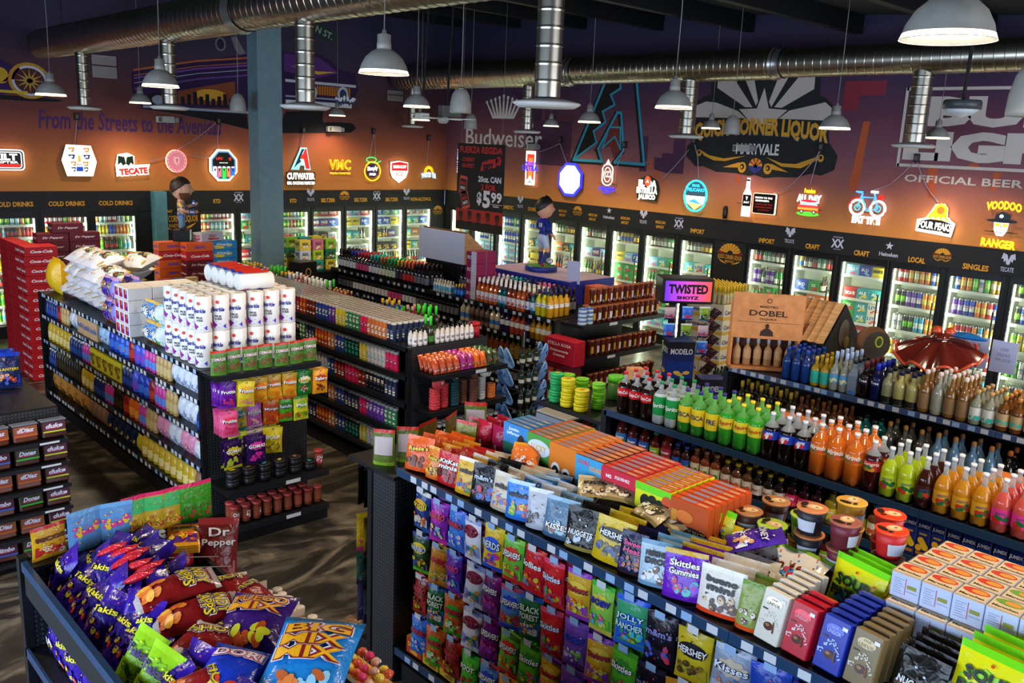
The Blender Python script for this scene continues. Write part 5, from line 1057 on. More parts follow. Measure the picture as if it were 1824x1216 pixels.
put(SK[0], (3.92, 6.6, .475), 0, 'brown chili shaker alone at the right of the tub shelf')
# ================================================================ G3 candles
random.seed(31)
seqs = [[(CAN[i], n) for i, n in zip(random.sample(range(14), 14), [2, 3, 4, 2, 5, 3, 2, 4, 6, 2, 3, 2, 3, 4])] for _ in range(4)]
for z, s, nm, D in ((1.42, seqs[0], 'top candle shelf', 7), (1.13, seqs[1], 'second candle shelf', 1), (.85, seqs[2], 'third candle shelf', 1), (.55, seqs[3], 'fourth candle shelf', 1), (.25, seqs[1], 'lowest candle shelf', 1)):
    run(4.93, z, 11.15, 6.86, s, nm, depth=D, dd=.067)
CPV = [MINI[5], liq('green topped wine bottle', '#2a2a14', .035, .28, (.1, .3, '#3a7a2a'), ('#3ad02a', .09), parts=False, name='gift_bottle'), liq('white frosted gift bottle', '#d8d6d0', .04, .25, None, ('#e8e6e0', .08), parts=False, name='gift_bottle'), liq('red gift bottle', '#8a1c24', .035, .24, (.1, .5, '#c83a4a'), ('#e8a0a0', .04), parts=False, name='gift_bottle'), liq('blue and yellow gift bottle', '#1c3a9a', .035, .24, (.2, .5, '#e8b82a'), ('#e8b02a', .05), parts=False, name='gift_bottle')]
run(5.45, 1.42, 11.1, 7.0, [(CPV[4], 3), (CPV[0], 2), (CPV[3], 2), (CPV[1], 3), (CPV[4], 2), (CPV[2], 2), (CPV[3], 2), (CPV[2], 5), (CPV[1], 1), (MINI[4], 5), (MINI[3], 3), (MINI[1], 6)], 'candle top right side', depth=2, gap=.02)
# near end cap of candles
runx(6.63, 1.42, 5.0, 5.9, [(MINI[3], 3), (CPV[1], 1), (MINI[3], 8), (DT[0], 2)], 'the sauce shelf', 2, gap=.01)
put(tub('red round tin', '#a01420', '#b81c24', .06, .14), (5.85, 6.75, 1.42), 0, 'tall red tin at the right end of the sauce shelf')
SN = [bag('snack_stick', 'snack', d+' wrapped candy bar pack', .075, .15, .05, c, t, c, '', blobs=bl, seed=s) for d, c, t, bl, s in (('orange and brown', '#b84a24', '#d8601c', ('#e8c8c8', '#3a1c5a'), 71), ('magenta and brown', '#a02a7a', '#c02a8a', ('#7a3a2a', '#e0c0a0'), 72), ('bright orange', '#e0621a', '#e8701c', ('#6a2a1c', '#e8c080'), 73), ('dark green and brown', '#33411f', '#2a5a24', ('#a84a2a', '#7a2a1c'), 74))]
for i in range(10):
    k = SN[[0, 0, 0, 0, 1, 1, 2, 2, 3, 3][i]]
    for d in range(4): REQ.append((k, (5.05+i*.085, 6.34+d*.07, 1.21), (radians(-20), 0, random.uniform(-.1, .1)), k.desc+', upper shelf of sauce end cap', k.desc+'s', 1, True))
PT = [tub('red round puck tin', '#c8323a', '#d84850', .052, .028, 'puck_tin', lt='#e8d2b0'), tub('dark green round puck tin', '#12383c', '#184a4c', .052, .028, 'puck_tin', lt='#d8a04a'), tub('brown round puck tin', '#6a3c30', '#7a4a3c', .048, .028, 'puck_tin', lt='#d8a04a'), tub('white round puck tin', '#cac4be', '#e0dad4', .05, .028, 'puck_tin', lt='#3a8a9a'), tub('orange round puck tin', '#c8642a', '#d87a3a', .048, .028, 'puck_tin', lt='#e8e0c0')]
for i, (k, n) in enumerate(((0, 7), (0, 8), (1, 8), (2, 8), (2, 8), (3, 8), (4, 5))):
    for j in range(n): put(PT[k], (5.06+i*.12, 6.38+.02*(i % 2), .855+j*.0295), 0, PT[k].desc+' in the %s stack of the tin shelf' % ORD[i], PT[k].desc+' stack %d' % (i+1))
for i, k in ((0, 0), (2, 1), (4, 2), (5, 3)):
    for d in range(4 if k in (0, 3) else 1): REQ.append((PT[k], (5.04+i*.12+d*.02, 6.36, .857+.0295*(7 if i == 0 else 8)+.052), (pi/2-.1, 0, .35), PT[k].desc+' propped upright on its stack', PT[k].desc+' upright', 1, True))
runx(6.3, .505, 5.0, 5.9, [(CAN[9], 5), (CAN[12], 7)], 'dark jar shelf', 2)
runx(6.3, .15, 5.0, 5.9, [(SK[0], 9)], 'tin end cap base', 1)
# ---- spinning rack with blue sandals beside it
def sandal_rack():
    o = empty('wire_display_rack', (6.33, 6.5, 0), 0, 'black wire rack of pale blue foam sandals and dark glasses', 'display rack')
    m = MB(); m.tube([(0, 0, .02), (0, 0, 1.45)], .02, BLK); m.box(-.2, -.2, 0, .2, .2, .03, BLK, .01); m.obj('stand', o)
    for k in range(5):
        z = .35+k*.22
        for a in (0, 1.57): m = MB(); m.tube([(-.2*cos(a), -.2*sin(a), z), (.2*cos(a), .2*sin(a), z)], .004, STEEL); m.obj('cross_wire', o)
    for s in (-1, 1):
        m = MB(); m.tube([(s*.2, 0, .1), (s*.2, 0, 1.3)], .008, BLK); m.obj('side_wire', o)
    return o
sandal_rack()
def sandal():
    m = MB(); pts = [(.045*sin(t)*(1-.25*cos(t)), .12*cos(t)) for t in [2*pi*i/16 for i in range(16)]]
    n = 16
    vs = [(x, -.012, z+.12) for x, z in pts]+[(x, .012, z+.12) for x, z in pts]
    vs = [(x, y+.03*((z-.12)/.12)**2, z) for x, y, z in vs]
    m.add(vs, [tuple(range(n))[::-1], tuple(range(n, 2*n))]+[(i, (i+1) % n, n+(i+1) % n, n+i) for i in range(n)], mat('#7ea6d4', .5))
    s = MB(); s.tube([(-.035, 0, .13), (0, -.03, .19), (.035, 0, .13)], .006, mat('#5a84c0', .5)); s2 = s
    return Kind('foam_sandal', 'sandal', m, [('strap', s)], 'pale blue foam sandal')
SD = sandal()
for k in range(5):
    for s in (-1, 1):
        for d in range(2): put(SD, (6.33+s*.2, 6.45+.09*d, .28+k*.2), s*.6-.6, 'pale blue foam sandal hanging on the %s of the wire rack' % ('left' if s < 0 else 'right'), 'sandals on the %s of the rack' % ('left' if s < 0 else 'right'), tilt=(.3, .25*s))
for k in range(4):
    for a in range(3): put(liq('dark green small bottle', '#1c2a1c', .03, .2, (.15, .35, '#b8b8a8'), ('#14140f', .02), parts=False, name='gift_bottle'), (6.23+a*.1, 6.4, .462+k*.22), 0, 'dark green bottle racked between the sandals', 'bottles racked between the sandals')
# ================================================================ G5 candy aisle
random.seed(55)
def cb(desc, base, top, bot, txt, tc, blobs, halo=None, **k): return bag('candy_bag', 'candy', desc, k.pop('w', .135), k.pop('h', .235), k.pop('t', .045), base, top, bot, txt, tc, blobs=blobs, halo=halo, hole=True, **k)
CB = dict(
 tro=cb('navy bag with sour figure', '#1c3a7a', '#c8c8c0', '#2a5aa0', 'trolli', '#e8d23a', ('#d8521a', '#e8d8c8'), '#d8a82a', seed=101), hp=cb('magenta gummy bag', '#8a2aa8', '#a03ac0', '#c82aa8', 'HARIBO', '#e84a6a', ('#6ab8d8', '#e8d84a'), seed=102),
 hb=cb('light blue gummy bag', '#3a7ad0', '#4a6ad8', '#3a6ac8', 'HARIBO', '#d82a4a', ('#7ad0e8', '#e8b8d8'), seed=103), jb=cb('white bag with rainbow beans', '#dcdcea', '#8a9ad8', '#d8d8e8', 'Jelly', '#a02a4a', ('#e8a82a', '#3ab85a', '#2a6ad8', '#e85a2a'), '#8a1c3a', seed=104, tv=.72),
 ne=cb('yellow bag with blue cloud', '#e0b81c', '#e8c82a', '#2a4ac8', 'NERDS', '#d8e8f8', ('#e83a8a', '#2a5ad8'), '#2a5ad8', seed=105, tv=.6, th=.2), ls=cb('green and yellow multi fruit bag', '#6ab83a', '#8ad04a', '#d8302a', 'LIFESAVERS', '#ffffff', ('#e8c82a', '#e85a2a', '#d82a5a'), seed=106),
 sl=cb('red bag with bright lollies', '#c8202a', '#d83a3a', '#d81c24', 'lollies', '#ffffff', ('#e8d02a', '#3a9ad8', '#e87a2a'), seed=107), sk=cb('red rainbow bag', '#c81c24', '#d84a6a', '#d02a2a', 'Skittles', '#e8e8ff', ('#e8a82a', '#5ab83a', '#2a7ad8'), seed=108),
 st=cb('yellow and violet chew bag', '#d8a82a', '#9a4ac0', '#a03ab8', 'Starburst', '#c8303a', ('#e8e84a', '#e87a2a'), '#e8c84a', seed=109), hc=cb('green and lime chew bag', '#8ac84a', '#4ab83a', '#d8d04a', 'HI-CHEW', '#2a3ab8', ('#5ac8e8', '#e85a9a', '#e8e04a'), seed=110),
 jr=cb('blue over green gummy bag', '#3a9a6a', '#2a5ad8', '#2a6ad0', 'JOLLY|RANCHER', '#c8f0f8', ('#3ab8e8', '#8ad83a', '#e85a3a'), seed=111, tv=.55, w=.16), mm=cb('black chocolate candy bag', '#1a1420', '#2a2438', '#14101c', "m&m's", '#8a8ad0', ('#3a6ad8', '#d83a4a'), seed=112, w=.15),
 hy=cb('yellow chocolate bag with dark panel', '#c8b024', '#b8a42a', '#c8a81c', 'HERSHEY', '#e8e8e8', ('#4a3a24', '#8a6a2a'), '#1c1c24', seed=113, w=.16), ks=cb('silver and cream striped bag', '#8a98b0', '#a8b4c8', '#c8b8a0', 'Kisses', '#e8f0ff', ('#5a7ab8', '#c88a6a'), seed=114, w=.17), nb=cb('royal blue bag with white print', '#1c3ca0', '#2a4ac0', '#4a5ab8', 'MINI|PALETA', '#f0c0b0', ('#d8d8e8', '#c84a4a'), seed=115, w=.16, tv=.4),
 tw=cb('orange and purple licorice bag', '#c84a3a', '#6a2a8a', '#8a1c2a', 'Twizzlers', '#9ae0ff', ('#e8c82a', '#d83a2a'), seed=116, rot=.5, w=.17), bl=cb('bright blue raspberry bag', '#1c5ac8', '#2a7ad8', '#1c4ab0', 'Blue', '#6ac8ff', ('#2a9ae8', '#3ab86a'), seed=117, w=.16), hg=cb('dark green and yellow gummy bag', '#2c4a2a', '#3a4a8a', '#4ab82a', 'HARIBO', '#d8e8ff', ('#e8d82a', '#8a5a2a'), '#e8d02a', seed=118),
 ho=cb('gold gummy bear bag', '#c88a2a', '#c8a02a', '#c87a1c', 'HARIBO', '#d8202a', ('#e8d83a', '#5ab86a', '#d87a9a'), seed=119), hv=cb('violet and teal sour strip bag', '#5a2aa0', '#3a4ac0', '#7a2aa8', 'HARIBO', '#e83a9a', ('#4ac8b8', '#e8c8e8', '#d84aa8'), seed=120), hr=cb('dark red bag with brown bottles', '#8a1c1c', '#a0281c', '#8a2a14', 'HARIBO', '#c8203a', ('#c8a82a', '#3a1c14'), seed=121),
 bg=cb('forest green bag with cream label', '#1c6a3a', '#2a5ab0', '#1c5a34', 'BLACK|FOREST', '#d8e8c8', ('#d8d8c8', '#c87a2a'), seed=122), hw=cb('orange and green watermelon bag', '#c85a24', '#d86a2a', '#3aa02a', 'HARIBO', '#c82a3a', ('#5ac84a', '#d8e8c8'), seed=123), lp=cb('plum berry bag', '#7a1c6a', '#8a2a8a', '#5a1c7a', 'LIFESAVERS', '#ffffff', ('#c83a8a', '#8a3ad0'), seed=124),
 lb=cb('multicolour bag with blue foot', '#5a8ad0', '#c8506a', '#2a4ac8', 'LIFESAVERS', '#ffffff', ('#d82a3a', '#e8c82a', '#3a9a4a'), seed=125), sq=cb('amber yellow sour kids bag', '#e0901c', '#d8801c', '#e8581c', 'SOUR|PATCH', '#2a6a2a', ('#c8301c', '#e8d02a', '#e85a1c'), '#e8a82a', seed=126, w=.15), sg=cb('green rainbow gummy bag', '#5ab82a', '#4a9a2a', '#3a8a34', 'Skittles', '#ffffff', ('#d83a3a', '#e8d02a', '#3a9ad8'), seed=127),
 sf=cb('yellow and blue fish bag', '#e0c01c', '#d8b82a', '#2a5ac8', 'Swedish|Fish', '#c8203a', ('#d82a4a', '#2a6ad8'), '#e8d03a', seed=128, w=.15, h=.27), lt=cb('brown and grey taffy bag', '#6a4a3a', '#8a5a8a', '#4a3a34', 'Laffy|Taffy', '#f0e8f0', ('#8a8a6a', '#c85a3a'), seed=129, h=.27), gf=cb('bright green foot shaped gummy bag', '#4ab82a', '#3aa02a', '#5ac83a', 'FOOT', '#ffffff', ('#b82a3a', '#e84a5a'), seed=130),
 ai=cb('pale grey blue airy candy bag', '#a8b4a0', '#4a8aa0', '#8ab0a8', 'HI FRUIT', '#4a7ab0', ('#c8d8e0', '#8ab8d8'), seed=131), sp=cb('blue sour bunch bag', '#1c5ac0', '#2a6ac8', '#1c4a9a', 'SOUR|PUNCH', '#8ad83a', ('#d85a2a', '#e8d04a'), seed=132), hm=cb('mauve and pink chew bag', '#a86aa0', '#c87aa8', '#8a4a6a', 'HI-CHEW', '#3a3ac0', ('#e8c8d8', '#d84a6a'), seed=133), hx=cb('violet kiwi chew bag', '#7a4ab0', '#8a5ac0', '#6a3a9a', 'HI-CHEW', '#2a4ae0', ('#7ac83a', '#e8c8e8'), seed=134),
 jx=cb('cherry red hard candy bag', '#b81c34', '#a82a4a', '#c8301c', 'JOLLY', '#ffffff', ('#e86a7a', '#2a3aa8', '#e8d04a'), seed=135, w=.16), my=cb('golden yellow peanut candy bag', '#d8961c', '#c8861c', '#d89a1c', "m&m's", '#2a4aa8', ('#3a7ad8', '#c8303a', '#3a8a3a'), seed=136, w=.16), sn=cb('dark navy and red bar bag', '#14142a', '#1c1c34', '#2a1c5a', 'SNICKERS', '#4a6ae8', ('#d8203a', '#e8e8f0', '#3a5ad8'), seed=137, w=.16), wd=cb('black and violet trolls bag', '#2a1438', '#3a1c3a', '#1c1024', 'Trolli', '#7a8aff', ('#5a2a7a', '#c8a82a'), seed=138, w=.16),
 or_=cb('orange red chew bag', '#d8401c', '#c8341c', '#d83a1c', '', '#ffffff', ('#e87a2a', '#e8c04a', '#c82a4a'), seed=139, w=.16))
ROWS = [['tro', 'hp', 'hb', 'jb', 'ne', 'ls', 'sl', 'sk', 'st', 'hc', 'jr', 'mm', 'hy', 'ks', 'nb', 'tw', 'bl', 'bl', 'hb', 'sq', 'st', 'jr'],
        ['hg', 'ho', 'hv', 'jb', 'lp', 'lb', 'bg', 'sk', 'hx', 'st', 'sg', 'mm', 'my', 'ks', 'or_', 'bl', 'tw', 'sp', 'hp', 'lt', 'sf', 'jx'],
        ['hr', 'bg', 'hw', 'jb', 'lp', 'ls', 'sg', 'st', 'hx', 'jx', 'my', 'sn', 'lt', 'nb', 'wd', 'sk', 'hb', 'ho', 'ne', 'sp', 'hc', 'hv'],
        ['hb', 'hw', 'hr', 'gf', 'lb', 'sq', 'sg', 'ai', 'hm', 'wd', 'or_', 'sp', 'jx', 'sn', 'hv', 'tro', 'lt', 'bl', 'hg', 'st', 'sl', 'ls']]
y0 = 3.93
for r, row in enumerate(ROWS):
    y = y0
    for c, kk in enumerate(row):
        if c > 18: break
        k = CB[kk]; w = k.w+.022; yc = y-w/2; y -= w
        zt = 1.37-r*.272-random.uniform(0, .012)+(-.01 if c % 2 else 0)
        lab_ = '%s on candy peg row %s, peg %s from far end' % (k.desc, ORD[r], ORD[c].replace('first', 'one'))
        xb = 3.43; hk = MB(); hk.tube([(0, 0, 0), (-.45, 0, 0), (-.46, 0, .015)], .003, STEEL, 5); hk.obj('peg_hook', G5, (xb-2.97, yc+.6, zt-.008))
        nn = 3 if c > 1 else 2
        for d in range(nn):
            put(k, (2.985+.046*d, yc+random.uniform(-.006, .006), zt-k.h*1.06), -pi/2+.14+random.uniform(-.2, .2), lab_, lab_, tilt=(random.uniform(-.1, .02), random.uniform(-.07, .07)), sc=1.06)
        tg = MB(); tg.rect(-.028, -.018, .028, .018, TAGB if c % 3 else TAGW, lambda u, v: (-.001, -u, v)); tg.obj('price_tag', G5, (2.965-2.97, yc+.6, zt+.01))
# base deck boxes
BX = [carton('candy_box', d, .15, .22, .11, c, t, tc, blobs=bl, cat='candy box', topc=tp) for d, c, t, tc, bl, tp in (('red and orange chew box', '#b83a1c', 'SOUR', '#e8c82a', ('#e8a82a',), '#c8a02a'), ('yellow candy box with dark window', '#c8a81c', 'FLAM', '#c8301c', ('#8a6a1c',), '#3a2a14'), ('magenta and blue straw box', '#3a6ab0', 'LIK', '#e83a6a', ('#d83a8a', '#e8c84a'), '#8a3a4a'), ('gold foil stick box', '#a8841c', 'GOLD', '#3a2a10', (), '#b8962a'))]
run(2.97, .25, 4.0, .8, [(BX[0], 1), (BX[1], 2), (BX[2], 2), (BX[3], 2), (BX[1], 1), (BX[2], 3)], 'candy base shelf', depth=1)
# top tray: standing pouches, front row then rows leaning behind
def cp(desc, base, top, bot, txt, tc, blobs=(), **k): return bag('candy_pouch', 'candy', desc, k.pop('w', .17), k.pop('h', .2), k.pop('t', .07), base, top, bot, txt, tc, blobs=blobs, stand=True, ts=.7, **k)
CP = [(cp('orange peanut butter cup pouch', '#e05a14', '#e8601c', '#d8501c', "Reese's", '#f0d82a', ('#5a2a14', '#7a3a1c'), seed=201, w=.19, rot=.12), 1, 5), (cp('small orange and yellow pieces pouch', '#e07a1c', '#e8a02a', '#d8601c', "Reese's", '#f0d82a', ('#6a2a14', '#e8c82a', '#d8a02a'), seed=202, w=.13, h=.18), 1, 5), (cp('red wafer minis pouch', '#c81c24', '#c82a2a', '#b81c24', 'KitKat|minis', '#ffffff', ('#8a1c1c', '#5a2a1c'), seed=203, w=.2, h=.18, rot=.06), 1, 6),
      (cp('yellow peanut candy pouch', '#d8a81c', '#e8dcc8', '#c8961c', "m&m's", '#2a1c14', ('#3a8a4a', '#c83a2a', '#3a6ad0'), seed=204, w=.15), 1, 5), (cp('near black dark chocolate candy pouch', '#15141c', '#24242e', '#101018', "m&m's", '#c8d8f0', ('#c82a3a', '#3a6ac8', '#5a2a4a'), seed=205), 1, 5), (cp('cream almond candy pouch', '#d0c0a8', '#d8ccb8', '#b8a890', "m&m's", '#2a1c18', ('#c8a05a', '#3a7ad8', '#d85a2a'), seed=206), 1, 5), (cp('sky blue minis candy pouch', '#2a7ad0', '#b8d0e8', '#2a6ac0', "m&m's", '#1c1c2a', ('#e8d04a', '#d83a3a', '#6ab83a'), seed=207), 1, 4),
      (cp('crinkled white silver pouch', '#b8bcc8', '#d8dce4', '#a8acb8', '', '#ffffff', ('#8a8e9a', '#4a3a34'), seed=208, w=.14, t=.09), 1, 3), (cp('silver blue foil drop pouch', '#5a7a94', '#8ab0c8', '#3a5a74', 'KISSES', '#ffffff', ('#8a5a4a', '#a8c8d8'), seed=209, tv=.3, w=.19), 1, 3), (cp('black and gold nugget pouch', '#14110e', '#1c1814', '#8a7a3a', 'NUGGETS', '#e8e8ea', ('#4a3a2a', '#b8c8d8'), seed=210, tv=.42, w=.19), 1, 4), (cp('yellow miniatures pouch with dark panel', '#c8a814', '#d0b01c', '#c8a414', 'HERSHEY', '#e8e8e8', ('#2a2420', '#4a5a8a', '#8a7a4a'), halo='#1c1c20', seed=211, w=.2, h=.21), 1, 7),
      (cp('navy pouch with pink lettering', '#14183a', '#1c1c4a', '#2a1c2a', 'Sweet|Heat', '#e83a8a', ('#c86a1c', '#3a3a8a'), seed=212, w=.14, h=.19), 1, 5), (cp('white and blue drops pouch', '#a8c0d0', '#5a8aa8', '#6a90b0', "HERSHEY'S|DROPS", '#14141c', ('#e8e8e8', '#d8dce0', '#6a4a3a'), seed=213, w=.18), 1, 5), (cp('purple gummies pouch with rainbow top', '#6a1cb8', '#c8a02a', '#5a1aa0', 'Skittles|Gummies', '#ffffff', ('#c82a4a', '#3ab8a8', '#8a4ae0'), seed=214, w=.19, h=.21), 1, 4), (cp('white and orange hazelnut minis pouch', '#e0d8cc', '#e8e4dc', '#e0421c', 'bueno|mini', '#1c1c2a', ('#4a2a1c', '#6a4a3a', '#d8b890'), seed=215, w=.2, h=.2), 1, 4), (cp('olive and cream hazelnut pouch', '#8a9a4a', '#6a8a2a', '#d8501c', '', '#ffffff', ('#e8dcc8', '#6a2a1c'), seed=216, w=.1), 1, 2)]
y = 4.04; zt = 1.45
lintop = []
for i, (k, n, dp) in enumerate(CP):
    w = k.w*.875; yc = y-w/2; y -= w
    for d in range(min(dp, 4)):
        lab_ = '%s standing on the candy gondola top, column %s' % (k.desc, ORD[i].replace('first', 'one'))
        put(k, (3.035+d*.07+random.uniform(-.006, .006), yc+random.uniform(-.012, .012), zt-.002), -pi/2+.22+random.uniform(-.12, .12), lab_, lab_, tilt=(-.16-.17*d+random.uniform(-.04, .04), random.uniform(-.06, .06)), sc=1.03)
yl = y
# boxed chocolates
def choc(desc, col, tc, sc_):
    m = MB(); m.box(-.058, -.022, 0, .058, .022, .21, mat(col, .3), .004); f = front(0, .022, .002)
    m.ell(0, .165, .038, .02, mat(col, .15, .3), f, 20); m.text('Lindt', 0, .175, 0, mat(tc, .4), front(0, .022, .004), wmax=.03, h=.01, shear=.3); m.text('LINDOR', 0, .155, 0, mat(tc, .4), front(0, .022, .004), wmax=.06, h=.014, bold=.02)
    rnd = random.Random(9)
    for i in range(46): t = i/46; m.ell(-.045+.09*t+rnd.uniform(-.006, .006), .09+.028*sin(t*5-1)+rnd.uniform(-.01, .01), .004, .003, mat(sc_, .4), front(0, .022, .003), 5)
    m.ell(0, .065, .022, .016, mat('#4a2414', .2), front(0, .022, .0035), 14); m.ell(-.004, .07, .01, .006, mat('#a86a3a', .2), front(0, .022, .0042), 10); m.ngon([(.018, .09), (.024, .09), (.03, .045), (.022, .045)], mat('#6a3414', .2), front(0, .022, .0036))
    m.rect(.028, .176, .05, .19, WHT, front(0, .022, .004)); m.rect(-.045, .125, -.02, .131, mat('#4a3a2a', .4), front(0, .022, .003))
    return Kind('chocolate_box', 'chocolate', m, (), desc)
CHO = [choc('white boxed truffle bar', '#d8d0c0', '#a89a80', '#e0d8c8'), choc('red boxed truffle bar', '#b8142a', '#d8a0a8', '#e8c8cc'), choc('royal blue boxed truffle bar', '#142a9a', '#b8c0e0', '#b8d0f0'), choc('bronze gold boxed truffle bar', '#7a6640', '#c8b890', '#e0dcc8')]
for i, (k, dp) in enumerate(zip(CHO, (6, 3, 6, 5))):
    yc = yl-.07-i*.13
    for d in range(dp): put(k, (3.02+d*.055, yc+random.uniform(-.004, .004), zt), -pi/2-.12, k.desc+', upright in its row on the candy gondola top', k.desc+'s', tilt=(-.26, 0))
yl -= .07+3*.13+.07
# past the chocolates, then the big sour bags
SPK = bag('candy_pouch', 'candy', 'big lime and yellow sour candy bag', .26, .27, .06, '#d8d814', '#6ad01c', '#8ad02a', 'SOUR|PATCH', '#1c3a14', blobs=('#c8502a', '#3a8ad8', '#1c1c14'), seed=231, tv=.55, th=.2, ts=.8)
for d in range(4): put(CP[9][0], (3.05+.06*d, yl-.12+random.uniform(-.01, .01), zt), -pi/2-.12, 'black and gold nugget pouch beside the bronze chocolate boxes', 'black nugget pouches by the bronze boxes', tilt=(-.25, 0))
for d in range(4): put(SPK, (3.08+.08*d, yl-.33-.01*d, zt+.02), -pi/2-.1, 'big lime and yellow sour candy bag at the lower right', 'big sour bags at the lower right', tilt=(-.3, 0))
for d in range(3): put(SPK, (3.42+.05*d, yl+.32, zt), -pi/2-.2, 'big lime and yellow sour candy bag behind the blue chocolate boxes', 'sour bags behind the chocolate boxes', tilt=(-.25, 0))
for d in range(3): put(SPK, (3.34+.05*d, 2.3-.25*d*.2, zt), -pi/2-.1, 'big lime and yellow sour candy bag near the game boxes', 'sour bags near the game boxes', tilt=(-.2, 0))
TK = bag('chip_bag', 'snack', 'purple and white noodle snack bag', .22, .3, .08, '#3a1c8a', '#4a2a9a', '#2a1c6a', 'TAKIS', '#e8c82a', blobs=('#e8e4d8', '#7a9a2a'), seed=232)
REQ.append((TK, (3.3, yl-.62, zt+.05), (radians(-75), 0, -pi/2-.3), 'purple and white snack bag lying at the bottom right corner', None, 1, True))
# lying bags on the tray
def lie(k, x, y, z, rz, lab_, grp=None, a=-80, sc=1., b=0): REQ.append((k, (x, y, z), (radians(a), b, rz), lab_, grp, sc, True))
OB = cp('orange pouch', '#e8762a', '#e89a2a', '#d8601c', '', '#ffffff', ('#e8e8e8', '#c85a2a'), seed=241)
RL = cp('gold caramel pouch', '#d8961c', '#c88a1c', '#d8a02a', 'ROLO', '#3a1c10', ('#e8c84a', '#8a3a1c'), seed=242)
KG = cp('gold foil drops pouch', '#b8a070', '#c8b48a', '#8a7a4a', 'KISSES', '#3a2a1c', ('#4a3a2a', '#e8dcc0'), seed=243, w=.2)
YM = cp('yellow share size pouch', '#d0ac1c', '#d8b82a', '#c8a01c', 'SHARE', '#3a8a3a', ('#2a2420', '#e8dcb0'), seed=244, w=.2)
for i in range(4): lie(RL, 3.45+.02*i, 3.42-i*.13, zt+.05+.015*i, -pi/2-.5, 'gold caramel pouch lying behind the red wafer pouches', 'lying gold caramel pouches', -60)
lie(OB, 3.3, 3.35, zt+.12, -pi/2+.6, 'orange pouch lying on top of the yellow candy pouches', None, -55)
for i in range(5): lie(KG, 3.25+.05*(i % 3), 2.75-i*.1, zt+.14+.02*(i % 2), -pi/2+.7-.3*i, 'gold foil drops pouch in the loose heap', 'gold foil drops pouches in the heap', -65)
for i in range(4): lie(YM, 3.38, 2.35-i*.07, zt+.04, -pi/2, 'yellow share size pouch leaning behind the black nugget pouch', 'leaning yellow share size pouches', -40)
HN = bag('candy_pouch', 'candy', 'purple halloween bag', .2, .26, .05, '#4a2a9a', '#4a2a9a', '#3a1c8a', 'MONEY', '#d8d0e8', blobs=('#e8e8ee', '#d89a5a', '#e8c8a0'), seed=246)
lie(HN, 3.34, 2.02, zt+.17, -pi/2-.9, 'purple bag with white ghost print lying on the pouches', None, -72)
GK = cp('green topped hazelnut pouch', '#d8d0c4', '#7aa02a', '#c8c0b0', '', '#ffffff', ('#4a2a1c', '#d82a2a', '#3a8ad8'), seed=247, w=.19)
for i in range(4): lie(GK, 3.36+.0*i, 1.98-i*.09, zt+.06+.01*i, -pi/2-.2, 'green topped white pouch lying behind the hazelnut minis', 'lying green topped pouches', -60)
# tall bags and boxes in the middle of the tray
RB = [cp('red and green dried mango pouch', '#8a8a2a', '#c8201c', '#5a7a2a', '', '#ffffff', ('#c8a82a', '#8a3a1c'), seed=251, w=.15, h=.22)]
AH = [bag('candy_pouch', 'candy', d+' air candy bag', .13, .24, .07, c, c, c2, 'Airheads', '#e8e8f8', halo=h_, seed=sd, rot=1.57, tv=.3, th=.12) for d, c, c2, h_, sd in (('crimson', '#b81c34', '#a01c3a', '#c8303a', 252), ('crimson and violet', '#a81c4a', '#6a2a9a', '#c8303a', 253))]
for i, xx in enumerate((3.5, 3.6)): put(RB[0], (3.42+.1*i, 4.0, zt), -pi/2+.3, 'red topped mango pouch left of the crimson bags', 'red topped mango pouches left of the crimson bags', tilt=(-.1, 0))
for i in range(2):
    for d in range(3): put(AH[i], (3.5+.08*d, 3.9-.14*i, zt), -pi/2, AH[i].desc+' in the middle of the candy gondola top', AH[i].desc+'s')
GBX = []
def gbox(desc, w, col, prints, edge):
    m = MB(); m.box(-w/2, -.025, 0, w/2, .025, .27, mat(col, .5), .002); f = front(0, .025, .0015)
    for p in prints:
        m.off += .0003; ff = front(0, .025, .0015+m.off)
        if p[0] == 'e': m.ell(p[1]*w, p[2]*.27, p[3], p[4], mat(p[5], .5), ff, 18)
        elif p[0] == 'r': m.rect(p[1]*w, p[2]*.27, p[3]*w, p[4]*.27, mat(p[5], .5), ff)
        else: m.text(p[1], p[2]*w, p[3]*.27, 0, mat(p[6], .5), ff, wmax=p[4], h=p[5], bold=.03)
    m.rect(-w/2+.004, -.02, w/2-.004, .02, mat(edge, .5), lambda u, v: (u, v, .2712))
    m.rect(-w*.3, -.012, w*.1, .012, mat('#8a8aa8', .5), lambda u, v: (u, v, .2716)); m.rect(w*.15, -.01, w*.4, .006, mat('#c8a88a', .5), lambda u, v: (u, v, .2716))
    return Kind('treat_box', 'box', m, (), desc)
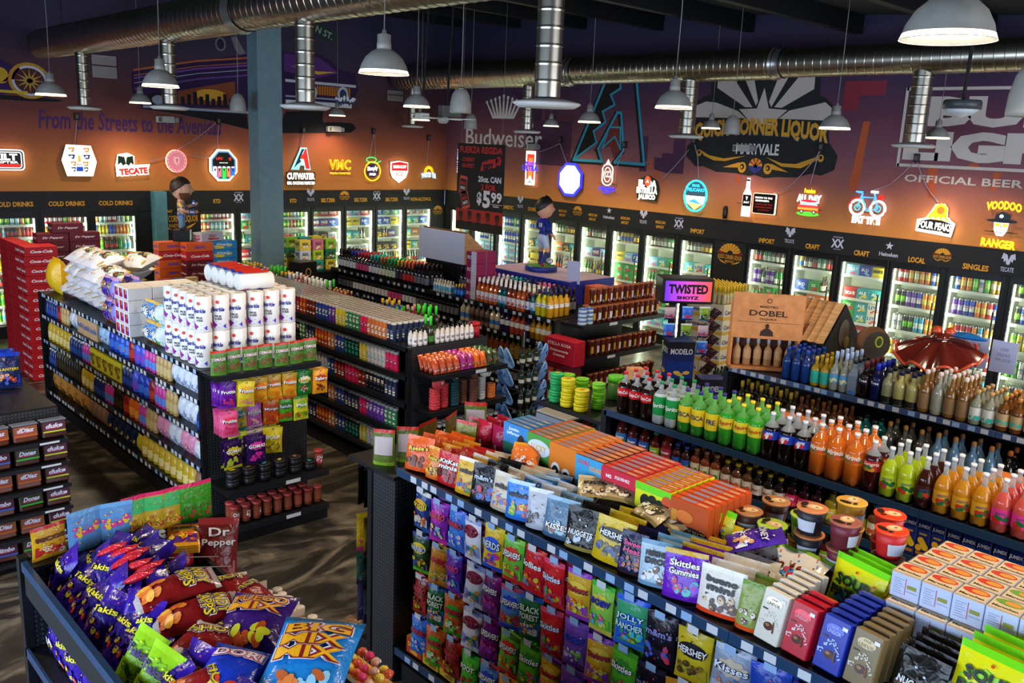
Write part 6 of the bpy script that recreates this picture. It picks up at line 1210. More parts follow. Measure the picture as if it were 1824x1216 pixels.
G_ = [gbox('blue box with football player picture', .22, '#2a6ab8', [('r', -.5, .55, .5, 1, '#3a8ac8'), ('t', 'Justin', -.1, .88, .09, .024, '#e8f0f8'), ('t', 'Jefferson', -.1, .78, .12, .024, '#e8f0f8'), ('r', -.5, .35, .1, .55, '#2a6a4a'), ('e', .2, .66, .03, .042, '#3a2018'), ('r', 0, .12, .5, .45, '#2a5ab0'), ('e', .15, .32, .07, .05, '#e0e0e4'), ('e', .15, .36, .06, .03, '#2a4a8a')], '#4a8ab8'),
      gbox('green clover cereal treat box', .2, '#4a9a3a', [('e', 0, .72, .09, .05, '#c8d8e8'), ('t', 'LUCKY', 0, .72, .12, .04, '#d8a82a'), ('e', -.1, .4, .06, .05, '#7ac82a'), ('e', .2, .3, .06, .05, '#2a6a2a'), ('e', -.25, .2, .03, .025, '#b86aa0'), ('e', .1, .15, .03, .03, '#3a6ac8'), ('e', -.3, .6, .02, .02, '#e8c04a')], '#c85a3a'),
      gbox('orange heart-eyed treat box', .22, '#e07a1c', [('e', -.25, .42, .038, .05, '#f0ece4'), ('e', .12, .36, .038, .05, '#f0ece4'), ('e', -.25, .42, .024, .032, '#14141c'), ('e', .12, .36, .024, .032, '#14141c'), ('e', -.25, .42, .01, .01, '#e8e8f0'), ('e', .12, .36, .01, .01, '#e8e8f0')], '#e07a2a'),
      gbox('dark box with light blue panel', .2, '#1c2434', [('r', -.5, .35, .5, 1, '#3a9ac8'), ('t', 'DOUBLE', -.2, .88, .08, .026, '#c8303a'), ('t', 'DOUBLE', .22, .8, .08, .026, '#e8a02a'), ('r', -.3, .5, .3, .54, '#e8f0f4'), ('e', .35, .14, .014, .018, '#c82a4a')], '#e0702a'),
      gbox('red fruit treat box', .24, '#b82a34', [('r', -.5, .74, .5, 1, '#c8203a'), ('t', 'HG', -.28, .84, .035, .02, '#ffffff'), ('t', 'SQUISHEZ', .1, .86, .1, .02, '#f0e0e0'), ('r', -.5, 0, .5, .72, '#6a3a2c'), ('e', -.2, .45, .035, .05, '#c84a5a'), ('e', .15, .4, .035, .06, '#8ab83a'), ('e', .3, .25, .04, .05, '#a8842a'), ('e', -.3, .22, .035, .04, '#c8822a')], '#d84a34'),
      gbox('lime and yellow sour kids box', .22, '#d8d81c', [('r', -.5, .86, .5, 1, '#6ad01c'), ('t', 'SOUR', -.02, .42, .2, .05, '#141c10'), ('t', 'PATCH', .05, .2, .2, .05, '#141c10'), ('e', -.2, .68, .03, .035, '#141c10'), ('e', 0, .7, .03, .035, '#141c10'), ('e', .2, .66, .03, .035, '#141c10'), ('e', .4, .8, .03, .03, '#c8502a')], '#d8502a'),
      gbox('orange brown autumn treat house box', .22, '#b84a14', [('r', -.5, 0, .5, .4, '#3a2414'), ('e', .15, .45, .09, .03, '#1c1410'), ('t', 'CORN MAZE', .1, .47, .16, .026, '#e8c08a'), ('e', -.1, .72, .05, .03, '#d8702a'), ('r', -.45, .1, -.3, .8, '#c8822a')], '#d8501c')]
yy = 3.68
for i, k in enumerate(G_):
    if i == 3: yy += .0
    yc = yy-k.w/2; yy -= k.w+.004
    for d in range(7 if i else 4): put(k, (3.48-.022*i+.053*d, yc, zt+.035), -pi/2, k.desc+', row %s along the middle of the candy gondola' % ORD[i], k.desc+' row')
# ramen bowls
def bowl(desc, c1, c2, lid):
    m = MB(); R = .066
    m.lathe([(R*.74, 0), (R*.76, .004), (R*.9, .07), (R, .119)], [mat(c1, .4), mat(c1, .4), mat(c2, .4)], 20)
    m.rect(-.05, .02, .035, .075, mat('#b8bcc8', .5), lambda u, v: ((R*.77+v*2.2*.1)*1.02*sin(u/.062), -(R*.8+v*.13)*1.03*cos(u/.062), v), 6, 1)
    l = MB(); l.lathe([(R*1.02, .113), (R*1.06, .117), (R*1.06, .122), (R*1.0, .124), (.0001, .124)], mat(lid, .3), 20)
    f = lambda u, v: (u, v, .1255); l.ell(.012, 0, .036, .03, mat('#d8b080', .4), f, 16); l.ell(.018, .004, .026, .02, mat('#e8cfa0', .4), lambda u, v: (u, v, .1263), 14); l.ell(.02, .0, .008, .007, mat('#a0602a', .4), lambda u, v: (u, v, .127), 8); l.ell(-.04, .012, .016, .03, mat('#2a1a14', .4), f, 10); l.ell(-.03, -.03, .014, .01, mat('#3a2a1a', .4), lambda u, v: (u, v, .1263), 8)
    return Kind('noodle_bowl', 'noodle bowl', m, [('lid', l)], desc)
NB = dict(b=bowl('brown lidded noodle bowl', '#6a4030', '#5a3428', '#b87a4a'), g=bowl('lime green noodle bowl', '#7ab82a', '#6aa82a', '#a8c83a'), k=bowl('black noodle bowl', '#1c1c20', '#2a2a30', '#c87a4a'), m=bowl('maroon noodle bowl', '#5a1c24', '#6a2430', '#9a5a4a'), r=bowl('red noodle bowl', '#b81c1c', '#c82a24', '#e8401c'), o=bowl('amber lidded noodle bowl', '#c8861c', '#d8962a', '#d8a23a'))
for i, (x, y, st) in enumerate([(3.6, 2.08, 'bb'), (3.82, 2.06, 'bb'), (3.55, 1.92, 'gg'), (3.78, 1.88, 'og'), (3.6, 1.76, 'rkk'), (3.82, 1.68, 'boo'), (3.58, 1.59, 'mmm'), (3.82, 1.5, 'rrr'), (3.66, 1.42, 'rmr'), (3.5, 1.26, 'r')]):
    for j, c in enumerate(st): put(NB[c], (x, y, 1.45+j*.1265), random.uniform(-.8, .8)-.8, NB[c].desc+', level %s in noodle stack %s from far end' % (('one', 'two', 'three')[j], ORD[i]))
# instant soup cartons
def soup(desc, top):
    m = MB(); w = .115; m.box(-w/2, -w/2, 0, w/2, w/2, .108, mat('#b4bdd6', .5), .003)
    m.rect(-.053, -.053, .053, .053, mat('#d8c098', .5), lambda u, v: (u, v, .1088)); m.ell(.0, .02, .05, .028, mat(top, .5), lambda u, v: (u, v, .1092), 12); m.ell(.012, .02, .03, .018, mat('#d8943a', .5), lambda u, v: (u, v, .1096), 10); m.text('Maruchan', 0, -.03, 0, mat('#2a2420', .5), lambda u, v: (u, v, .1094), wmax=.09, h=.018, bold=.03)
    for f in (front(0, w/2, .001), lambda u, v: (-w/2-.001, -u, v)):
        for k in range(7): m.rect(-.045, .02+k*.01, -.045+.04*(1-(k % 3)*.15), .0225+k*.01, mat('#8890a8', .5), f)
        m.rect(.0, .02, .003, .09, mat('#b04a4a', .5), f); m.rect(.008, .05, .045, .066, mat('#8a8a3a', .5), f); m.rect(.006, .035, .05, .04, mat('#98a0b8', .5), f)
        m.rect(-w/2+.002, .104, w/2-.002, .108, mat('#d8a85a', .5), f)
    return Kind('soup_carton', 'carton', m, (), desc)
SO = [soup('white noodle soup carton, red topped', '#c83a2a'), soup('white noodle soup carton, green edged', '#6a9a3a')]
for l in range(3):
    for r in range(4):
        for c in range(10):
            k = SO[0 if c < 3 else 1]
            put(k, (3.4-.03*(2-l)+r*.118+l*.02, 1.21-c*.118+l*.01-r*.01, 1.45+l*.11), -pi/2, '%s, %s layer %s row of the soup stack' % (k.desc, ('bottom', 'middle', 'top')[l], ('front', 'second', 'third', 'back')[r]), 'soup cartons %d %d %d' % (l, r, c >= 3))
# far end of the candy gondola: pouches seen from behind and hanging packets
BKP = [bag('snack_pouch', 'snack', 'green back of a mango pouch with pale text panel', .14, .23, .06, '#5a6a24', '#b8281c', '#7aa02a', stand=True, panel=('#b8a8a8', .3, .8), seed=261), bag('snack_pouch', 'snack', 'brown red topped mango pouch', .2, .2, .06, '#6a5420', '#b8281c', '#6a5a1c', stand=True, seed=262, blobs=('#8a6a2a',))]
put(BKP[0], (3.02, 4.3, 1.386), -.9, 'green backed pouch on the end ledge, left of two'); put(BKP[0], (3.17, 4.26, 1.386), -.7, 'green backed pouch on the end ledge, right of two')
put(BKP[1], (3.4, 4.35, 1.386), .3, 'brown pouch with red top lying along the end ledge'); put(BKP[1], (3.62, 4.38, 1.386), .5, 'brown pouch with red top near the end of the ledge'); put(BKP[0], (3.82, 4.36, 1.386), -.8, 'tall green backed pouch at the right of the end ledge', sc=1.1)
HG = [bag('hanging_packet', 'snack', d, .1, h_, .02, a, b, c, seed=s, blobs=bl) for d, h_, a, b, c, s, bl in (('glossy black hanging packet', .28, '#0f0f12', '#3a3a40', '#0c0c10', 271, ()), ('yellow to pink candy packet', .26, '#c8a82a', '#d8c02a', '#d83a8a', 272, ('#e85a9a',)), ('green and brown beaded packet', .22, '#3a5a4a', '#2a7a6a', '#5a4434', 273, ('#8a6a4a', '#c8a880')), ('clear violet packet', .3, '#6a6488', '#5a4a8a', '#8a8298', 274, ('#a8a0b8',)))]
for r, (k, zt_) in enumerate(((HG[0], 1.33), (HG[1], .98), (HG[2], .7), (HG[3], .52))):
    for c in range(8):
        for d in range(2): put(k, (3.0+c*.115, 4.42+.07*d, zt_-k.h+.02), random.uniform(-.3, .3), '%s hanging on the far end of the candy gondola' % k.desc, k.desc+'s on the far end')
BRI = bag('hanging_packet', 'snack', 'brown nut packet', .16, .12, .03, '#7a5a3c', seed=275, blobs=('#a8845a',)); lie(BRI, 3.0, 4.55, .15, .4, 'brown nut packet lying on the end base shelf', None, -80)
# ================================================================ G6 sodas
random.seed(66)
y = 4.13
for i, (k, n, dp) in enumerate(SODA):
    for c in range(n):
        for d in range(3 if i != 7 else 2):
            put(k, (5.065+d*.118, y-.056-c*.114+random.uniform(-.003, .003), 1.425), -pi/2+.3+random.uniform(-.12, .12), '%s, on top of the soda gondola' % k.desc, k.desc+'s')
    y -= n*.114
for k, n, dp in JAR:
    for c in range(n):
        for d in range(3): put(k, (5.06+d*.11, y-.052-c*.104, 1.425), -pi/2+.3+random.uniform(-.12, .12), '%s, on top of the soda gondola' % k.desc, k.desc+'s')
    y -= n*.104
J = JUI
run(5.0, 1.13, 4.12, 1.98, [(J[1], 1), (J[0], 1), (J[0], 1), (J[2], 1), (J[3], 1), (J[4], 2), (J[5], 3), (J[6], 3), (J[7], 3), (J[8], 3), (J[9], 3), (J[10], 1), (J[11], 2)], 'upper juice shelf', depth=2)
run(5.0, 1.13, 1.97, .2, [(JMX[0], 1), (JMX[1], 3), (JMX[2], 1), (JMX[3], 2), (JMX[4], 2), (JMX[0], 4)], 'upper juice carton shelf', depth=1)
run(5.0, .84, 4.12, 2.3, [(J[1], 1), (J[0], 2), (J[2], 1), (J[5], 1), (J[3], 1), (J[4], 2), (J[5], 3), (J[6], 3), (J[7], 4), (J[0], 1)], 'lower juice shelf', depth=1)
run(5.0, .84, 2.29, .2, [(JMX[0], 1), (JMX[1], 1), (JMX[2], 2), (JMX[3], 3), (JMX[4], 3)], 'lower juice carton shelf', depth=1)
run(5.0, .53, 4.12, 1.5, [(J[4], 5), (J[7], 6), (J[1], 4)], 'third juice shelf', depth=1)
CHP = carton('snack_box', 'orange snack box behind the sodas', .3, .3, .12, '#d8702a', '', cat='box'); put(CHP, (5.62, 2.95, 1.425), -pi/2+.1, 'low orange carton behind the dark colas'); put(CHP, (5.6, 1.5, 1.425), -pi/2, 'orange tray behind the amber fruit sodas'); put(CHP, (5.6, 1.1, 1.425), -pi/2, 'second orange tray behind the pink fruit sodas')
# salsa tubs on the far end cap
ST = [tub('green salsa tub', '#2a9a5a', '#2ab86a', .056, .045, 'salsa_tub', lt='#c8b82a'), tub('yellow salsa tub', '#d8c81c', '#e0d02a', .058, .055, 'salsa_tub', lt='#d8861c'), tub('lime green salsa tub', '#7ac82a', '#6ad02a', .054, .05, 'salsa_tub', lt='#c8d04a')]
for i, (k, x, y, n) in enumerate(((0, 5.12, 4.84, 5), (1, 5.1, 4.69, 4), (1, 5.1, 4.54, 3), (2, 5.26, 4.84, 4), (2, 5.26, 4.68, 4), (2, 5.26, 4.5, 4))):
    for j in range(n): put(ST[k], (x+.004*((j*7) % 3), y, 1.305+j*ST[k].h), 0, ST[k].desc+' in tub stack %s of the soda end cap' % ORD[i], 'tub stack %d' % i)
for i, (x, y, c) in enumerate(((5.6, 4.6, '#5ac82a'), (5.5, 4.4, '#e0b82a'), (5.75, 4.5, '#5ac82a'))): put(tub('jar', '#4a7a3a', c, .07, .2, 'pickle_jar'), (x, y, 1.305), 0, 'large jar with %s lid behind the salsa tubs' % ('green', 'yellow', 'bright green')[i])
put(carton('snack_box', 'small tan box', .13, .1, .1, '#c88a5a', '', cat='box'), (5.62, 4.42, 1.51), -.5, 'small tan box on the large jars behind the cola bottles')
# ================================================================ G7 tequila
random.seed(77)
T = TEQ
run(7.03, 1.425, 3.92, -.2, [(T[0], 3), (T[1], 2), (T[2], 2), (T[3], 1), (T[4], 1), (T[5], 1), (T[6], 1), (T[7], 2), (T[8], 1), (T[9], 1), (T[8], 2), (T[10], 2), (T[11], 2), (T[12], 2), (T[7], 3), (T[10], 4), (T[0], 6)], 'tequila top shelf', depth=4)
L7 = LOWT
run(7.03, 1.025, 4.35, -.2, [(L7[0], 6), (L7[1], 5), (L7[2], 2), (L7[3], 3), (L7[4], 2), (L7[4], 2), (L7[5], 4), (L7[6], 3), (L7[5], 8)], 'second tequila shelf', depth=2, gap=.02)
run(7.03, .605, 4.35, 1.5, [(L7[0], 6), (L7[6], 6)], 'third tequila shelf', depth=1, gap=.02)
# ================================================================ G4 wine and vodka
random.seed(44)
Wn = WINE
run(7.15, 1.425, 11.5, 9.2, [(Wn[0], 4), (Wn[2], 2), (Wn[1], 4), (Wn[6], 3), (Wn[3], 2), (Wn[5], 3), (Wn[7], 2), (Wn[4], 3), (Wn[8], 6)], 'wine shelf top', depth=4)
run(7.15, 1.425, 9.15, 8.72, [(MINI[0], 8)], 'cocktail row top', depth=2)
run(7.15, 1.425, 8.7, 8.5, [(MINI[2], 5)], 'small bottle row top', depth=3)
M_ = MID
run(7.15, 1.425, 8.28, 6.9, [(M_[0], 5), (M_[1], 2), (M_[2], 2), (M_[0], 2), (M_[3], 1), (M_[1], 1), (M_[4], 2), (M_[5], 3), (M_[6], 3)], 'flavoured vodka row', depth=4)
run(7.55, 1.425, 9.1, 6.95, [(Wn[8], 4), (Wn[9], 5), (M_[3], 3), (Wn[6], 3), (M_[4], 3), (Wn[9], 3)], 'rear of the vodka row', depth=2)
N_ = MID2
run(7.15, 1.13, 11.5, 8.6, [(Wn[8], 5), (Wn[0], 6), (Wn[2], 5), (Wn[1], 4), (Wn[6], 4), (Wn[8], 6)], 'second wine shelf', depth=1)
run(7.15, 1.13, 8.58, 6.9, [(N_[0], 2), (N_[1], 4), (N_[0], 2), (N_[5], 2), (N_[2], 3), (N_[5], 1), (N_[4], 1), (N_[3], 3), (N_[5], 1), (N_[3], 2)], 'liqueur shelf', depth=1)
run(7.15, .83, 11.5, 6.9, [(Wn[0], 12), (Wn[3], 8), (MINI[4], 14), (Wn[8], 10), (LOW2[0], 5), (LOW2[1], 6)], 'third wine shelf', depth=1)
run(7.15, .52, 11.5, 6.9, [(Wn[8], 12), (LOW2[3], 14), (Wn[2], 10), (LOW2[2], 4)], 'fourth wine shelf', depth=1)
CB4 = carton('wine_box', 'magenta and white wine carton', .2, .16, .15, '#8a1c4a', 'ROSE', '#d8c8c8', patch=[('#c8c0c4', .0, .0, .5, 1)], cat='box', sidetxt=False)
for i in range(4):
    for j in range(2): put(CB4, (7.28+.17*j, 8.4, 1.425+.152*i), -pi/2, 'magenta and white wine carton, %s in the stack of four' % ('lowest', 'second', 'third', 'topmost')[i], 'magenta wine cartons layer %d' % i)
LB4 = carton('wine_box', 'pale blue bottle carrier', .22, .12, .09, '#5ab0d8', '', cat='box')
def cupj(desc, c, lab_):
    m = MB(); m.lathe([(.042, 0), (.03, .03), (.036, .1), (.044, .17), (.044, .18)], liquid(c), 14); m.rect(-.02, .04, .02, .12, mat(lab_, .4), lambda u, v: (.036*sin(u/.036)*1.06, -(.036+.002)*cos(u/.036)-.004, v), 4, 2)
    l = MB(); l.lathe([(.046, .175), (.046, .19), (.03, .195)], mat('#8a4a2c', .4), 14); return Kind('cocktail_cup', 'cup', m, [('lid', l)], desc)
CJ = [cupj('brown red jarred cocktail cup, gold label', '#4a1c10', '#b8922a'), cupj('amber jarred cocktail cup, white label', '#6a2414', '#c8c8c8')]
for z, nm, dp in ((1.415, 'top', 2), (1.025, 'middle', 1), (.625, 'lower', 1)):
    for i in range(13):
        for d in range(dp): put(CJ[(i*3+d) % 2], (7.45+i*.096, 6.54+d*.1, z), random.uniform(-.3, .3), '%s on the %s shelf of the wine end cap' % (CJ[(i*3+d) % 2].desc, nm), '%s cocktail cups %d' % (nm, (i*3+d) % 2))
for i in range(12): put(CJ[i % 2], (7.5+i*.096, 6.6, 1.415+.197), .2, CJ[i % 2].desc+' stacked as the upper tier of the end cap', 'upper tier cups %d' % (i % 2))
BT = tub('blue banded white stacking tin', '#b8c4d0', '#3a6ab0', .05, .045, 'round_tin', lt='#e8e8e8')
for i in range(2):
    for j in range(4): put(BT, (7.28+.11*i, 6.54, 1.415+j*.047), 0, 'blue banded white tin, %s of two stacks at the end cap corner' % ('left', 'right')[i], 'tin stack %d' % i)
# ================================================================ coolers
random.seed(88)
def stock(cx, cy, rz, where, plan, w=BW):
    """fill a bay: one list of kinds for every shelf from the bottom, two rows deep"""
    ex = Vector((cos(rz), sin(rz), 0)); ey = Vector((-sin(rz), cos(rz), 0)); SZ = SHA if rz == 0 else SHB
    for s, kinds in enumerate(plan[:len(SZ)]):
        u = -w/2+.02; i = 0; room = (SZ+[2.0])[s+1]-SZ[s]-.035
        while True:
            k = kinds[i % len(kinds)]; i += 1
            sc_ = min(1.0, room/k.h)
            ww = k.w*sc_+.004
            if u+ww > w/2: break
            for d in range(1 if k.name == 'drink_pack' else 2):
                p = Vector((cx, cy, 0))+ex*(u+ww/2)+ey*(.125+k.d*sc_/2+.01+d*(k.d*sc_+.008))
                nm = ('one', 'two', 'three', 'four', 'five', 'six', 'seven')[s]
                lb_ = lb('%s on shelf %s, %s' % (k.desc, nm, where))
                put(k, (p.x, p.y, SZ[s]), rz+random.uniform(-.05, .05), lb_, lb_, sc=sc_)
                if k.name == 'drink_pack' and k.h*2*sc_ < room: put(k, (p.x, p.y, SZ[s]+k.h*sc_+.002), rz, lb('%s stacked second, shelf %s, %s' % (k.desc, nm, where)), lb_+' up', sc=sc_)
            u += ww
def rs(L_, n): return [random.choice(L_) for _ in range(n)]
def blocks(L_, n=3):
    o = []
    for _ in range(8): o += [random.choice(L_)]*random.randint(1, n)
    return o
wA = ['cola bay left of pilaster', 'middle bay left of pilaster', 'bay touching pilaster', 'bay right of pilaster', 'bay behind column', 'first bay past column', 'second bay past column', 'third bay past column', 'fourth bay past column', 'corner bay']
for i, x in enumerate(BA):
    if i < 3: pl = [blocks(SB, 3), blocks(SB, 2), blocks(SB, 3), blocks(SB, 3), blocks(SB, 2), blocks(SB, 3), blocks(SHORT, 2)]
    elif i in (3, 5): pl = [blocks(SHORT, 3), blocks(PK, 1), blocks(PK, 2), blocks(PK, 2), blocks(SHORT, 3), blocks(SHORT, 2), blocks(SHORT, 2)]
    else: pl = [blocks(PK, 2), blocks(PK, 1), blocks(BBO, 4), blocks(PK, 2), blocks(BBO+PK, 2), blocks(PK, 2), blocks(SHORT+PK, 2)]
    stock(x+BW/2, 15.42, 0, wA[i], pl)
wB = ['right wall corner bay', 'second bay from corner', 'third bay from corner', 'bay left of soccer figure', 'bay behind soccer figure', 'bay right of soccer figure', 'sixth bay before emblem', 'bay at shots sign', 'bay before emblem', 'first bay past emblem', 'second bay past emblem', 'third bay past emblem', 'fourth bay past emblem', 'fifth bay past emblem', 'sixth bay past emblem', 'last bay past emblem']
for i, y in enumerate(BB):
    if i >= 12: pl = [blocks(CANS, 2) for _ in range(6)]
    elif i == 12-1: pl = [blocks(PK, 1), blocks(PK, 1), blocks(PK, 2), blocks(PK, 2), blocks(PK, 1), blocks(PK, 1)]
    elif i in (10,): pl = [blocks(PK, 1), blocks(BBO, 3), blocks(PK, 2), blocks(BBO+PK, 1), blocks(BBO, 3)+PK, blocks(CANS+PK, 1)]
    elif i == 9: pl = [blocks(PK, 2), [BBO[1]]*4+[BBO[3]]*4, [BBO[1]]*3+[PK[1]]+[BBO[1]]*6, blocks([BBO[1], CANS[3], CANS[9]], 3), blocks(BBO, 2), blocks(BBO, 3)]
    elif i in (1, 2): pl = [blocks([PK[3], PK[2]], 1), blocks([PK[3]], 1), blocks([PK[3], PK[9]], 2), blocks([CANS[2], CANS[3]], 4), blocks([CANS[1], CANS[2]], 4), blocks([SB[6], CANS[1]], 3)]
    else: pl = [blocks(PK, 1), blocks(PK, 2), blocks(BBO+PK[:3], 3), blocks(PK, 1), blocks(BBO, 4), blocks(CANS+BBO, 3)]
    stock(12.38, y+BW/2, -pi/2, wB[i], pl)
# ================================================================ lit signs on the murals
def G(h, e=2.2): return mat(h, .5, 0, e)
def sign(label, wall, p, z, draw, name='neon_sign', cat='neon sign', board=None):
    """draw(mb, f) where f(u, v) lies on the sign face, 5 cm off the wall; brackets and board are parts"""
    if wall == 'A': o = empty(name, (p, 15.415, z), 0, label, cat)
    else: o = empty(name, (12.375, p, z), -pi/2, label, cat)
    F = lambda e=0.: (lambda u, v: (u, -.055-e, v))
    if board:
        pts, col, em = board[:3]; m = MB(); n = len(pts)
        m.ngon(pts, mat(col, .4, 0, em), F(0)); m.ngon(pts, mat('#1c1c20', .5), lambda u, v: (u, -.03, v))
        for i in range(n): a, b = pts[i], pts[(i+1) % n]; m.add([(a[0], -.055, a[1]), (b[0], -.055, b[1]), (b[0], -.03, b[1]), (a[0], -.03, a[1])], [(0, 1, 2, 3)], mat(board[3] if len(board) > 3 else '#1c1c20', .5, 0, board[4] if len(board) > 4 else 0))
        m.obj('backing_board', o)
    b = MB()
    for x in (-.1, .1): b.tube([(x, -.002, .06), (x, -.05, .06)], .006, BLK, 5); b.tube([(x, -.002, -.08), (x, -.05, -.08)], .006, BLK, 5)
    b.box(-.2, -.03, -.088, .2, -.022, -.08, BLK); b.obj('bracket', o)
    m = MB(); draw(m, F); m.obj('lit_face', o)
    return o
def rr(w, h, r=.03, n=4): return [(sx*(w/2-r)+r*cos(a), sy*(h/2-r)+r*sin(a)) for sx, sy, a0 in ((1, 1, 0), (-1, 1, pi/2), (-1, -1, pi), (1, -1, 1.5*pi)) for a in [a0+i*pi/2/n for i in range(n+1)]]
def octa(w, h): return [(w/2*cos(pi/8+i*pi/4)/cos(pi/8), h/2*sin(pi/8+i*pi/4)/cos(pi/8)) for i in range(8)]
WN = G('#fff6ec', 1.25); YN = G('#ffd21c', 1.3); RN = G('#e8241c', .9); BN = G('#2a30ff', 1.6); CN = G('#30c8ff', 1.4)
def d_kilt(m, f):
    m.ngon(rr(.5, .28, .05), mat('#14140f', .4), f(.003)); m.ngon(rr(.46, .25, .04), G('#e8e4e0', 1.2), f(.004)); m.ngon(rr(.43, .22, .03), mat('#141014', .4), f(.005))
    m.text('KILT', .0, .045, 0, WN, f(.008), wmax=.34, h=.1, bold=.05); m.text('LIFTER', .03, -.035, 0, WN, f(.008), wmax=.3, h=.035, bold=.03); m.rect(-.21, -.1, .21, -.062, RN, f(.007))
sign('lit rounded rectangle beer sign at the left edge, black with white rim', 'A', 3.7, 2.8, d_kilt, 'lit_sign', 'beer sign', (rr(.54, .32, .06), '#fff0e0', .8, '#fff0e0', 7))
def d_mask(m, f):
    for s in (-1, 1):
        for v, c, w in ((.17, '#d8922a', .1), (.06, '#24307a', .11), (-.05, '#c88a2a', .09), (-.14, '#24307a', .07)):
            u = s*(.115-(.02 if v < 0 else 0)); m.ngon([(u-w/2, v+.03), (u+w/2, v+.035), (u+w*.35, v-.03), (u-s*w*.1, v-.04)], mat(c, .4, 0, .3), f(.003)); m.ell(u, v, .022, .016, WN, f(.005), 8)
    m.ngon([(-.015, .08), (.015, .08), (.02, -.02), (-.02, -.02)], mat('#e0a82a', .4, 0, .6), f(.003)); m.rect(-.05, -.17, .05, -.1, mat('#1c4ab0', .4, 0, .4), f(.003)); m.text('Modelo', 0, -.06, .04, mat('#b8b098', .5), f(.004), wmax=.09)
sign('white glowing mask shaped beer sign with blue and gold patches', 'A', 4.77, 2.81, d_mask, 'lit_sign', 'beer sign', ([(-.19, .25), (.19, .24), (.27, -.02), (.2, -.25), (-.2, -.25), (-.27, -.0)], '#e8e4dc', .75, '#2a3a4a', 0))
def d_tec(m, f):
    for s in (-1, 1): m.ngon([(-.12, .02), (-.12+s*.02, .13), (-.12+s*.12, .15), (-.12+s*.13, 0), (-.12+s*.08, .04), (-.12+s*.05, -.01)], mat('#142a1c', .4), f(.003))
    m.text('TECATE', 0, -.1, 0, WN, f(.004), wmax=.5, h=.15, bold=.12, rot=.08); m.text('TECATE', 0, -.1, 0, RN, f(.007), wmax=.47, h=.11, bold=.07, rot=.08)
sign('red lit lettering sign with green eagle and white outline', 'A', 5.62, 2.75, d_tec, board=([(-.27, -.19), (.24, -.13), (.28, .02), (.02, .0), (.03, .15), (-.08, .2), (-.24, .17), (-.28, 0)], '#e8e8da', .7, '#f0efe0', 5))
def d_pink(m, f):
    m.ell(0, 0, .17, .18, mat('#d88a94', .5, 0, .55), f(.003), 24); m.ell(0, 0, .14, .15, mat('#c87480', .5, 0, .45), f(.004), 24); m.ngon([(-.05, .07), (.05, .07), (.05, -.02), (0, -.08), (-.05, -.02)], mat('#d89aa0', .5, 0, .5), f(.005)); m.ngon([(-.01, .05), (.03, .03), (.0, -.05)], mat('#b85a68', .5, 0, .3), f(.006))
    for i in range(16): a = i*pi/8; m.ell(.155*cos(a), .165*sin(a), .012, .012, mat('#b86470', .5, 0, .3), f(.005), 6)
sign('round pink lit disc sign with a shield relief', 'A', 6.36, 2.83, d_pink, 'lit_sign', 'beer sign', ([(.185*cos(i*pi/12), .195*sin(i*pi/12)) for i in range(24)], '#e8a0a0', .8, '#ffb070', 5))
def d_ufc(m, f):
    m.ngon(octa(.46, .5), mat('#5a8ab8', .4, 0, .8), f(.002)); m.ngon(octa(.41, .45), mat('#0f1012', .4), f(.003)); m.text('UFC', -.08, .12, 0, RN, f(.006), wmax=.13, h=.045, bold=.04, shear=.2); m.ngon([(.1, .14), (.14, .14), (.14, .1), (.12, .08), (.1, .1)], RN, f(.006))
    m.text('MONSTER', 0, .045, 0, WN, f(.006), wmax=.16, h=.015)
    for i, c in enumerate(('#e8e8ee', '#e86a8a', '#2ae04a', '#e87a5a', '#2a6ae8')): u = (i-2)*.085; dz = -.05+abs(i-2)*.02; m.rect(u-.036, -.23+abs(i-2)*.025, u+.036, -.03, mat(c, .3, 0, .9), f(.007+.0005*i)); m.ell(u, -.03, .036, .014, mat('#e0e0e8', .3, 0, .8), f(.009), 10); m.ngon([(u-.02, -.06), (u+.02, -.06), (u, -.12)], BLK, f(.01))
sign('octagon energy drink sign with five coloured cans', 'A', 7.22, 2.77, d_ufc, 'lit_sign', 'drink sign', (octa(.52, .56), '#ffe8c0', .9, '#ffe8c0', 7))
DA = [(-.03, .22), (.09, .22), (.17, -.2), (.05, -.2), (.045, -.12), (-.06, -.12), (-.08, -.2), (-.24, -.2)]
def d_da(m, f):
    m.ngon([(-.02, .19), (.04, .19), (-.02, .1), (0, .05), (-.06, 0), (-.04, -.05), (-.12, -.1), (-.2, -.18)], mat('#16343a', .4), f(.003)); m.ngon([(.05, .2), (.08, .2), (.15, -.18), (.065, -.18), (.02, .0), (-.03, .0), (-.05, .05), (.0, .1)], RN, f(.004)); m.ngon([(-.05, -.18), (0, .02), (.05, -.18), (.03, -.1), (-.03, -.1)], WN, f(.006))
sign('red and teal letter A lit sign right of the column', 'A', 8.82, 2.91, d_da, board=(DA, '#8adcf0', .9, '#8adcf0', 2))
def d_cut(m, f): m.text('CUTWATER', 0, .05, 0, WN, f(.004), wmax=.6, h=.13, bold=.06); m.text('REAL COCKTAILS PERFECTED', 0, -.08, 0, WN, f(.004), wmax=.6, h=.06, bold=.05)
sign('white glowing two line lettering below the red letter sign', 'A', 8.78, 2.54, d_cut, board=([(-.31, -.12), (.31, -.12), (.31, .13), (-.31, .13)], '#3a2a1c', 0))
def d_vmc(m, f): m.text('VMC', 0, .05, 0, YN, f(.004), wmax=.5, h=.2, bold=.03); m.text('VMC', 0, .05, 0, mat('#7a5a14', .5), f(.006), wmax=.47, h=.17, bold=-.015); m.text('TEQUILA COCKTAILS', 0, -.12, 0, YN, f(.004), wmax=.48, h=.045, bold=.02)
sign('yellow lit three letter tequila cocktail sign', 'A', 9.65, 2.77, d_vmc)
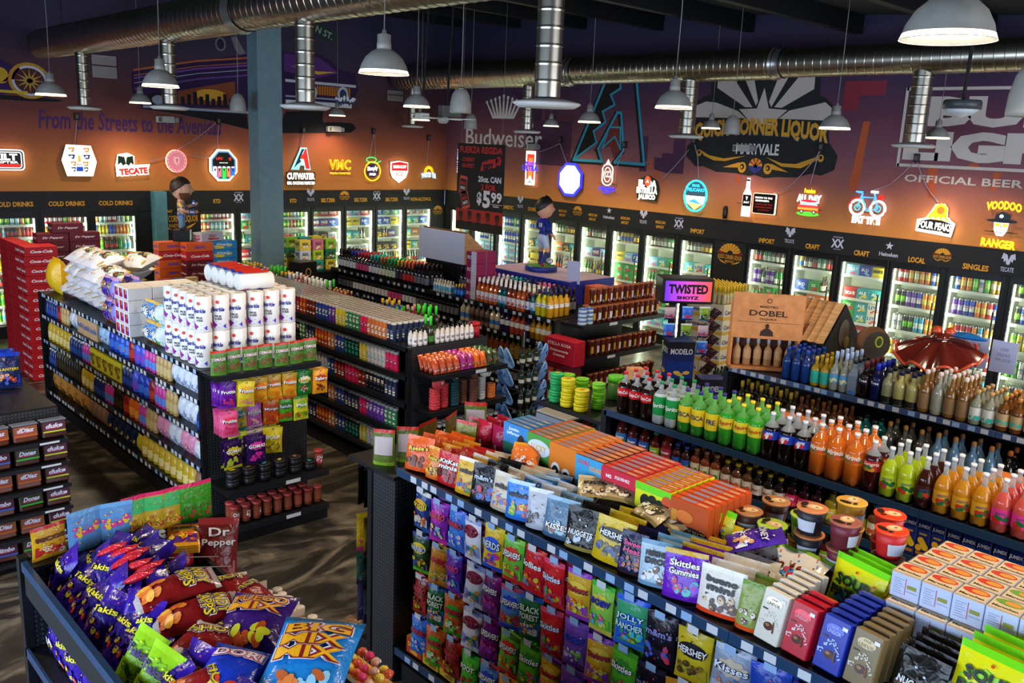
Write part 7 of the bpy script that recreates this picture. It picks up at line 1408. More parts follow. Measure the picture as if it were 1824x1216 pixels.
def d_sq(m, f):
    m.tube([f(.003)(.19*cos(i*pi/12), -.04+.19*sin(i*pi/12)) for i in range(24)], .013, YN, 6, True); m.ell(0, -.03, .15, .14, mat('#3a2a5a', .5), f(.0), 20); m.text('Simply', 0, .01, 0, WN, f(.006), wmax=.26, h=.11, bold=.04, rot=.1); m.text('SPIKED', 0, -.1, 0, WN, f(.006), wmax=.16, h=.05, bold=.04)
    m.tube([f(.003)(-.03+.12*cos(i*pi/8), .19+.05*sin(i*pi/8)) for i in range(16)], .01, G('#2ae06a', 1.6), 6, True); m.tube([f(.003)(-.1, .15), f(.003)(.1, .12), f(.003)(.2, .17)], .01, G('#2ae06a', 1.6))
sign('round yellow neon sign with green leaf and white script', 'A', 10.42, 2.74, d_sq)
def d_sm(m, f):
    m.ngon([(-.2, .17), (0, .2), (.2, .17), (.2, .02), (-.2, .02)], mat('#b81c1c', .4, 0, 1), f(.003)); m.ngon([(-.16, .02), (.16, .02), (.15, -.1), (0, -.2), (-.15, -.1)], WN, f(.003)); m.text('SMIRNOFF', 0, .1, 0, WN, f(.006), wmax=.34, h=.07, bold=.03); m.text('ICE', 0, -.05, 0, mat('#b81c1c', .4, 0, .3), f(.006), wmax=.17, h=.09, bold=.01)
sign('red and white shield shaped lit sign reading ICE', 'A', 11.1, 2.7, d_sm, 'lit_sign', 'drink sign', ([(-.22, .19), (0, .22), (.22, .19), (.22, 0), (.17, -.12), (0, -.23), (-.17, -.12), (-.22, 0)], '#fff0ea', .9, '#fff0ea', 7))
def d_tt(m, f):
    for i in range(11): a = i*pi/10; m.tube([f(.003)(.09*cos(a), .03+.09*sin(a)), f(.003)(.13*cos(a), .03+.13*sin(a))], .009, YN, 5)
    m.tube([f(.003)(.08*cos(i*pi/10), .03+.08*sin(i*pi/10)) for i in range(11)], .012, YN, 5); m.text('TWISTED TEA', 0, -.06, 0, G('#a8d8f0', 1.8), f(.004), wmax=.4, h=.11, bold=.05, arc=.03)
sign('sunrise neon sign over pale blue banner lettering, near corner', 'A', 11.87, 2.67, d_tt)
def d_col(m, f):
    m.text('COLUMBIAN', 0, .0, 0, WN, f(.004), wmax=.5, h=.1, bold=.04, rot=1.57); m.text('COLUMBIAN', .03, 0, 0, G('#3a3aff', 2), f(.002), wmax=.54, h=.16, bold=.08, rot=1.57)
sign('tall blue and white neon sign just past the room corner', 'B', 14.9, 2.95, d_col)
def d_ul(m, f):
    m.rect(-.14, -.33, .14, .33, WN, f(.002)); m.rect(-.1, -.25, .1, .27, G('#e0341c', 1.2), f(.004)); m.rect(-.06, -.2, .06, .2, G('#e07a3a', 1.2), f(.005)); m.ngon([(-.1, -.25), (0, -.14), (.1, -.25)], WN, f(.006)); m.ngon([(-.06, -.3), (0, -.24), (.06, -.3), (.04, -.3), (0, -.265), (-.04, -.3)], BLK, f(.006))
    m.text('ULTRA', 0, .0, 0, BN, f(.009), wmax=.44, h=.12, bold=.06); m.text('Michelob', 0, .1, 0, BN, f(.009), wmax=.3, h=.07, bold=.03, shear=.3)
sign('white panel neon sign with red ribbon and blue lettering', 'B', 12.68, 2.92, d_ul)
def d_oct(m, f):
    m.ngon(octa(.6, .6), BN, f(.002)); m.ngon(octa(.52, .52), G('#dfe6ff', 1.3), f(.003)); m.text('NEW HARD TEQUILA', 0, .02, 0, G('#5aa8e8', .6), f(.006), wmax=.44, h=.035); m.text('UFC', 0, -.07, 0, mat('#c8b0c0', .5, 0, .4), f(.006), wmax=.12, h=.04, shear=.3)
sign('blue rimmed white octagon lit sign', 'B', 11.6, 2.76, d_oct, 'lit_sign', 'beer sign', (octa(.62, .62), '#2a30e0', 1.2, '#2a30e0', 1))
def d_cam(m, f):
    m.tube([f(.003)(.12*max(-1, min(1, 1.35*cos(a))), .08+.19*sin(a)) for a in [i*pi/10 for i in range(20)]], .012, WN, 6, True); m.tube([f(.003)(.08*cos(a), .08+.13*sin(a)) for a in [i*pi/8 for i in range(16)]], .008, WN, 6, True)
    m.text('CC', 0, .09, 0, WN, f(.004), wmax=.1, h=.12, bold=.03); m.ngon([(-.06, .26), (0, .36), (.06, .26)], WN, f(.003)); m.text('CAMARENA', 0, -.17, 0, BN, f(.004), wmax=.4, h=.08, bold=.04); m.text('TEQUILA', 0, -.24, 0, BN, f(.004), wmax=.2, h=.04, bold=.04)
sign('white crest neon over blue tequila lettering', 'B', 10.67, 2.82, d_cam)
def d_est(m, f):
    m.text('EL  DA', 0, .1, 0, WN, f(.004), wmax=.4, h=.12, bold=.08); m.ell(0, .14, .07, .09, G('#e04a2a', 1.2), f(.006), 16); m.text('A', 0, .14, .09, WN, f(.009)); m.text('ESTRELLA', 0, -.02, 0, WN, f(.007), wmax=.46, h=.11, bold=.07); m.text('JALISCO', 0, -.14, 0, WN, f(.004), wmax=.38, h=.11, bold=.07)
sign('white layered beer lettering sign with small red disc', 'B', 9.74, 2.7, d_est, board=([(-.22, -.16), (.2, -.2), (.24, .02), (.18, .16), (0, .24), (-.16, .18), (-.24, 0)], '#1c3a2a', 0))
def d_pel(m, f):
    m.tube([f(.004)(.22*cos(i*pi/12), .25*sin(i*pi/12)) for i in range(24)], .017, G('#2ad0e8', 1.8), 6, True); m.ngon([(.2*cos(a), .23*sin(a)) for a in [i*pi/10 for i in range(11)]], mat('#3a5a6a', .5, 0, .3), f(.003)); m.ngon([(-.2, 0), (.2, 0), (.17, -.12), (-.17, -.12)], G('#e8eef0', 1.3), f(.003)); m.ngon([(-.17, -.12), (.17, -.12), (0, -.23)], G('#e8d07a', 1.1), f(.003)); m.ngon([(-.15, -.1), (-.02, -.05), (.14, -.13), (0, -.12)], G('#3a9ad8', 1.2), f(.005))
    m.text('PELICANO', 0, .1, 0, G('#30b8e8', 1.4), f(.006), wmax=.34, h=.06, bold=.05); m.text('MAR', 0, .17, 0, G('#30b8e8', 1.4), f(.006), wmax=.16, h=.05, bold=.05)
sign('oval teal rimmed beach scene neon sign', 'B', 8.72, 2.66, d_pel)
def d_bot(m, f):
    m.ngon([(-.08, -.28), (.08, -.28), (.08, .06), (.035, .16), (.03, .32), (-.03, .32), (-.035, .16), (-.08, .06)], G('#fff4f4', 1.6), f(.002)); m.rect(-.075, -.12, .075, .06, mat('#141214', .4), f(.005)); m.text('SHOT', 0, -.06, 0, WN, f(.008), wmax=.1, h=.03); m.ngon([(-.02, .03), (.02, .03), (0, -.03)], WN, f(.008)); m.rect(-.006, .16, .006, .28, RN, f(.005)); m.rect(-.03, .27, .03, .3, BLK, f(.006))
sign('glowing white bottle shaped sign with black label', 'B', 7.74, 2.69, d_bot, 'lit_sign', 'liquor sign')
def d_dea(m, f):
    m.ngon(rr(.38, .3, .02), mat('#0f0e10', .3), f(.002)); m.text('DEATH TO THE', -.01, .09, 0, WN, f(.005), wmax=.3, h=.028, bold=.04); m.text('MARGARITA', -.03, .045, 0, WN, f(.005), wmax=.24, h=.028, bold=.04)
    for i, t in enumerate(('LONG LIVE THE', 'PINEAPPLE WITH', 'JALAPENO')): m.text(t, 0, -.01-i*.045, 0, G('#8a1c14', .5), f(.005), wmax=.3 if i < 2 else .2, h=.026, bold=.03)
sign('black rectangular lit sign with white text beside the bottle sign', 'B', 7.43, 2.63, d_dea, 'lit_sign', 'liquor sign', (rr(.4, .32, .02), '#ffd8b0', .9, '#ffd8b0', 7))
def d_all(m, f):
    m.text('Founders', 0, .19, 0, YN, f(.004), wmax=.18, h=.07, bold=.05); m.text('ALL DAY', 0, .08, 0, WN, f(.004), wmax=.4, h=.12, bold=.1, arc=-.01)
    m.ngon([(-.17, -.1), (-.17, -.02), (-.12, .0), (-.1, .0), (.12, .0), (.17, -.06), (.17, -.12)], G('#c83a3a', 1), f(.003)); m.ngon([(-.14, -.02), (-.12, .03), (.12, .03), (.15, -.02)], G('#a8d0f0', 1), f(.004)); m.rect(-.17, -.09, .16, -.06, G('#e0a02a', 1), f(.006)); m.ell(0, .04, .14, .02, G('#c82a3a', 1), f(.005)); m.ell(0, -.15, .19, .035, G('#5ac83a', .9), f(.002))
    for u in (-.1, .1): m.ell(u, -.12, .03, .03, BLK, f(.007)); m.ell(u, -.12, .016, .016, WN, f(.008), 8)
sign('white lettering sign above a red van picture', 'B', 6.68, 2.69, d_all)
def d_fat(m, f):
    for u in (-.15, .15): m.tube([f(.004)(u+.105*cos(i*pi/10), -.02+.105*sin(i*pi/10)) for i in range(20)], .019, WN, 6, True); m.tube([f(.004)(u+.04*cos(i*pi/6), -.02+.04*sin(i*pi/6)) for i in range(12)], .008, CN, 5, True)
    b = G('#3a90ff', 1.9)
    for p in ([(-.15, -.02), (-.09, .18), (-.16, .19)], [(-.1, .13), (.1, .13), (0, -.06), (-.1, .13)], [(.15, -.02), (.08, .19)], [(0, -.06), (.15, -.02), (.1, .13)], [(-.19, .2), (-.09, .2)]): m.tube([f(.012)(a, c) for a, c in p], .012, b, 6)
    m.tube([f(.012)(.03, .21), f(.012)(.13, .21)], .02, WN, 6); m.ngon([(.13, .1), (.22, .12), (.2, .18), (.14, .16)], RN, f(.004)); m.tube([f(.004)(-.15+.13*cos(a), -.02+.13*sin(a)) for a in [1.2+i*.25 for i in range(9)]], .012, RN, 6)
    m.text('FAT TIRE', 0, -.19, 0, WN, f(.004), wmax=.42, h=.11, bold=.1)
sign('blue bicycle neon with white tyres over white lettering', 'B', 5.77, 2.72, d_fat)
FP = [(-.25, -.16), (.22, -.2), (.25, -.02), (.14, .05), (.13, .17), (.08, .23), (-.03, .22), (-.08, .12), (-.14, .03), (-.25, 0)]
def d_fp(m, f):
    m.ngon([(-.22, -.12), (.2, -.16), (.22, -.03), (0, .03), (-.22, -.02)], mat('#16140f', .4), f(.003)); m.ngon([(-.14, .02), (-.04, .14), (.12, .1), (.18, .0)], G('#e8a81c', 1.1), f(.004))
    for i in range(12): a = i*pi/6; m.ngon([(.05+.08*cos(a-.2), .14+.08*sin(a-.2)), (.05+.105*cos(a), .14+.105*sin(a)), (.05+.08*cos(a+.2), .14+.08*sin(a+.2))], G('#f0c02a', 1.4), f(.005))
    m.ell(.05, .14, .085, .085, G('#f0b01c', 1.3), f(.005), 16); m.ell(.05, .14, .05, .05, G('#e0701c', 1.1), f(.007), 14); m.text('FOUR PEAKS', 0, -.07, 0, WN, f(.007), wmax=.44, h=.1, bold=.04, rot=-.05); m.text('BREWING CO.', .01, -.145, 0, WN, f(.007), wmax=.22, h=.022, bold=.03)
    for k in range(5): m.ngon([(-.14+k*.07, .02), (-.11+k*.07, .06), (-.08+k*.07, .015)], WN, f(.006))
sign('mountain and basketball sun brewery sign with white glow', 'B', 4.81, 2.61, d_fp, 'lit_sign', 'beer sign', (FP, '#fff2e0', .95, '#fff2e0', 8))
def d_voo(m, f):
    m.text('VOODOO', 0, .23, 0, YN, f(.004), wmax=.42, h=.11, bold=.05, arc=.03); m.text('RANGER', 0, -.23, 0, YN, f(.004), wmax=.42, h=.11, bold=.05, arc=-.0, rot=-.04)
    m.ell(0, .06, .19, .022, mat('#1c2430', .5), f(.006)); m.ngon([(-.09, .06), (-.08, .14), (0, .18), (.1, .14), (.1, .06)], mat('#24303c', .5), f(.005)); m.ell(-.01, .12, .025, .022, WN, f(.008), 10)
    m.ngon([(-.09, .04), (.09, .04), (.08, -.06), (.04, -.13), (-.04, -.13), (-.08, -.06)], G('#e8e8ea', 1.2), f(.003))
    for u in (-.045, .045): m.ngon([(u-.035, .03), (u+.035, .03), (u+.025, -.01), (u-.025, -.01)], YN, f(.006))
    m.ngon([(-.01, -.02), (.01, -.02), (0, .0)], BLK, f(.006)); m.tube([f(.007)(-.05+.1*i/6, -.07-.02*sin(pi*i/6)) for i in range(7)], .003, BLK, 4)
sign('yellow lettering neon around a hatted skull', 'B', 3.99, 2.62, d_voo)
# outlet boxes and cables
def cable(label, pts, r=.007, col='#a08a96'):
    m = MB(); P_ = [Vector(p) for p in pts]; out = []
    for i in range(len(P_)-1):
        for t in range(6): q = t/6; v = P_[i].lerp(P_[i+1], q); v.z -= .03*sin(pi*q)*(P_[i+1]-P_[i]).length; out.append(tuple(v))
    out.append(tuple(P_[-1])); m.tube(out, r, mat(col, .5), 5); m.obj('power_cable', None, None, 0, label, 'cable')
def outlet(w, p, z, label):
    m = MB(); m.box(-.035, -.05, -.06, .035, 0, .06, mat('#1c1a1c', .5), .006); o = m.obj('wall_outlet', None, (p, 15.415, z) if w == 'A' else (12.375, p, z), 0 if w == 'A' else -pi/2, label, 'outlet')
    q = MB(); q.rect(-.02, -.03, .02, .03, mat('#5a5048', .5), front(0, .05)); q.obj('cover_plate', o)
A_ = lambda x, z: (x, 15.38, z)
B_ = lambda y, z: (12.34, y, z)
for x, z, n in ((4.78, 3.5, 'above the white mask sign'), (7.16, 3.54, 'above the octagon can sign'), (8.86, 3.46, 'above the red letter sign'), (10.46, 3.5, 'above the round yellow neon'), (11.87, 3.42, 'above the sunrise neon')): outlet('A', x, z, 'black wall outlet '+n)
for y, z, n in ((11.93, 3.48, 'right of the crown lettering'), (10.34, 3.44, 'right of the painted letter'), (8.86, 3.55, 'left end of shop badge'), (6.6, 3.52, 'right end of shop badge'), (5.19, 3.42, 'under the sponsor lettering')): outlet('B', y, z, 'black wall outlet '+n)
for n, p in (('mask sign', [A_(4.78, 3.46), A_(4.72, 3.06)]), ('pink disc sign', [A_(7.1, 3.5), A_(6.4, 3.03)]), ('tecate lettering sign', [A_(6.2, 2.9), A_(5.9, 2.82)]), ('octagon can sign', [A_(7.16, 3.5), A_(7.12, 3.2), A_(7.16, 3.02)]), ('second run to the octagon sign', [A_(6.55, 2.95), A_(6.98, 2.9)]), ('red letter sign', [A_(8.86, 3.42), A_(8.8, 3.13)]),
             ('round yellow neon', [A_(10.46, 3.45), A_(10.35, 2.96)]), ('ice shield sign', [A_(10.48, 3.45), A_(10.5, 2.96)]), ('sunrise neon', [A_(11.87, 3.38), A_(11.82, 2.85)]), ('ribbon panel sign', [B_(11.93, 3.42), B_(12.5, 3.24)]), ('white octagon sign', [B_(11.93, 3.42), B_(11.72, 3.07)]), ('crest neon', [B_(10.34, 3.4), B_(10.5, 3.0)]), ('estrella lettering sign', [B_(8.95, 3.4), B_(9.5, 2.85)]),
             ('beach scene sign', [B_(8.84, 3.5), B_(8.76, 3.3), B_(8.7, 2.95)]), ('van picture sign', [B_(6.62, 3.48), B_(6.7, 2.98)]), ('black text sign', [B_(6.6, 3.46), B_(7.0, 2.95), B_(7.3, 2.8)]), ('bicycle neon', [B_(5.2, 3.38), B_(5.5, 3.05), B_(5.75, 2.95)]), ('mountain sign', [B_(5.18, 3.38), B_(5.0, 3.05), B_(4.82, 2.86)]), ('skull neon', [B_(3.4, 3.1), B_(3.85, 2.85)])): cable('pale lilac power cable running to the %s' % n.replace('tecate', 'eagle').replace('estrella', 'layered'), p)
m = MB(); m.lathe([(.04, 0), (.05, .05), (.05, .16), (.035, .2)], mat('#141414', .35), 14, sy=.7); m.obj('wall_sensor', None, (12.34, 8.13, 2.34), 0, 'black rounded sensor on the mural below the bottle sign', 'sensor')
# ================================================================ hanging banner
def banner():
    o = empty('promotional_banner', (9.6, 11.05, 1.93), -pi/2, 'black hanging banner priced 5.99 with red band portraits', 'banner')
    w, h = 1.17, 1.42; bk = mat('#191518', .6); rd = mat('#b02a28', .6); wt = mat('#d4d0d4', .6)
    m = MB(); m.box(-w/2, -.004, 0, w/2, .004, h, bk); m.obj('cloth_panel', o)
    f = front(0, .004, .002); m = MB()
    m.text('FUERZA REGIDA', 0, h-.1, 0, rd, f, wmax=1.05, h=.11, bold=.04); m.text('CHERRY', -.3, h-.26, 0, rd, f, wmax=.32, h=.07, bold=.03); m.text('MANIFEST', -.3, h-.36, 0, rd, f, wmax=.32, h=.07, bold=.03)
    m.ngon([(.0, h-.44), (.38, h-.36), (.42, h-.22), (.06, h-.26)], rd, f); m.text('BIG', .1, h-.25, 0, bk, front(0, .004, .003), wmax=.15, h=.07, bold=.06, rot=.1); m.text('SIPZ', .2, h-.36, 0, bk, front(0, .004, .003), wmax=.26, h=.1, bold=.06, rot=.1); m.ell(.44, h-.26, .07, .07, rd, f, 14); m.text('S', .44, h-.26, .08, bk, front(0, .004, .003))
    m.text('20oz. CAN', .24, h-.56, 0, wt, f, wmax=.56, h=.1, bold=.04); m.text('2 FOR', .22, h-.69, 0, rd, f, wmax=.36, h=.1, bold=.04); m.text('$', .0, h-.88, 0, wt, f, wmax=.12, h=.22, bold=.05); m.text('5', .18, h-.88, 0, wt, f, wmax=.19, h=.28, bold=.04); m.text('99', .42, h-.84, 0, wt, f, wmax=.26, h=.17, bold=.03); m.rect(.3, h-.955, .56, h-.947, wt, f); m.text('BeatBox', .42, h-.98, 0, wt, f, wmax=.14, h=.03)
    m.obj('printed_lettering', o)
    m = MB()
    for dx, dz, r in ((-.42, .62, .1), (-.36, .38, -.3)):
        M = Matrix.Translation((dx, 0, dz+.12)) @ Matrix.Rotation(r, 4, 'Y'); q = MB(); ff = front(0, .004, .0025)
        q.ngon([(-.09, -.15), (.09, -.15), (.1, -.12), (.1, .12), (.08, .15), (-.08, .15), (-.1, .12), (-.1, -.12)], mat('#c84a44', .5), ff); q.ngon([(-.085, -.1), (.085, -.1), (.085, .1), (-.085, .1)], mat('#2a1a20', .5), front(0, .004, .0035)); q.text('BIG', 0, .03, 0, rd, front(0, .004, .0045), wmax=.12, h=.06, bold=.05); q.text('SIPZ', 0, -.05, 0, mat('#c8c0c4', .5), front(0, .004, .0045), wmax=.13, h=.05, bold=.05); m.join(q, M)
    m.obj('can_picture', o)
    m = MB(); m.rect(-w/2, .0, w/2, .36, mat('#2a1416', .6), f); m.rect(-w/2, .14, w/2, .35, mat('#a02420', .6), front(0, .004, .0026))
    for i in range(5):
        u = -.46+i*.23; z = .22+(i % 2)*.02; m.ell(u, z, .055, .075, mat('#5a1c1a', .6), front(0, .004, .004+.0002*i), 12); m.ell(u, z+.05, .06, .04, mat('#1c1012', .6), front(0, .004, .0048+.0002*i), 12); m.ngon([(u-.12, .02), (u-.07, .15), (u+.07, .15), (u+.12, .02)], mat('#1a1014', .6), front(0, .004, .0032+.0002*i)); m.ell(u-.02, z, .01, .006, BLK, front(0, .004, .006), 6); m.ell(u+.02, z, .01, .006, BLK, front(0, .004, .006), 6)
    m.obj('portrait_band', o)
    for x in (-.5, .5): m = MB(); m.tube([(x, 0, h), (x, 0, ROOF(11)-1.93-.02)], .003, mat('#8a8a8a', .4), 4); m.obj('hanging_wire', o)
banner()
# ================================================================ figures
def lumps(verts, edges, radii, sub=1):
    """one continuous skinned surface from a skeleton; returns a mesh"""
    me = bpy.data.meshes.new('sk'); me.from_pydata(verts, edges, [])
    o = bpy.data.objects.new('sk', me); COL.objects.link(o)
    md = o.modifiers.new('skin', 'SKIN'); md.use_smooth_shade = True
    sv = me.skin_vertices[0].data
    for i, r in enumerate(radii): sv[i].radius = (r, r) if not isinstance(r, tuple) else r
    sv[0].use_root = True
    ss = o.modifiers.new('s', 'SUBSURF'); ss.levels = sub; ss.render_levels = sub
    dg = bpy.context.evaluated_depsgraph_get()
    r = bpy.data.meshes.new_from_object(o.evaluated_get(dg))
    bpy.data.objects.remove(o); bpy.data.meshes.remove(me)
    return r
def paint_mesh(me, mats, fn):
    me.materials.clear()
    for m in mats: me.materials.append(m)
    for p in me.polygons: p.material_index = fn(p.center); p.use_smooth = True
def head(R, skin, beard=None):
    """head facing -Y, centre at origin, R = half height"""
    m = MB(); N, Mr = 28, 20
    q = m.mx(skin); qb = m.mx(beard) if beard else q
    for j in range(Mr+1):
        t = pi*j/Mr; z = cos(t)
        for i in range(N):
            a = 2*pi*i/N; x = sin(t)*sin(a); y = -sin(t)*cos(a)
            w = .80-.14*max(0, -z)**1.5; X = x*w; Y = y*(.88 if y < 0 else .92); Z = z
            if y < 0:
                d = math.exp(-((x/.16)**2))
                Y -= .24*d*math.exp(-(((z+.08)/.17)**2))          # nose
                Y -= .05*d*math.exp(-(((z+.42)/.07)**2)); Y += .03*math.exp(-((x/.25)**2))*math.exp(-(((z+.5)/.05)**2))   # lips
                Y -= .07*math.exp(-((x/.3)**2))*math.exp(-(((z+.72)/.16)**2))      # chin
                Y -= .05*math.exp(-(((z-.22)/.08)**2))*math.exp(-((x/.5)**4))      # brow
                for s in (-1, 1): Y += .07*math.exp(-(((x-s*.34)/.17)**2))*math.exp(-(((z-.06)/.12)**2))
            m.v.append((X*R, Y*R, Z*R))
    for j in range(Mr):
        for i in range(N):
            i2 = (i+1) % N; a, b = j*N+i, j*N+i2
            z = cos(pi*(j+.5)/Mr); an = 2*pi*(i+.5)/N; front_ = cos(an)
            bd = beard and R > .13 and z < -.36 and front_ > -.2 and not (z > -.52 and z < -.34 and front_ > .93) and (z < -.45 or abs(sin(an)) > .28 or z < -.26)
            m.f.append((a, b, b+N, a+N)); m.mi.append(qb if bd else q); m.sm.append(True)
    W_, Dk = mat('#e8e8e6', .3), mat('#1c1410', .4)
    for s in (-1, 1):
        e = MB(); e.lathe([(.0001, -.09), (.06, -.06), (.09, 0), (.06, .06), (.0001, .09)], W_, 10); e.xf(Matrix.Translation((s*.27, -.70, .06)) @ Matrix.Diagonal((1.1, .6, .7, 1))); e.v = [(x*R, y*R, z*R) for x, y, z in e.v]; m.join(e)
        e = MB(); e.lathe([(.0001, -.05), (.045, 0), (.0001, .05)], Dk, 8); e.xf(Matrix.Translation((s*.27, -.745, .06)) @ Matrix.Diagonal((1, .5, 1, 1))); e.v = [(x*R, y*R, z*R) for x, y, z in e.v]; m.join(e)
        e = MB(); e.tube([(s*.14, -.80, .2), (s*.27, -.81, .24), (s*.4, -.72, .19)], .022, beard or Dk, 5); e.v = [(x*R, y*R, z*R) for x, y, z in e.v]; m.join(e)
        e = MB(); e.lathe([(.0001, -.2), (.1, -.14), (.13, .0), (.11, .15), (.0001, .2)], skin, 10); e.xf(Matrix.Translation((s*.80, .08, -.02)) @ Matrix.Diagonal((.45, .9, 1, 1))); e.v = [(x*R, y*R, z*R) for x, y, z in e.v]; m.join(e)
    e = MB(); e.tube([(-.15, -.84, -.47), (0, -.87, -.49), (.15, -.84, -.45)], .018, mat('#8a3a34', .4), 5); e.v = [(x*R, y*R, z*R) for x, y, z in e.v]; m.join(e)
    return m
def hair(R, col, quiff=.0):
    m = MB(); N, Mr = 28, 10; mt = noise_mat('hair', col, '#0f0b08', 60, .5, 0, 3, .3, .8, .6, 0, (1, 1, .3)); q = m.mx(mt)
    for lay in (1.06, .9):
        for j in range(Mr+1):
            for i in range(N):
                a = 2*pi*i/N; fr = cos(a); lim = (1.12 if fr > .55 else (1.12+(.55-fr)*.62))
                t = lim*j/Mr; k = lay+(.03*sin(a*9+j) if lay > 1 else 0)+(quiff*max(0, fr)*(1-j/Mr) if lay > 1 else 0)
                m.v.append((sin(t)*sin(a)*.82*k*R, -sin(t)*cos(a)*(.9 if fr > 0 else .96)*k*R, cos(t)*k*R+quiff*.4*R*(lay > 1)*(1-j/Mr)))
    n0 = (Mr+1)*N
    for j in range(Mr):
        for i in range(N): i2 = (i+1) % N; m.f.append((j*N+i, j*N+i2, (j+1)*N+i2, (j+1)*N+i)); m.mi.append(q); m.sm.append(True)
    for i in range(N): i2 = (i+1) % N; m.f.append((Mr*N+i, Mr*N+i2, n0+Mr*N+i2, n0+Mr*N+i)); m.mi.append(q); m.sm.append(True)
    return m
def fingers(V, E, Rr, hand, d, side, r):
    """five short bent chains rooted in the palm vertex"""
    d = Vector(d).normalized(); s = Vector(side).normalized(); up = d.cross(s); base = Vector(V[hand])
    for k, (o, L) in enumerate(((-.9, .8), (-.3, 1.0), (.3, 1.05), (.9, .85))):
        p = base+s*(o*r*1.5)+d*r*1.2; q = p+d*(r*2*L)+up*r*.3; t = q+d*(r*1.2*L)+up*r*1.1
        n = len(V); V += [tuple(p), tuple(q), tuple(t)]; E += [(hand, n), (n, n+1), (n+1, n+2)]; Rr += [r*.5, r*.42, r*.34]
    p = base-s*r*1.7+up*r*.2; q = p-s*r*.5+d*r*1.4+up*r*.6; n = len(V); V += [tuple(p), tuple(q)]; E += [(hand, n), (n, n+1)]; Rr += [r*.55, r*.42]
def figure_fan():
    """short bobblehead fan: brown beard, blue and gold shirt, carton under one arm, can raised"""
    o = empty('bobblehead_figure', (5.29, 12.68, 1.942), radians(62), 'bearded bobblehead statue in blue gold shirt holding a drink carton and can', 'figurine'); o.scale = (1.08,)*3
    V = [(0, 0, .18), (0, 0, .26), (0, 0, .33), (0, .005, .37), (0, .0, .42),   # pelvis, waist, chest, collar, neck
         (-.075, 0, .35), (-.105, -.02, .27), (-.06, -.09, .24), (.075, 0, .35), (.11, -.03, .29), (.085, -.11, .33), (-.035, 0, .15), (-.045, -.005, .08), (-.048, .005, .02), (.035, 0, .15), (.045, -.005, .08), (.048, .005, .02), (-.05, -.045, .012), (.05, -.045, .012), (-.03, -.12, .245), (.07, -.135, .345)]
    E = [(0, 1), (1, 2), (2, 3), (3, 4), (3, 5), (5, 6), (6, 7), (3, 8), (8, 9), (9, 10), (0, 11), (11, 12), (12, 13), (0, 14), (14, 15), (15, 16), (13, 17), (16, 18), (7, 19), (10, 20)]
    Rr = [(.058, .045), (.055, .042), (.062, .045), (.045, .035), .028, .03, .024, .018, .03, .024, .018, .036, .03, .024, .036, .03, .024, .02, .02, .017, .017]
    fingers(V, E, Rr, 19, (.6, -.6, 0), (0, 0, 1), .011); fingers(V, E, Rr, 20, (-.5, -.6, .2), (0, 0, 1), .011)
    me = lumps(V, E, Rr, 2)
    sk_, b1, jn, sh_ = mat('#d8a284', .5), noise_mat('blue_gold_print', '#2a4a9a', '#d8a83a', 25, .5, 0, 1, .45, .55), mat('#5a7a9a', .6), mat('#2a2a2c', .5)
    paint_mesh(me, [sk_, b1, jn, sh_], lambda c: 3 if c.z < .035 else (2 if c.z < .185 else (0 if c.z > .385 or (abs(c.x) > .088 and c.z < .30) or c.y < -.06 else 1)))
    b = bpy.data.objects.new('body', me); COL.objects.link(b); b.parent = o; b.scale = (1.2, 1.3, 1)
    head(.145, sk_, mat('#6a4026', .7)).obj('head', o, (0, -.015, .545)); hair(.145, '#3a2416').obj('hair', o, (0, -.008, .555))
    c = carton('carton', '', .16, .07, .07, '#24407a', 'BUD', '#e8e8e8', cat='x'); q = bpy.data.objects.new('held_carton', c.me); COL.objects.link(q); q.parent = o; q.location = (-.04, -.13, .205); q.rotation_euler = (.1, .15, .2)
    k = can('can', '', .019, .07, '#2a5ac8', '#e8e8e8'); q = bpy.data.objects.new('held_can', k.me); COL.objects.link(q); q.parent = o; q.location = (.062, -.155, .325)
    m = MB(); m.box(-.13, -.11, -.142, .13, .11, .004, BLK, .005); m.obj('pedestal', o)
figure_fan()
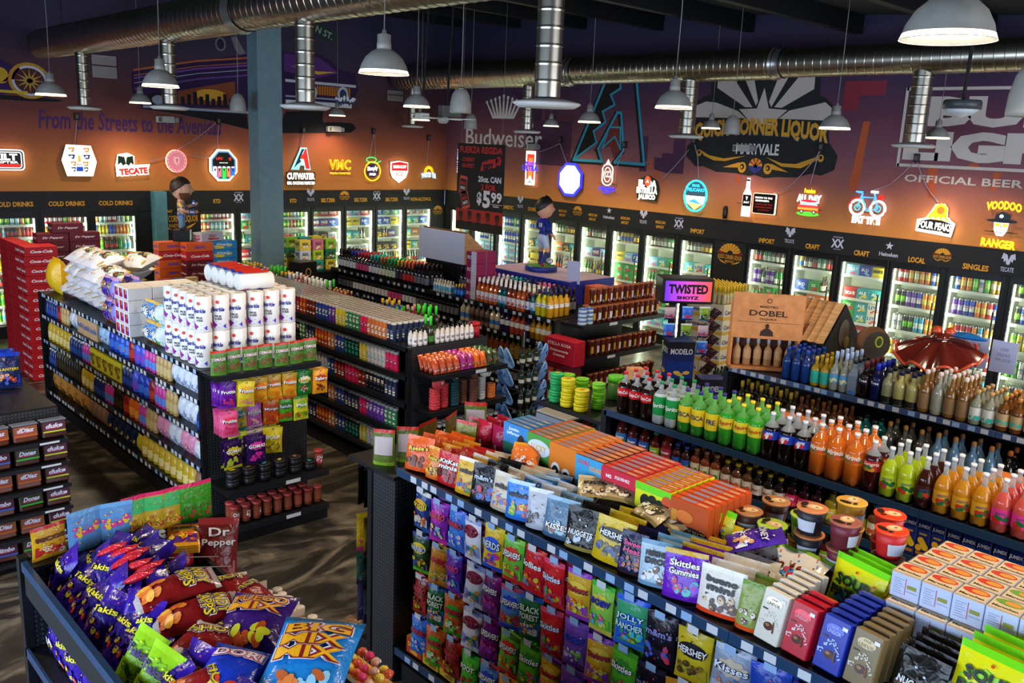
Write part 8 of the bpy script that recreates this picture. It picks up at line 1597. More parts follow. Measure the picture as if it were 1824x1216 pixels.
def figure_player():
    """soccer player statue, number 10 on the back, one foot beside a ball"""
    o = empty('player_statue', (8.2, 8.15, 1.76), radians(88), 'soccer player statue in blue number ten jersey on round green base', 'figurine')
    m = MB(); m.lathe([(.21, 0), (.215, .02), (.215, .06), (.205, .068)], mat('#1c2c7a', .35), 32); m.lathe([(.2, .0685), (.0001, .0695)], noise_mat('fake_grass', '#2a6a1c', '#4a9a2c', 90, .9), 32, cap=False); m.obj('round_base', o)
    V = [(0, 0, .46), (0, -.01, .53), (0, -.015, .62), (0, -.01, .67), (0, -.01, .715),
         (-.09, 0, .65), (-.15, .03, .56), (-.14, -.04, .48), (.09, -.01, .65), (.16, -.05, .57), (.2, -.13, .52),
         (-.05, 0, .42), (-.075, -.03, .27), (-.09, .06, .13), (.05, 0, .42), (.06, -.045, .27), (.05, -.03, .13), (-.09, .09, .09), (-.09, .03, .085), (.05, .0, .09), (.055, -.08, .082), (-.135, -.07, .455), (.215, -.16, .515)]
    E = [(0, 1), (1, 2), (2, 3), (3, 4), (3, 5), (5, 6), (6, 7), (3, 8), (8, 9), (9, 10), (0, 11), (11, 12), (12, 13), (0, 14), (14, 15), (15, 16), (13, 17), (17, 18), (16, 19), (19, 20), (7, 21), (10, 22)]
    Rr = [(.068, .05), (.06, .045), (.078, .05), (.05, .038), .03, .036, .028, .021, .036, .028, .021, .05, .036, .027, .05, .036, .027, .024, .02, .024, .02, .018, .018]
    fingers(V, E, Rr, 21, (0, -.4, -1), (1, 0, 0), .012); fingers(V, E, Rr, 22, (.3, -.8, -.2), (0, 0, 1), .012)
    me = lumps(V, E, Rr, 2)
    sk_, jr, shs, sox, bt = mat('#cc9272', .5), mat('#14287a', .35), mat('#a8b4cc', .5), mat('#16246a', .5), mat('#b81c2c', .35)
    paint_mesh(me, [sk_, jr, shs, sox, bt], lambda c: 4 if c.z < .105 else (3 if c.z < .25 else (0 if c.z < .305 else (2 if c.z < .475 and abs(c.x) < .12 else (0 if c.z > .69 or (c.x < -.1 and c.z < .5) or c.x > .185 else 1)))))
    b = bpy.data.objects.new('body', me); COL.objects.link(b); b.parent = o
    head(.125, sk_, mat('#2a1a12', .7)).obj('head', o, (0, -.02, .81), -.6); hair(.125, '#1c120c', .14).obj('hair', o, (0, -.015, .825), -.6)
    n = MB(); n.text('10', 0, .6, .075, mat('#c8ccd8', .5), lambda u, v: (-u, .045, v), bold=.03); n.obj('jersey_number', o)
    s = MB(); N, M_ = 16, 10
    s.lathe([(.048*sin(pi*j/M_)+.00001, .048-.048*cos(pi*j/M_)) for j in range(M_+1)], noise_mat('ball_panels', '#e0e0e4', '#2a2c4a', 45, .4, 0, 0, .56, .6), 16); s.obj('soccer_ball', o, (-.02, -.13, .07))
figure_player()
# ================================================================ displays around the gondolas
def soda12(desc, col, txt, tc='#ffffff', w=.4, d=.2, h=.125, blobs=()):
    return carton('soda_case', desc, w, d, h, col, txt, tc, blobs=blobs, cat='carton', shear=.3)
CK = soda12('red twelve pack soda case', '#b81c24', 'Coca-Cola'); DP = soda12('maroon twelve pack soda case', '#5a1420', 'Dr Pepper', '#d8c0c4'); FN = soda12('orange soda case', '#d85a1c', 'FANTA', '#2a3ab8'); SPQ = soda12('light blue sparkling water case', '#2a8ac8', 'Waterloo', '#d8e8e8', blobs=('#e8d02a',)); GRC = soda12('bright green soda case', '#4ab82a', 'Starry', '#e8e8e8'); WHC = soda12('grey white drink case', '#b0b4be', 'TRULY', '#b83a4a', blobs=('#b83a4a',))
random.seed(91)
for l in range(14):
    for r in range(2):
        put(CK, (3.36+.01*(l % 2), 12.7+r*.22, l*.1285), random.uniform(-.02, .02), 'red twelve pack soda case, level %s of the tall red stack' % ORD[l], 'red cases level %d' % l)
    for r in range(2): put(CK, (3.27, 13.2+r*.41, l*.1285), pi/2, 'red twelve pack soda case end on, level %s of the tall red stack' % ORD[l], 'red cases end on level %d' % l)
for l in range(16):
    z = l*.1285
    for c in range(2 if l < 15 else 1):
        put(DP, (3.62+.41*c+(.2 if l == 15 else 0), 13.05+.0*c, z), random.uniform(-.03, .03), 'maroon twelve pack soda case, level %s of the stack behind the plate bags' % ORD[l], 'maroon cases level %d' % l)
m = MB(); m.box(-.55, -.3, 0, .55, .3, 1.14, noise_mat('dark_cabinet', '#1a1c18', '#262820', 4, .6), .008); cab = m.obj('display_cabinet', None, (5.55, 12.62, 0), 0, 'black cabinet under the orange and maroon soda cases', 'cabinet')
for x in (-.27, .27): q = MB(); q.box(x-.25, -.312, .08, x+.25, -.3, 1.08, mat('#202219', .5), .004); q.obj('door', cab)
ZC = 1.145
for l in range(5):
    for c, k in enumerate((([DP, FN, SPQ] if l < 3 else ([CK, CK, SPQ] if l == 3 else [FN, FN, SPQ])))):
        put(k, (5.2+.2*(c == 0)+.0+[0, 0, .62][c]+(-.0 if c != 1 else -.1), 12.44+[0, .24, .1][c], ZC+l*.1285), 0, '%s, level %s on the black cabinet, %s' % (k.desc, ORD[l], ('front', 'behind', 'right side')[c]), None)
put(WHC, (5.62, 12.55, ZC+5*.1285), .3, 'grey white drink case on top of the cabinet stack')
for l in range(6): put(GRC if l == 5 else WHC, (6.42, 12.72, .62+l*.1285), .15, '%s, level %s beside the big teal column' % ((GRC if l == 5 else WHC).desc, ORD[l]))
m = MB(); m.box(-.25, -.16, 0, .25, .16, .615, BLK2, .005); m.obj('display_plinth', None, (6.42, 12.72, 0), .15, 'low black plinth under the white and green cases', 'plinth') 
SVB = liq('small silver topped bottle', '#7a8a8a', .028, .2, (.2, .5, '#c8b070'), ('#c8ccd0', .05), parts=False, seg=8, name='small_bottle')
m = MB(); m.box(-.75, -.22, 0, .75, .22, 1.13, BLK, .006); t_ = m.obj('display_table', None, (5.35, 11.75, 0), 0, 'low black table behind the paper rolls', 'table'); q = MB(); q.box(-.75, -.235, 1.09, .75, -.22, 1.13, LIP); q.obj('price_rail', t_)
for i in range(15):
    for d in range(3): put(SVB, (4.75+i*.085, 11.6+d*.1, 1.135), 0, 'silver topped bottle in the rows on the low black table', 'silver topped bottles on the low table')
for i, c in enumerate(('#8a2a3a', '#2a3a6a', '#b8a070')): put(carton('snack_box', 'gift carton', .16, .1, .24, c, '', cat='box', band=('#c8b8a0', .4, .6)), (4.7+i*.18, 11.88, 1.135), .1, '%s gift carton on the low black table' % ('wine red', 'navy', 'tan gold')[i])
# colourful pack display left of the wine gondola
m = MB(); m.box(-.35, -.45, 0, .35, .45, 1.3, BLK, .006); m.box(-.37, -.47, 1.3, .37, .47, 1.33, LIP); m.obj('display_table', None, (7.1, 12.3, 0), 0, 'black stand holding yellow and teal drink packs by the wines', 'table')
cols = ['#8ac02a', '#2a9a9a', '#d8c83a', '#c8d0d8', '#a8c82a', '#1c7a5a', '#e0c84a', '#c86a8a']; nmz = ['lime', 'teal', 'yellow', 'pale grey', 'yellow green', 'deep green', 'golden', 'pink']
for l in range(3):
    for c in range(3):
        for r in range(2):
            i = (l*3+c+r*2) % 8; kk = carton('drink_pack', nmz[i]+' drink pack', .19, .15, .155, cols[i], 'SIX', '#3a3a2a', blobs=('#e8e8c8', '#d87a2a'), cat='carton')
            put(kk, (6.88+.22*c, 12.0+.4*r, 1.335+.157*l), .05*c, '%s, level %s, %s %s of the pack display' % (kk.desc, ORD[l], ('left', 'middle', 'right')[c], ('front', 'rear')[r]))
m = MB(); m.box(-.16, -.13, 0, .16, .13, 1.55, mat('#15120f', .35), .01); o = m.obj('gift_tower', None, (6.82, 11.2+.9, 0), .1, 'tall black box with gold emblem right of the teal column', 'box'); q = MB(); q.ell(0, 1.4, .05, .06, mat('#a8843a', .4), front(0, .13), 16); q.ell(0, 1.4, .035, .045, BLK, front(0, .13, .002), 16); q.obj('gold_emblem', o)
o.location = (6.62, 11.55, 0)
# blank backed display box on the wine gondola
o = empty('crate_display', (7.62, 9.05, 1.75), 0, 'large tilted display box with blank white back and wooden side', 'display')
m = MB(); m.box(0, 0, 0, .012, 1.0, .42, mat('#b8bccb', .6)); m.obj('white_back_panel', o)
m = MB(); M2 = WOOD; m.ngon([(0, 0), (.34, .0), (.42, .12), (.06, .42), (.0, .42)], M2, lambda u, v: (u+.012, -.004, v)); m.box(.012, 0, 0, .34, 1.0, .015, M2); m.add([(.07, -.004, .42), (.44, -.004, .1), (.44, 1.0, .1), (.07, 1.0, .42)], [(0, 1, 2, 3)], M2); m.add([(.07, -.004, .435), (.45, -.004, .115), (.45, 1.0, .115), (.07, 1.0, .435)], [(3, 2, 1, 0)], M2); m.obj('wooden_roof_and_side', o)
m = MB(); m.box(.05, .1, -.33, .3, .9, 0, BLK); m.obj('riser', o)
# blue platform with the player
m = MB(); m.box(-.42, -.78, 0, .42, .78, .3, mat('#1c2a8a', .4), .006); pf = m.obj('display_platform', None, (8.25, 8.05, 1.455), 0, 'blue display box with pinkish top under the player statue', 'display')
q = MB(); q.rect(-.415, -.775, .415, .775, mat('#a890a8', .5), lambda u, v: (u, v, .3015)); q.obj('top_sheet', pf); q = MB(); q.text('MICHELOB', 0, .2, .0, WHT, lambda u, v: (-.4225, -u, v), wmax=.8, h=.05); q.obj('side_lettering', pf)
m = MB(); m.box(-.1, -.004, 0, .1, .004, .28, mat('#a8acc8', .6)); m.obj('paper_sign', None, (7.95, 7.33, 1.72), -pi/2+.1, 'blank lilac white paper sign right of the player statue', 'sign')
m = MB(); m.box(-.12, -.2, 0, .12, .2, .28, mat('#c8501c', .5), .004); q = MB(); oo = m.obj('display_carton', None, (8.2, 7.05, 1.425), 0, 'orange carton behind the navy capped vodkas', 'box'); q.ell(0, .18, .07, .07, mat('#e0922a', .5), lambda u, v: (-.1215, -u, v), 14); q.obj('printed_disc', oo)
# red wine display at the wine gondola corner
o = empty('wine_display', (6.98, 6.36, 0), 0, 'red cardboard wine display with printed header at the gondola corner', 'display')
m = MB(); m.box(0, 0, 0, .14, .42, 1.0, mat('#5a1420', .5), .004); m.obj('carton_column', o)
m = MB(); m.box(-.02, -.02, 1.0, .16, .44, 1.28, mat('#a81428', .5), .004); fh = lambda u, v: (-.0215, .21-u, v); m.text('STELLA ROSA', 0, 1.22, 0, mat('#e8d0d0', .5), fh, wmax=.36, h=.035); m.text('Deliziosamente', 0, 1.15, 0, WHT, fh, wmax=.28, h=.03, shear=.2); m.text('Cremosa', 0, 1.1, 0, WHT, fh, wmax=.18, h=.03, shear=.2); m.obj('header_panel', o)
for l in range(4):
    for c in range(3):
        q = MB(); u = .13-c*.13; z = .1+l*.22; q.rect(u-.05, z, u+.05, z+.17, mat(('#2a2a7a', '#8a2a4a', '#2a6a3a', '#b84a2a')[l], .5), lambda a, b: (-.0015, .21-a, b)); q.rect(u-.03, z+.02, u+.03, z+.12, mat('#c8c4c8', .5), lambda a, b: (-.003, .21-a, b)); q.obj('printed_label', o)
# lit shots rack
o = empty('lit_shots_rack', (8.35, 5.95, 0), radians(-38), 'black rack with purple and pink lit shots header', 'display rack')
m = MB(); m.box(-.04, -.02, 0, .04, .02, 1.7, BLK); m.box(-.25, -.2, 0, .25, .2, .03, BLK); m.obj('stand', o)
m = MB(); m.box(-.3, -.16, 1.68, .3, .16, 1.97, BLK, .01); m.obj('header_box', o)
def tw_mat():
    m, nt, b, N, L = nodes('violet_pink_backlight'); tc = N('ShaderNodeTexCoord'); sp = N('ShaderNodeSeparateXYZ'); L(tc.outputs['Generated'], sp.inputs[0]); r = N('ShaderNodeValToRGB'); r.color_ramp.elements[0].color = lin('#6a2af0'); r.color_ramp.elements[1].color = lin('#f0502a'); e = r.color_ramp.elements.new(.5); e.color = lin('#d84ac0')
    L(sp.outputs[0], r.inputs[0]); L(r.outputs[0], b.inputs['Emission Color']); b.inputs['Emission Strength'].default_value = 1.1; b.inputs['Base Color'].default_value = (0, 0, 0, 1); return m
q = MB(); q.rect(-.27, 1.71, .27, 1.94, tw_mat(), front(0, .16, .002)); q.obj('lit_panel', o); q = MB(); q.text('TWISTED', 0, 1.85, 0, BLK2, front(0, .16, .004), wmax=.46, h=.11, bold=.05); q.text('SHOTZ', 0, 1.75, 0, BLK2, front(0, .16, .004), wmax=.26, h=.04, bold=.06); q.obj('lettering', o)
SHT = [bag('shot_pack', 'drink', d, .13, .16, .05, a, b, c, '', blobs=bl, seed=s) for d, a, b, c, bl, s in (('pink and black shot pack', '#b8a0a8', '#2a2a2e', '#1c1c24', ('#d84a7a',), 301), ('blue shot pack', '#2a6ad8', '#8ab8e8', '#1c3a8a', ('#e84a4a',), 302), ('green and white shot pack', '#7a9a2a', '#c8d0d8', '#2a5a8a', ('#3a3a2a',), 303))]
for l in range(3):
    for c in range(3): a = radians(-38); x, y = -.2+.2*c, -.2; put(SHT[(c+l) % 3], (8.35+x*cos(a)-y*sin(a), 5.95+x*sin(a)+y*cos(a), 1.5-.2*l), a, '%s on hook row %s of the lit rack' % (SHT[(c+l) % 3].desc, ORD[l]))
BRB = bag('shot_pack', 'drink', 'brown and white angled shot pack', .14, .2, .06, '#3a2420', '#4a3028', '#c88a7a', blobs=('#c8b8b0', '#b83a2a'), seed=304)
for l in range(5): REQ.append((BRB, (8.72, 5.86, 1.42-.16*l), (.5, .5, -.3), 'brown angled shot pack on the right flank of the lit rack', 'angled shot packs right of the lit rack', 1, True))
# navy beer cartons and blue bottles
MD = carton('beer_case', 'navy and black beer case', .3, .24, .22, '#16245a', 'MODELO', '#c8c8d0', cat='carton', patch=[('#15141c', -.5, .45, .5, 1)]); MD2 = carton('beer_case', 'navy beer case with gold print', .3, .24, .2, '#14307a', '', cat='carton', blobs=('#d8a83a', '#e0b84a'))
for l, (z, ks) in enumerate(((.0, (MD, MD)), (.222, (MD2, MD2)), (.444, (MD, MD)), (.666, (MD, MD)), (.888, (MD2,)), (1.09, (MD,)))):
    for c, k in enumerate(ks): put(k, (8.02+.31*c, 5.72-.25*c, z), radians(-38), '%s, level %s, %s of the navy case stack' % (k.desc, ORD[l], ('left', 'right')[c]))
BB6 = bb('blue glass beer bottle', '#1c2c9a', '#2a3ac0', '#2a4ab8'); BB7 = bb('dark green beer bottle with white label', '#0f2414', '#1c1c1c', '#c8c8c0'); BB8 = bb('lime capped green bottle', '#4a8a1c', '#6ab82a', '#5a9a2a')
m = MB(); m.box(-.6, -.32, 0, .6, .32, .66, mat('#15161c', .5), .005); m.obj('display_table', None, (8.98, 5.17, 0), radians(-38), 'low dark table crowded with blue and green beer bottles', 'table')
for i in range(15):
    for d in range(6): k = BB7 if i < 8 else (BB6 if i < 13 else BB8); a = radians(-38); x, y = -.53+i*.075, -.26+d*.09; put(k, (8.98+x*cos(a)-y*sin(a), 5.17+x*sin(a)+y*cos(a), .665), 0, k.desc+' on the low table beyond the sodas', k.desc+'s on the low table')
# pale beer cases with gold necked bottles
CO = carton('beer_case', 'pale beer case with yellow band', .32, .32, .2, '#b8ae98', 'Corona', '#4a4a6a', cat='carton', band=('#b8902a', .0, .22), sidetxt=True)
for l in range(7):
    for c in range(4):
        x, y = 10.05+.33*(c % 2), 6.55+.33*(c//2); put(CO, (x, y, l*.202), 0, 'pale beer case with yellow band, level %s of the stack by the emblem panel' % ORD[l], 'pale cases level %d' % l)
CB_ = liq('clear beer bottle with gold neck', '#9a9468', .03, .24, (.1, .4, '#a8986a'), ('#c8a42a', .09), parts=False, seg=8, name='stacked_bottle')
for i in range(9):
    for d in range(9): put(CB_, (9.93+i*.07, 6.43+d*.07, 1.415), 0, 'gold necked bottle on top of the pale case stack', 'gold necked bottles on the pale cases')
# orange wooden tequila case
o = empty('tequila_case', (7.18, 4.18, 1.43), radians(-50), 'open orange tan tequila case with printed lid and six bottles', 'display case')
TN = noise_mat('tan_orange_board', '#c87a3c', '#d88a4a', 18, .6)
m = MB(); m.box(-.31, -.06, 0, .31, .12, .03, TN); m.box(-.31, .1, 0, .31, .12, .62, TN); m.box(-.31, -.06, 0, -.29, .12, .34, TN); m.box(.29, -.06, 0, .31, .12, .34, TN); m.rect(-.28, .03, .28, .33, mat('#4a2c1c', .7), lambda u, v: (u, .098, v)); m.obj('case_body', o)
m = MB(); m.box(-.32, -.085, .3, .32, -.06, .72, TN, .004); m.xf(Matrix.Translation((0, 0, 0))); m.obj('lid', o)
q = MB(); f = front(0, .085, .003); dk = mat('#3a2414', .6); q.text('DOBEL', 0, .54, 0, dk, f, wmax=.34, h=.055, bold=.02); q.text('MAESTRO', 0, .6, 0, dk, f, wmax=.16, h=.02); q.text('TEQUILA', 0, .485, 0, dk, f, wmax=.16, h=.02); q.rect(-.27, .455, .27, .458, dk, f); q.ell(0, .655, .022, .022, dk, f, 14); q.ell(0, .655, .016, .016, TN, front(0, .085, .0035), 12); q.ell(0, .42, .018, .025, dk, f, 10); q.ngon([(-.06, .33), (-.055, .37), (-.02, .4), (.02, .4), (.055, .37), (.06, .33)], dk, f); q.obj('lid_print', o)
TQ = liq('clear tequila bottle with silver neck', '#b88a5a', .036, .26, (.25, .55, '#c89a6a'), ('#a8b0b8', .05), rn=.34)
for i in range(6): a = radians(-50); x = -.235+i*.094; y = .01; put(TQ, (7.18+x*cos(a)-y*sin(a), 4.18+x*sin(a)+y*cos(a), 1.462), a, 'silver necked tequila bottle inside the orange case, %s from left' % ORD[i])
# slatted roof display and barrel ends
o = empty('roof_display', (7.42, 3.7, 1.74), 0, 'pale corrugated wooden roof display beside the barrel ends', 'display')
m = MB(); n = 7; L_ = .56
for k in range(n*2):
    y0_, y1_ = L_*k/(n*2), L_*(k+1)/(n*2); d0, d1 = (.04 if k % 2 else 0), (0 if k % 2 else .04)
    m.add([(-.05-d0, y0_, 0), (-.05-d1, y1_, 0), (.28-d1, y1_, .34), (.28-d0, y0_, .34)], [(0, 1, 2, 3)], WOOD)
m.add([(-.04, 0, -.005), (-.04, L_, -.005), (.29, L_, .335), (.29, 0, .335)], [(3, 2, 1, 0)], WOOD); m.obj('corrugated_roof', o)
m = MB(); m.ngon([(-.04, -.02), (.29, .335), (.62, .0), (.62, -.28), (.1, -.28)], mat('#1c1a17', .6), lambda u, v: (u, -.01, v)); m.box(.0, 0, -.28, .6, .56, -.02, mat('#1c1a17', .6)); m.add([(.29, 0, .335), (.29, L_, .335), (.62, L_, .0), (.62, 0, .0)], [(0, 1, 2, 3)], mat('#1c1a17', .6)); m.ell(.3, .06, .1, .13, mat('#5a5040', .7), lambda u, v: (u, -.016, v), 16); m.ell(.36, -.03, .05, .055, mat('#b8942a', .5), lambda u, v: (u, -.02, v), 14); m.obj('hut_body', o)
def barrel(x, y, lab_):
    o = empty('display_barrel', (x, y, 1.43), radians(-35), lab_, 'barrel'); o.scale = (.9, .7, .9); m = MB()
    m.lathe([(.15, -.1), (.17, -.03), (.17, .03), (.15, .1)], mat('#6a4222', .6), 24); m.xf(Matrix.Translation((0, 0, .36)) @ Matrix.Rotation(pi/2, 4, 'X')); m.obj('staves', o)
    q = MB(); q.ell(0, .36, .135, .135, mat('#3a342a', .6), front(0, .1, .004), 22); q.ell(.02, .39, .045, .06, mat('#b8b42a', .5), front(0, .1, .006), 14); q.ell(.02, .39, .03, .042, mat('#3a4a1c', .5), front(0, .1, .008), 12); q.obj('painted_head', o)
    q = MB(); q.box(-.1, -.08, 0, .1, .08, .22, BLK); q.obj('stand', o)
barrel(7.75, 3.42, 'small display barrel with yellow emblem on its dark head')
# petal shaped lamp
o = empty('flower_ornament', (7.6, 2.78, 1.43), 0, 'glossy red brown flower shaped ornament with blue leaf and orange rim', 'ornament')
rb = mat('#5a1c14', .15, 0, 0, .8); m = MB(); N = 72; V = []; F_ = []
for j in range(9):
    r = .06+.27*j/8
    for i in range(N):
        a = 2*pi*i/N; s = sin(a*9); V.append((r*cos(a)*(1+.07*s*j/8)-.1*(.17*(j/8)), r*sin(a)*(1+.07*s*j/8), .5-.13*(j/8)**1.6+.03*s*(j/8)+.18*r*cos(a)))
for j in range(8):
    for i in range(N): i2 = (i+1) % N; F_.append((j*N+i, j*N+i2, (j+1)*N+i2, (j+1)*N+i))
m.add(V, F_, rb, True); m.add([(x, y, z-.012) for x, y, z in V], [f_[::-1] for f_ in F_], rb, True); m.lathe([(.0001, .56), (.04, .55), (.07, .52), (.07, .5)], rb, 18); m.obj('petal_bowl', o)
m = MB(); m.tube([V[8*N+i] for i in range(N)], .014, mat('#b8421c', .3, 0, 0, .5), 6, True); m.obj('scalloped_rim', o)
for x, y in ((.04, .06), (.06, -.04)): m = MB(); m.lathe([(.0001, 0), (.04, .02), (.05, .045), (.03, .075), (.0001, .085)], mat('#b8421c', .3, 0, 0, .5), 14, (x, y)); m.obj('berry', o, (0, 0, .52))
m = MB(); pts = [(-.16, 0), (-.1, .07), (-.02, .09), (.06, .075), (.12, .04), (.18, 0), (.12, -.05), (.05, -.08), (-.03, -.09), (-.1, -.06)]
g = lambda u, v: (.06+v*.9, -.17-u*.95, .55+.03*cos(u*9)-abs(v)*.2+.12*(v)); m.poly(pts, mat('#1c6ab0', .35, 0, 0, .5), g); m.poly(pts[::-1], mat('#1c6ab0', .35), lambda u, v: tuple(a-b for a, b in zip(g(u, v), (0, 0, .012)))); m.tube([g(-.16, 0), g(0, .0), g(.18, 0)], .006, mat('#16508a', .4), 5); m.obj('blue_leaf', o)
m = MB(); m.lathe([(.1, 0), (.1, .02), (.085, .3), (.07, .36), (.06, .42)], mat('#171a2c', .35), 20); m.obj('dark_pot', o)
# paper signs on clips
for i, (y, w_) in enumerate(((2.6, .19), (2.38, .2))):
    o = empty('sale_sign', (7.92, y, 1.68), -pi/2, 'white paper sale sign seen from behind, %s of the pair' % ('left', 'right')[i], 'sign'); m = MB(); m.box(-w_/2, -.002, 0, w_/2, .002, .27, mat('#a4a8c6', .6)); m.obj('sheet', o)
    q = MB()
    for k, t in enumerate(('BIG', 'SALE!', '$22.99')): q.text(t, 0, .2-k*.045, 0, mat('#8488aa', .6), lambda u, v: (-u, -.004, v), wmax=.04*len(t)*.5, h=.026)
    q.obj('mirrored_print', o); q = MB(); q.tube([(0, 0, 0), (0, 0, -.25)], .004, STEEL); q.obj('clip_stem', o)
# energy drink case at the end of the sodas
def cooler_case():
    o = empty('energy_drink_case', (5.42, 4.96, -.15), 0, 'slanted silver blue energy drink case open at its side', 'display case')
    sv = mat('#8f98a8', .35, .2); pr = [(0, .62), (0, 1.16), (.06, 1.2), (.38, 1.2), (.44, 1.16), (.44, .62)]; m = MB()
    # open box: top, left side panel, bottom; front open towards -Y
    m.box(0, 0, 1.165, .46, .4, 1.2, mat('#9a968e', .4), .01); m.box(0, 0, .55, .46, .4, .58, mat('#8a8e96', .4), .01); m.box(0, 0, .56, .03, .4, 1.19, sv, .008); m.box(.43, 0, .56, .46, .4, 1.19, sv, .008); m.box(.02, .37, .56, .44, .4, 1.19, mat('#3a4048', .5)); m.obj('case_shell', o)
    q = MB(); q.text('Red Bull', 0, .88, 0, mat('#8a1c34', .4), lambda u, v: (-.003, .2-u*1, v), wmax=.5, h=.12, bold=.05, rot=1.57); q.obj('side_lettering', o)
    q = MB(); q.box(.03, .03, 1.06, .43, .05, 1.16, mat('#3a3430', .4), .002); q.ell(.22, 1.11, .1, .025, mat('#8a4a2a', .4), lambda u, v: (u, .028, v)); q.obj('inner_header', o)
    q = MB(); q.box(-.0, .0, 0, .46, .4, .55, BLK, .006); q.obj('base_cabinet', o)
cooler_case()
RBC = can('energy_can', 'blue silver energy can', .027, .15, '#1c2c8a', '#a8b0c0', 'RB', '#c82a3a')
for i in range(6):
    for d in range(3): put(RBC, (5.49+i*.062, 5.06+d*.065, .435), 0, 'blue silver energy can inside the slanted case', 'energy cans in the case')
# ================================================================ G1 snack gondola
random.seed(101)
TKB = bag('chip_bag', 'snack', 'purple chip bag', .17, .25, .08, '#2c1484', '#3a1c94', '#22106e', 'Takis', '#e8d82a', blobs=('#d8c82a', '#3a20b8', '#2a1480', '#c83a4a'), seed=311, tv=.62, th=.14, rot=.15); TKC = bag('chip_bag', 'snack', 'purple and white chip bag', .17, .25, .08, '#301888', '#2c1478', '#281284', 'XTRA', '#d8d8f0', blobs=('#2a1480', '#d8c02a'), seed=312, tv=.4, rot=.3)
m = MB(); m.box(.97, .42, 1.24, 1.71, 4.22, 1.265, BLK); m.box(.94, .42, 1.365, .965, 4.2, 1.41, LIP_BLUELIT); m.box(.95, .42, 1.24, .962, 4.2, 1.365, BLK2); m.box(1.69, .42, 1.05, 1.71, 4.22, 1.3, BLK); m.box(1.36, 3.4, 1.26, 1.375, 4.22, 1.42, PEG); m.box(.95, 4.13, 1.385, 1.84, 4.25, 1.4, BLK); m.v = [(a-.95, b-.4, c) for a, b, c in m.v]; m.obj('snack_tray', G1)
for r in range(4):
    for c in range(17):
        x = 1.03+r*.1; y = 4.12-c*.098-(r % 2)*.04
        if y < 2.6 or (r > 1 and y < 3.62): continue
        k = TKC if (c+r*2) % 4 == 1 else TKB
        put(k, (x+random.uniform(-.012, .012), y, 1.275+.012*r), -pi/2+random.uniform(-.5, .5), '%s in row %s of the purple heap' % (k.desc, ORD[r]), '%ss row %d' % (k.desc, r), tilt=(-.75+random.uniform(-.25, .2), random.uniform(-.3, .3)), sc=.95)
RBG = bag('chip_bag', 'snack', 'red and blue slim bag', .07, .22, .05, '#b81c2a', '#c82a3a', '#2a3ab8', '', seed=313)
for i in range(7): lie(RBG, 1.2+.03*(i % 3), 3.98-i*.055, 1.45, -pi/2-.6+random.uniform(-.2, .2), 'slim red and blue bag tucked among the purple bags', 'slim red and blue bags', -65, .7)
for l, z in enumerate((.97, .62)):
    for c in range(18): put(TKB if c % 3 else TKC, (1.02, 4.05-c*.15, z), -pi/2+random.uniform(-.2, .2), 'purple chip bag on the %s side shelf' % ('upper', 'lower')[l], 'purple bags %s side shelf' % ('upper', 'lower')[l], tilt=(-.1, random.uniform(-.1, .1)), sc=.95)
# right half: shallow bin with wires and small bags
m = MB()
for k in range(8): y = 4.12-k*.13; m.tube([(1.37, y, 1.43), (1.73, y, 1.33)], .0028, mat('#c8b8a8', .3, .6), 5)
m.v = [(a-.95, b-.4, c) for a, b, c in m.v]; m.obj('wire_divider', G1)
SB_ = [bag('candy_packet', 'candy', d, w_, h_, .03, a, b, c, t, tc_, blobs=bl, seed=s) for d, w_, h_, a, b, c, t, tc_, bl, s in (('yellow cherry candy packet', .17, .2, '#d8c01c', '#c8b01c', '#d8c82a', 'Pulparin', '#b82a6a', ('#6a2a1c', '#3a8a2a'), 321), ('green coconut candy packet', .16, .18, '#2a8a2a', '#e8e8e8', '#2a7a2a', 'Coco', '#e8e8e8', ('#e8ece8',), 322), ('orange purple spicy candy packet', .16, .2, '#d87a1c', '#5a2a8a', '#e0a02a', 'Skittle', '#1c1c1c', ('#e8c82a', '#d84a3a'), 323), ('teal slim packet', .09, .22, '#1c7a8a', '#2a9aa8', '#1c6a7a', '', '#ffffff', ('#2ab0b8',), 324), ('green slim packet', .09, .22, '#2a7a2a', '#3a9a3a', '#1c5a1c', '', '#ffffff', ('#6ac84a',), 325), ('dark packet', .09, .2, '#1c1a24', '#2a2a3a', '#3a3a1c', '', '#fff', ('#8a7a2a',), 326))]
lie(SB_[0], 1.62, 4.12, 1.36, -.5, 'yellow cherry candy packet lying across the bin', None, -75); lie(SB_[1], 1.5, 4.1, 1.37, -.3, 'green coconut candy packet lying across the bin', None, -75)
for i in range(4): lie(SB_[2], 1.6, 3.98, 1.34+.012*i, -.6+.05*i, 'orange purple spicy candy packet in the small pile', 'orange purple packets pile', -80)
for i in range(8): put(SB_[5], (1.45+.03*i, 3.85, 1.08), 0, 'dark packet standing in the wire bin', 'dark packets in the bin', tilt=(-.1, 0)); put(SB_[4], (1.42+.035*i, 3.58-.01*i, 1.12), .3, 'green slim packet standing in the wire bin', 'green slim packets', tilt=(-.2, .2))
for i in range(9): put(SB_[3], (1.5+.022*i, 3.38-.03*i, 1.14), .6, 'teal slim packet standing in the wire bin', 'teal slim packets', tilt=(-.2, .3))
DPB = bag('cotton_candy_bag', 'candy', 'maroon cotton candy bag', .2, .34, .08, '#6a1c1c', '#8a2a2a', '#7a2a1c', 'Dr|Pepper', '#e8d8d0', blobs=('#8a3a2a', '#a04a34'), seed=331, tv=.72); put(DPB, (1.74, 3.92, 1.14), -.35, 'maroon cotton candy bag standing at the right edge of the bin', tilt=(-.35, .1))
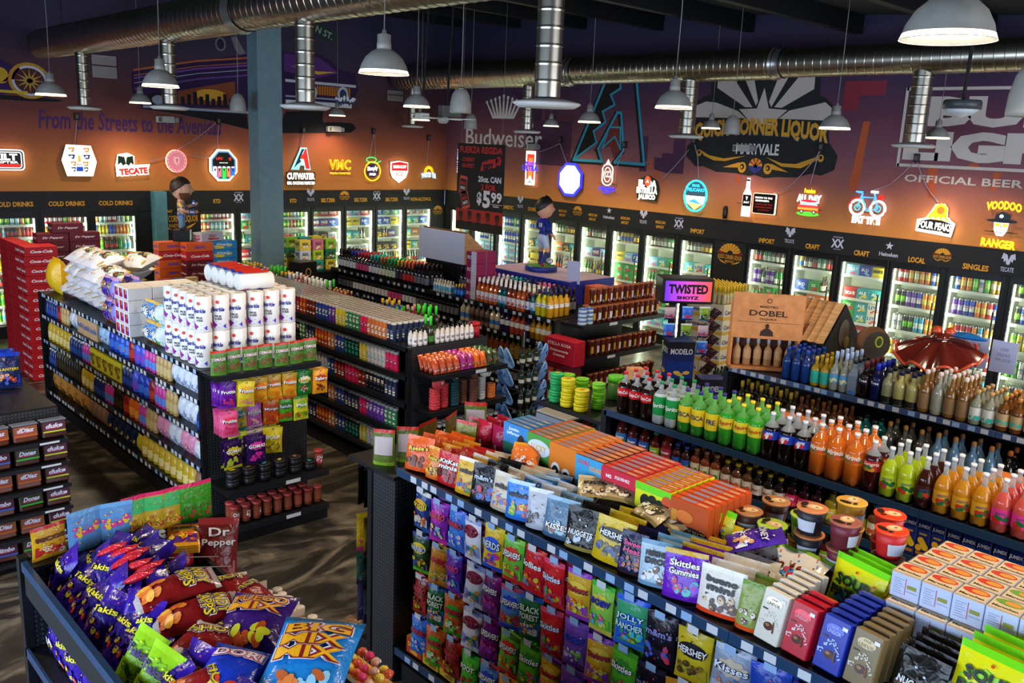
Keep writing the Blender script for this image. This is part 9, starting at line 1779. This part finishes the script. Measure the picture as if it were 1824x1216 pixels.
put(bag('chip_bag', 'snack', 'red bag', .12, .26, .05, '#a81c24', seed=332), (1.6, 3.98, 1.12), -.2, 'crimson bag standing left of the maroon cotton candy bag', tilt=(-.2, 0))
# pouches standing along the far end
PO = [bag('snack_pouch', 'snack', 'pink topped green mango pouch', .15, .25, .06, '#b8962a', '#d82a5a', '#c8962a', stand=True, blobs=('#e0c02a', '#b83a3a'), panel=('#3aa85a', .55, .88), seed=341), bag('snack_pouch', 'snack', 'green pouch with pink top', .13, .25, .06, '#3a8a1c', '#d82a5a', '#2a7a1c', stand=True, blobs=('#2a6a2a', '#c83a3a'), seed=342), bag('snack_pouch', 'snack', 'yellow pouch with red top', .2, .2, .05, '#c8981c', '#b82a2a', '#c8901c', 'RICOS', '#6a2a1c', blobs=('#c83a2a', '#d8c8a0'), seed=343), bag('snack_pouch', 'snack', 'sky blue cotton candy pouch', .2, .24, .06, '#5a8ab8', '#6aa0c8', '#4a7aa8', stand=True, blobs=('#c83a8a', '#d8b82a'), seed=344, bv=.5)]
for i, (k, x, n) in enumerate(((PO[2], 1.06, 'leftmost'), (PO[3], 1.22, 'left sky blue'), (PO[3], 1.36, 'right sky blue'), (PO[0], 1.45, 'first green and gold'), (PO[0], 1.54, 'second green and gold'), (PO[0], 1.63, 'third green and gold'), (PO[1], 1.72, 'first plain green'), (PO[1], 1.8, 'last plain green'))): put(k, (x, 4.19, 1.402), random.uniform(-.2, .2), '%s, %s on the snack gondola end' % (k.desc, n), sc=.82)
# the big bags lying in the foreground
def bigbag(desc, base, top, t, tc, oc, blobs, seed, w=.28, h=.38):
    b = MB(); b.pillow(w, h, .11, lambda v: foil(top) if v > .9 or v < .08 else foil(base), 12, 14, seed=seed, wob=.006)
    rnd = random.Random(seed)
    for i in range(12): b.ell(rnd.uniform(-.3, .3)*w, h*rnd.uniform(.1, .34), .03, .018, mat(blobs[i % len(blobs)], .35), b.fr, 9, rnd.uniform(0, 3)); b.off += .0004
    L_ = t.split('|')
    for i, s_ in enumerate(L_):
        v = h*(.8-.17*i)
        b.text(s_, 0, v, 0, mat('#e8e0e8', .35), b.fr, wmax=w*.86, h=h*.17, bold=.13, rot=.06); b.off += .001; b.text(s_, 0, v, 0, mat(oc, .35), b.fr, wmax=w*.83, h=h*.155, bold=.08, rot=.06); b.off += .001; b.text(s_, 0, v, 0, mat(tc, .35), b.fr, wmax=w*.8, h=h*.135, bold=.02, rot=.06); b.off += .001
    return Kind('chip_bag', 'snack', b, (), desc)
HF = bigbag('red brown spicy fries bag', '#7a1414', '#a8a0a0', 'ANDY|CAPPS', '#e8c82a', '#1c1410', ('#c85a1c', '#d8762a', '#e8a02a'), 351, .2, .34); BM = bigbag('bright blue corn snack bag', '#1c7ac0', '#1c5a8a', 'BIG|MIX|MIX', '#e8a81c', '#8a1c1c', ('#b85a2a', '#d87a3a', '#8ac0d8'), 352, .32, .4); PF = bigbag('purple corn snack bag', '#3a1a6a', '#4a2a7a', 'FUEGO|MIX', '#e8a01c', '#8a1c24', ('#b84a1c', '#c8c82a'), 353, .28, .34); BU = bigbag('royal blue snack bag', '#1c3ab8', '#2a4ac8', 'DORI', '#e8e8f0', '#c82a3a', ('#d83a2a', '#e8c83a'), 354, .24, .3)
for k, x, y, z, rz, lab_, a, b_ in ((HF, 1.17, 3.44, 1.45, pi/2+2.95, 'red brown spicy fries bag lying across the purple heap, upper of two', -82, 0), (HF, 1.18, 3.27, 1.42, pi/2+2.85, 'red brown spicy fries bag lying across the purple heap, lower of two', -84, .1), (PF, 1.36, 2.9, 1.40, -.85, 'purple corn snack bag with large yellow lettering, front left pile', -76, 0), (BM, 1.36, 2.47, 1.42, -.85, 'bright blue corn snack bag with large yellow lettering, nearest the camera', -74, 0), (BU, 1.14, 2.66, 1.38, -.9, 'royal blue snack bag at the bottom edge', -74, .1)): REQ.append((k, (x, y, z), (radians(a), b_, rz), lab_, None, 1, True))
RBC2 = bigbag('crumpled red barbecue bag', '#8a1c1c', '#c8c0c0', 'HOT', '#e8c82a', '#1c1410', ('#c85a1c', '#e8e0e0'), 355, .18, .28)
for i, (x, y, z, rz) in enumerate(((1.5, 3.2, 1.36, -.3), (1.64, 3.12, 1.34, .2), (1.1, 2.98, 1.36, -1.2), (1.2, 2.86, 1.37, -.6), (1.02, 2.82, 1.36, -1.8), (1.5, 2.9, 1.34, .6))): REQ.append((RBC2, (x, y, z), (radians(-72), .1*i, rz), 'crumpled red barbecue bag, %s in the front pile' % ORD[i], None, 1, True))
LG_ = bag('chip_bag', 'snack', 'lime green chip bag', .17, .25, .08, '#8ac01c', '#9ad02a', '#7ab01c', 'Takis', '#3a1a6a', blobs=('#d8e02a', '#5a8a1c'), seed=356)
for i, y in enumerate((3.2, 3.05)): put(LG_, (1.02, y-.05, 1.26), -pi/2+.3, 'lime green chip bag at the lip of the purple heap', 'lime green chip bags', tilt=(-.5, .2))
# white capped jars and lollipop tray on the side shelf
m = MB(); m.box(-.13, -.36, 0, .13, .36, .012, mat('#c8b8a0', .6)); m.box(-.135, -.36, 0, -.125, .36, .16, mat('#c4b8c8', .6)); m.box(-.13, .35, 0, .1, .36, .15, mat('#b8a088', .6)); m.box(-.13, -.0, 0, .1, .01, .14, mat('#b8a088', .6)); m.box(-.13, -.36, 0, .1, -.35, .15, mat('#b8a088', .6)); m.obj('open_carton', None, (1.9, 3.5, .97), .05, 'open pale carton holding white capped jars', 'box')
m = MB(); m.box(1.74, 2.6, .94, 2.06, 4.0, .965, BLK); m.v = [(a-.95, b-.4, c) for a, b, c in m.v]; m.obj('side_tray', G1)
WJ = tub('brown jar with white cap', '#4a2c1c', '#d8ccc0', .024, .1, 'capped_jar')
for i in range(5):
    for j in range(11):
        if 5 <= j < 6: continue
        put(WJ, (1.81+i*.05+random.uniform(-.004, .004), 3.8-j*.058, .985), 0, 'white capped jar in the open pale carton', 'white capped jars')
LOL = []
for c, d in (('#d85a3a', 'orange red'), ('#d83a6a', 'pink dotted'), ('#d8a890', 'peach'), ('#e8c84a', 'yellow')):
    q = MB(); q.lathe([(.0001, -.02), (.018, -.013), (.024, 0), (.018, .013), (.0001, .02)], mat(c, .25, 0, 0, .5), 12); q.ell(0, 0, .008, .008, WHT, lambda u, v: (u, -.0245, v)); s_ = MB(); s_.tube([(0, 0, -.02), (0, 0, -.08)], .002, WHT, 5); LOL.append((Kind('lollipop', 'candy', q, [('stick', s_)], d+' wrapped lollipop')))
for i in range(26): put(LOL[i % 4], (1.82+.055*(i % 5)+random.uniform(-.01, .01), 3.06-.055*(i//5), 1.06+random.uniform(0, .02)), random.uniform(0, 3), LOL[i % 4].desc+' in the tray below the white capped jars', LOL[i % 4].desc+'s', tilt=(random.uniform(-.4, .4), random.uniform(-.4, .4)))
m = MB(); m.box(-.14, -.17, 0, .14, .17, .05, mat('#d8901c', .5), .003); q = m.obj('candy_tray', None, (1.92, 2.95, .97), 0, 'orange tray of wrapped lollipops at the gondola side', 'tray')
# ================================================================ G0 pastries and nut packs
random.seed(111)
def pastry(desc, c, lab_, txt, stripe):
    m = MB(); m.box(-.085, -.05, 0, .085, .05, .13, mat(c, .25, 0, 0, .6), .012); f = front(0, .05, .002); m.rect(-.08, .05, .08, .125, mat(lab_, .35), f); m.text(txt, 0, .095, 0, mat('#d8d0e0', .4), front(0, .05, .004), wmax=.12, h=.034, bold=.04, shear=.3); m.rect(-.08, .045, .08, .056, mat(stripe, .4), front(0, .05, .003)); m.rect(-.06, .072, .04, .078, mat('#d84a5a', .4), front(0, .05, .003))
    l = MB(); l.box(-.09, -.054, .128, .09, .054, .142, clear('clear_lid', '#9aa0b0', .5, .1), .004); return Kind('pastry_box', 'pastry', m, [('clear_lid', l)], desc)
PA = [pastry('brown pastry tub with purple band', '#4a2014', '#4a1c2c', 'Bimbo', '#3a5ab8'), pastry('caramel pastry tub with orange band', '#5a2a14', '#8a4a2a', 'dDiaz', '#c85a2a'), pastry('brown pastry tub with yellow stripe', '#3c1a12', '#4a2230', 'duke', '#c8c02a'), pastry('brown pastry tub with green band', '#3a1c12', '#3a3a24', 'Donas', '#3ab83a')]
for l in range(6):
    for c in range(5):
        k = PA[[0, 0, 1, 1, 2][c] if l % 2 == 0 else [0, 1, 0, 3, 2][c]]
        put(k, (1.9-(4-c)*.2-.0, 7.17-.02, 1.0-l*.185), random.uniform(-.08, .08), '%s, tier %s of the pastry gondola end, column %s' % (k.desc, ORD[l], ORD[c].replace('first', 'one')), tilt=(-.12, 0))
for l in range(6): shelf(G0, .95, 1.98, 7.06, 7.3, .995-l*.185, '-y', LIP, .8, .012, l, (.93, 7.3), 'pastry_shelf')
PN = bag('nut_bag', 'snack', 'navy nut bag with yellow print', .19, .3, .09, '#14204a', '#1c3ab0', '#1c2a5a', 'PLANTERS', '#e8c82a', blobs=('#b8322a', '#d8a05a', '#3a6ad0'), seed=361, tv=.55, th=.09)
for i in range(4):
    for d in range(2): put(PN, (1.62+.0-.22*i+.2, 8.0+.14*d, 1.205), -.15+random.uniform(-.1, .1), 'navy nut bag with yellow print on the pastry gondola top', 'navy nut bags', tilt=(-.1, 0))
put(bag('snack_pouch', 'snack', 'red and yellow pouch', .15, .2, .06, '#b81c1c', '#c82a1c', '#d8a02a', seed=362), (1.5, 8.3, 1.205), 0, 'red and yellow pouch behind the navy nut bags')
put_all()
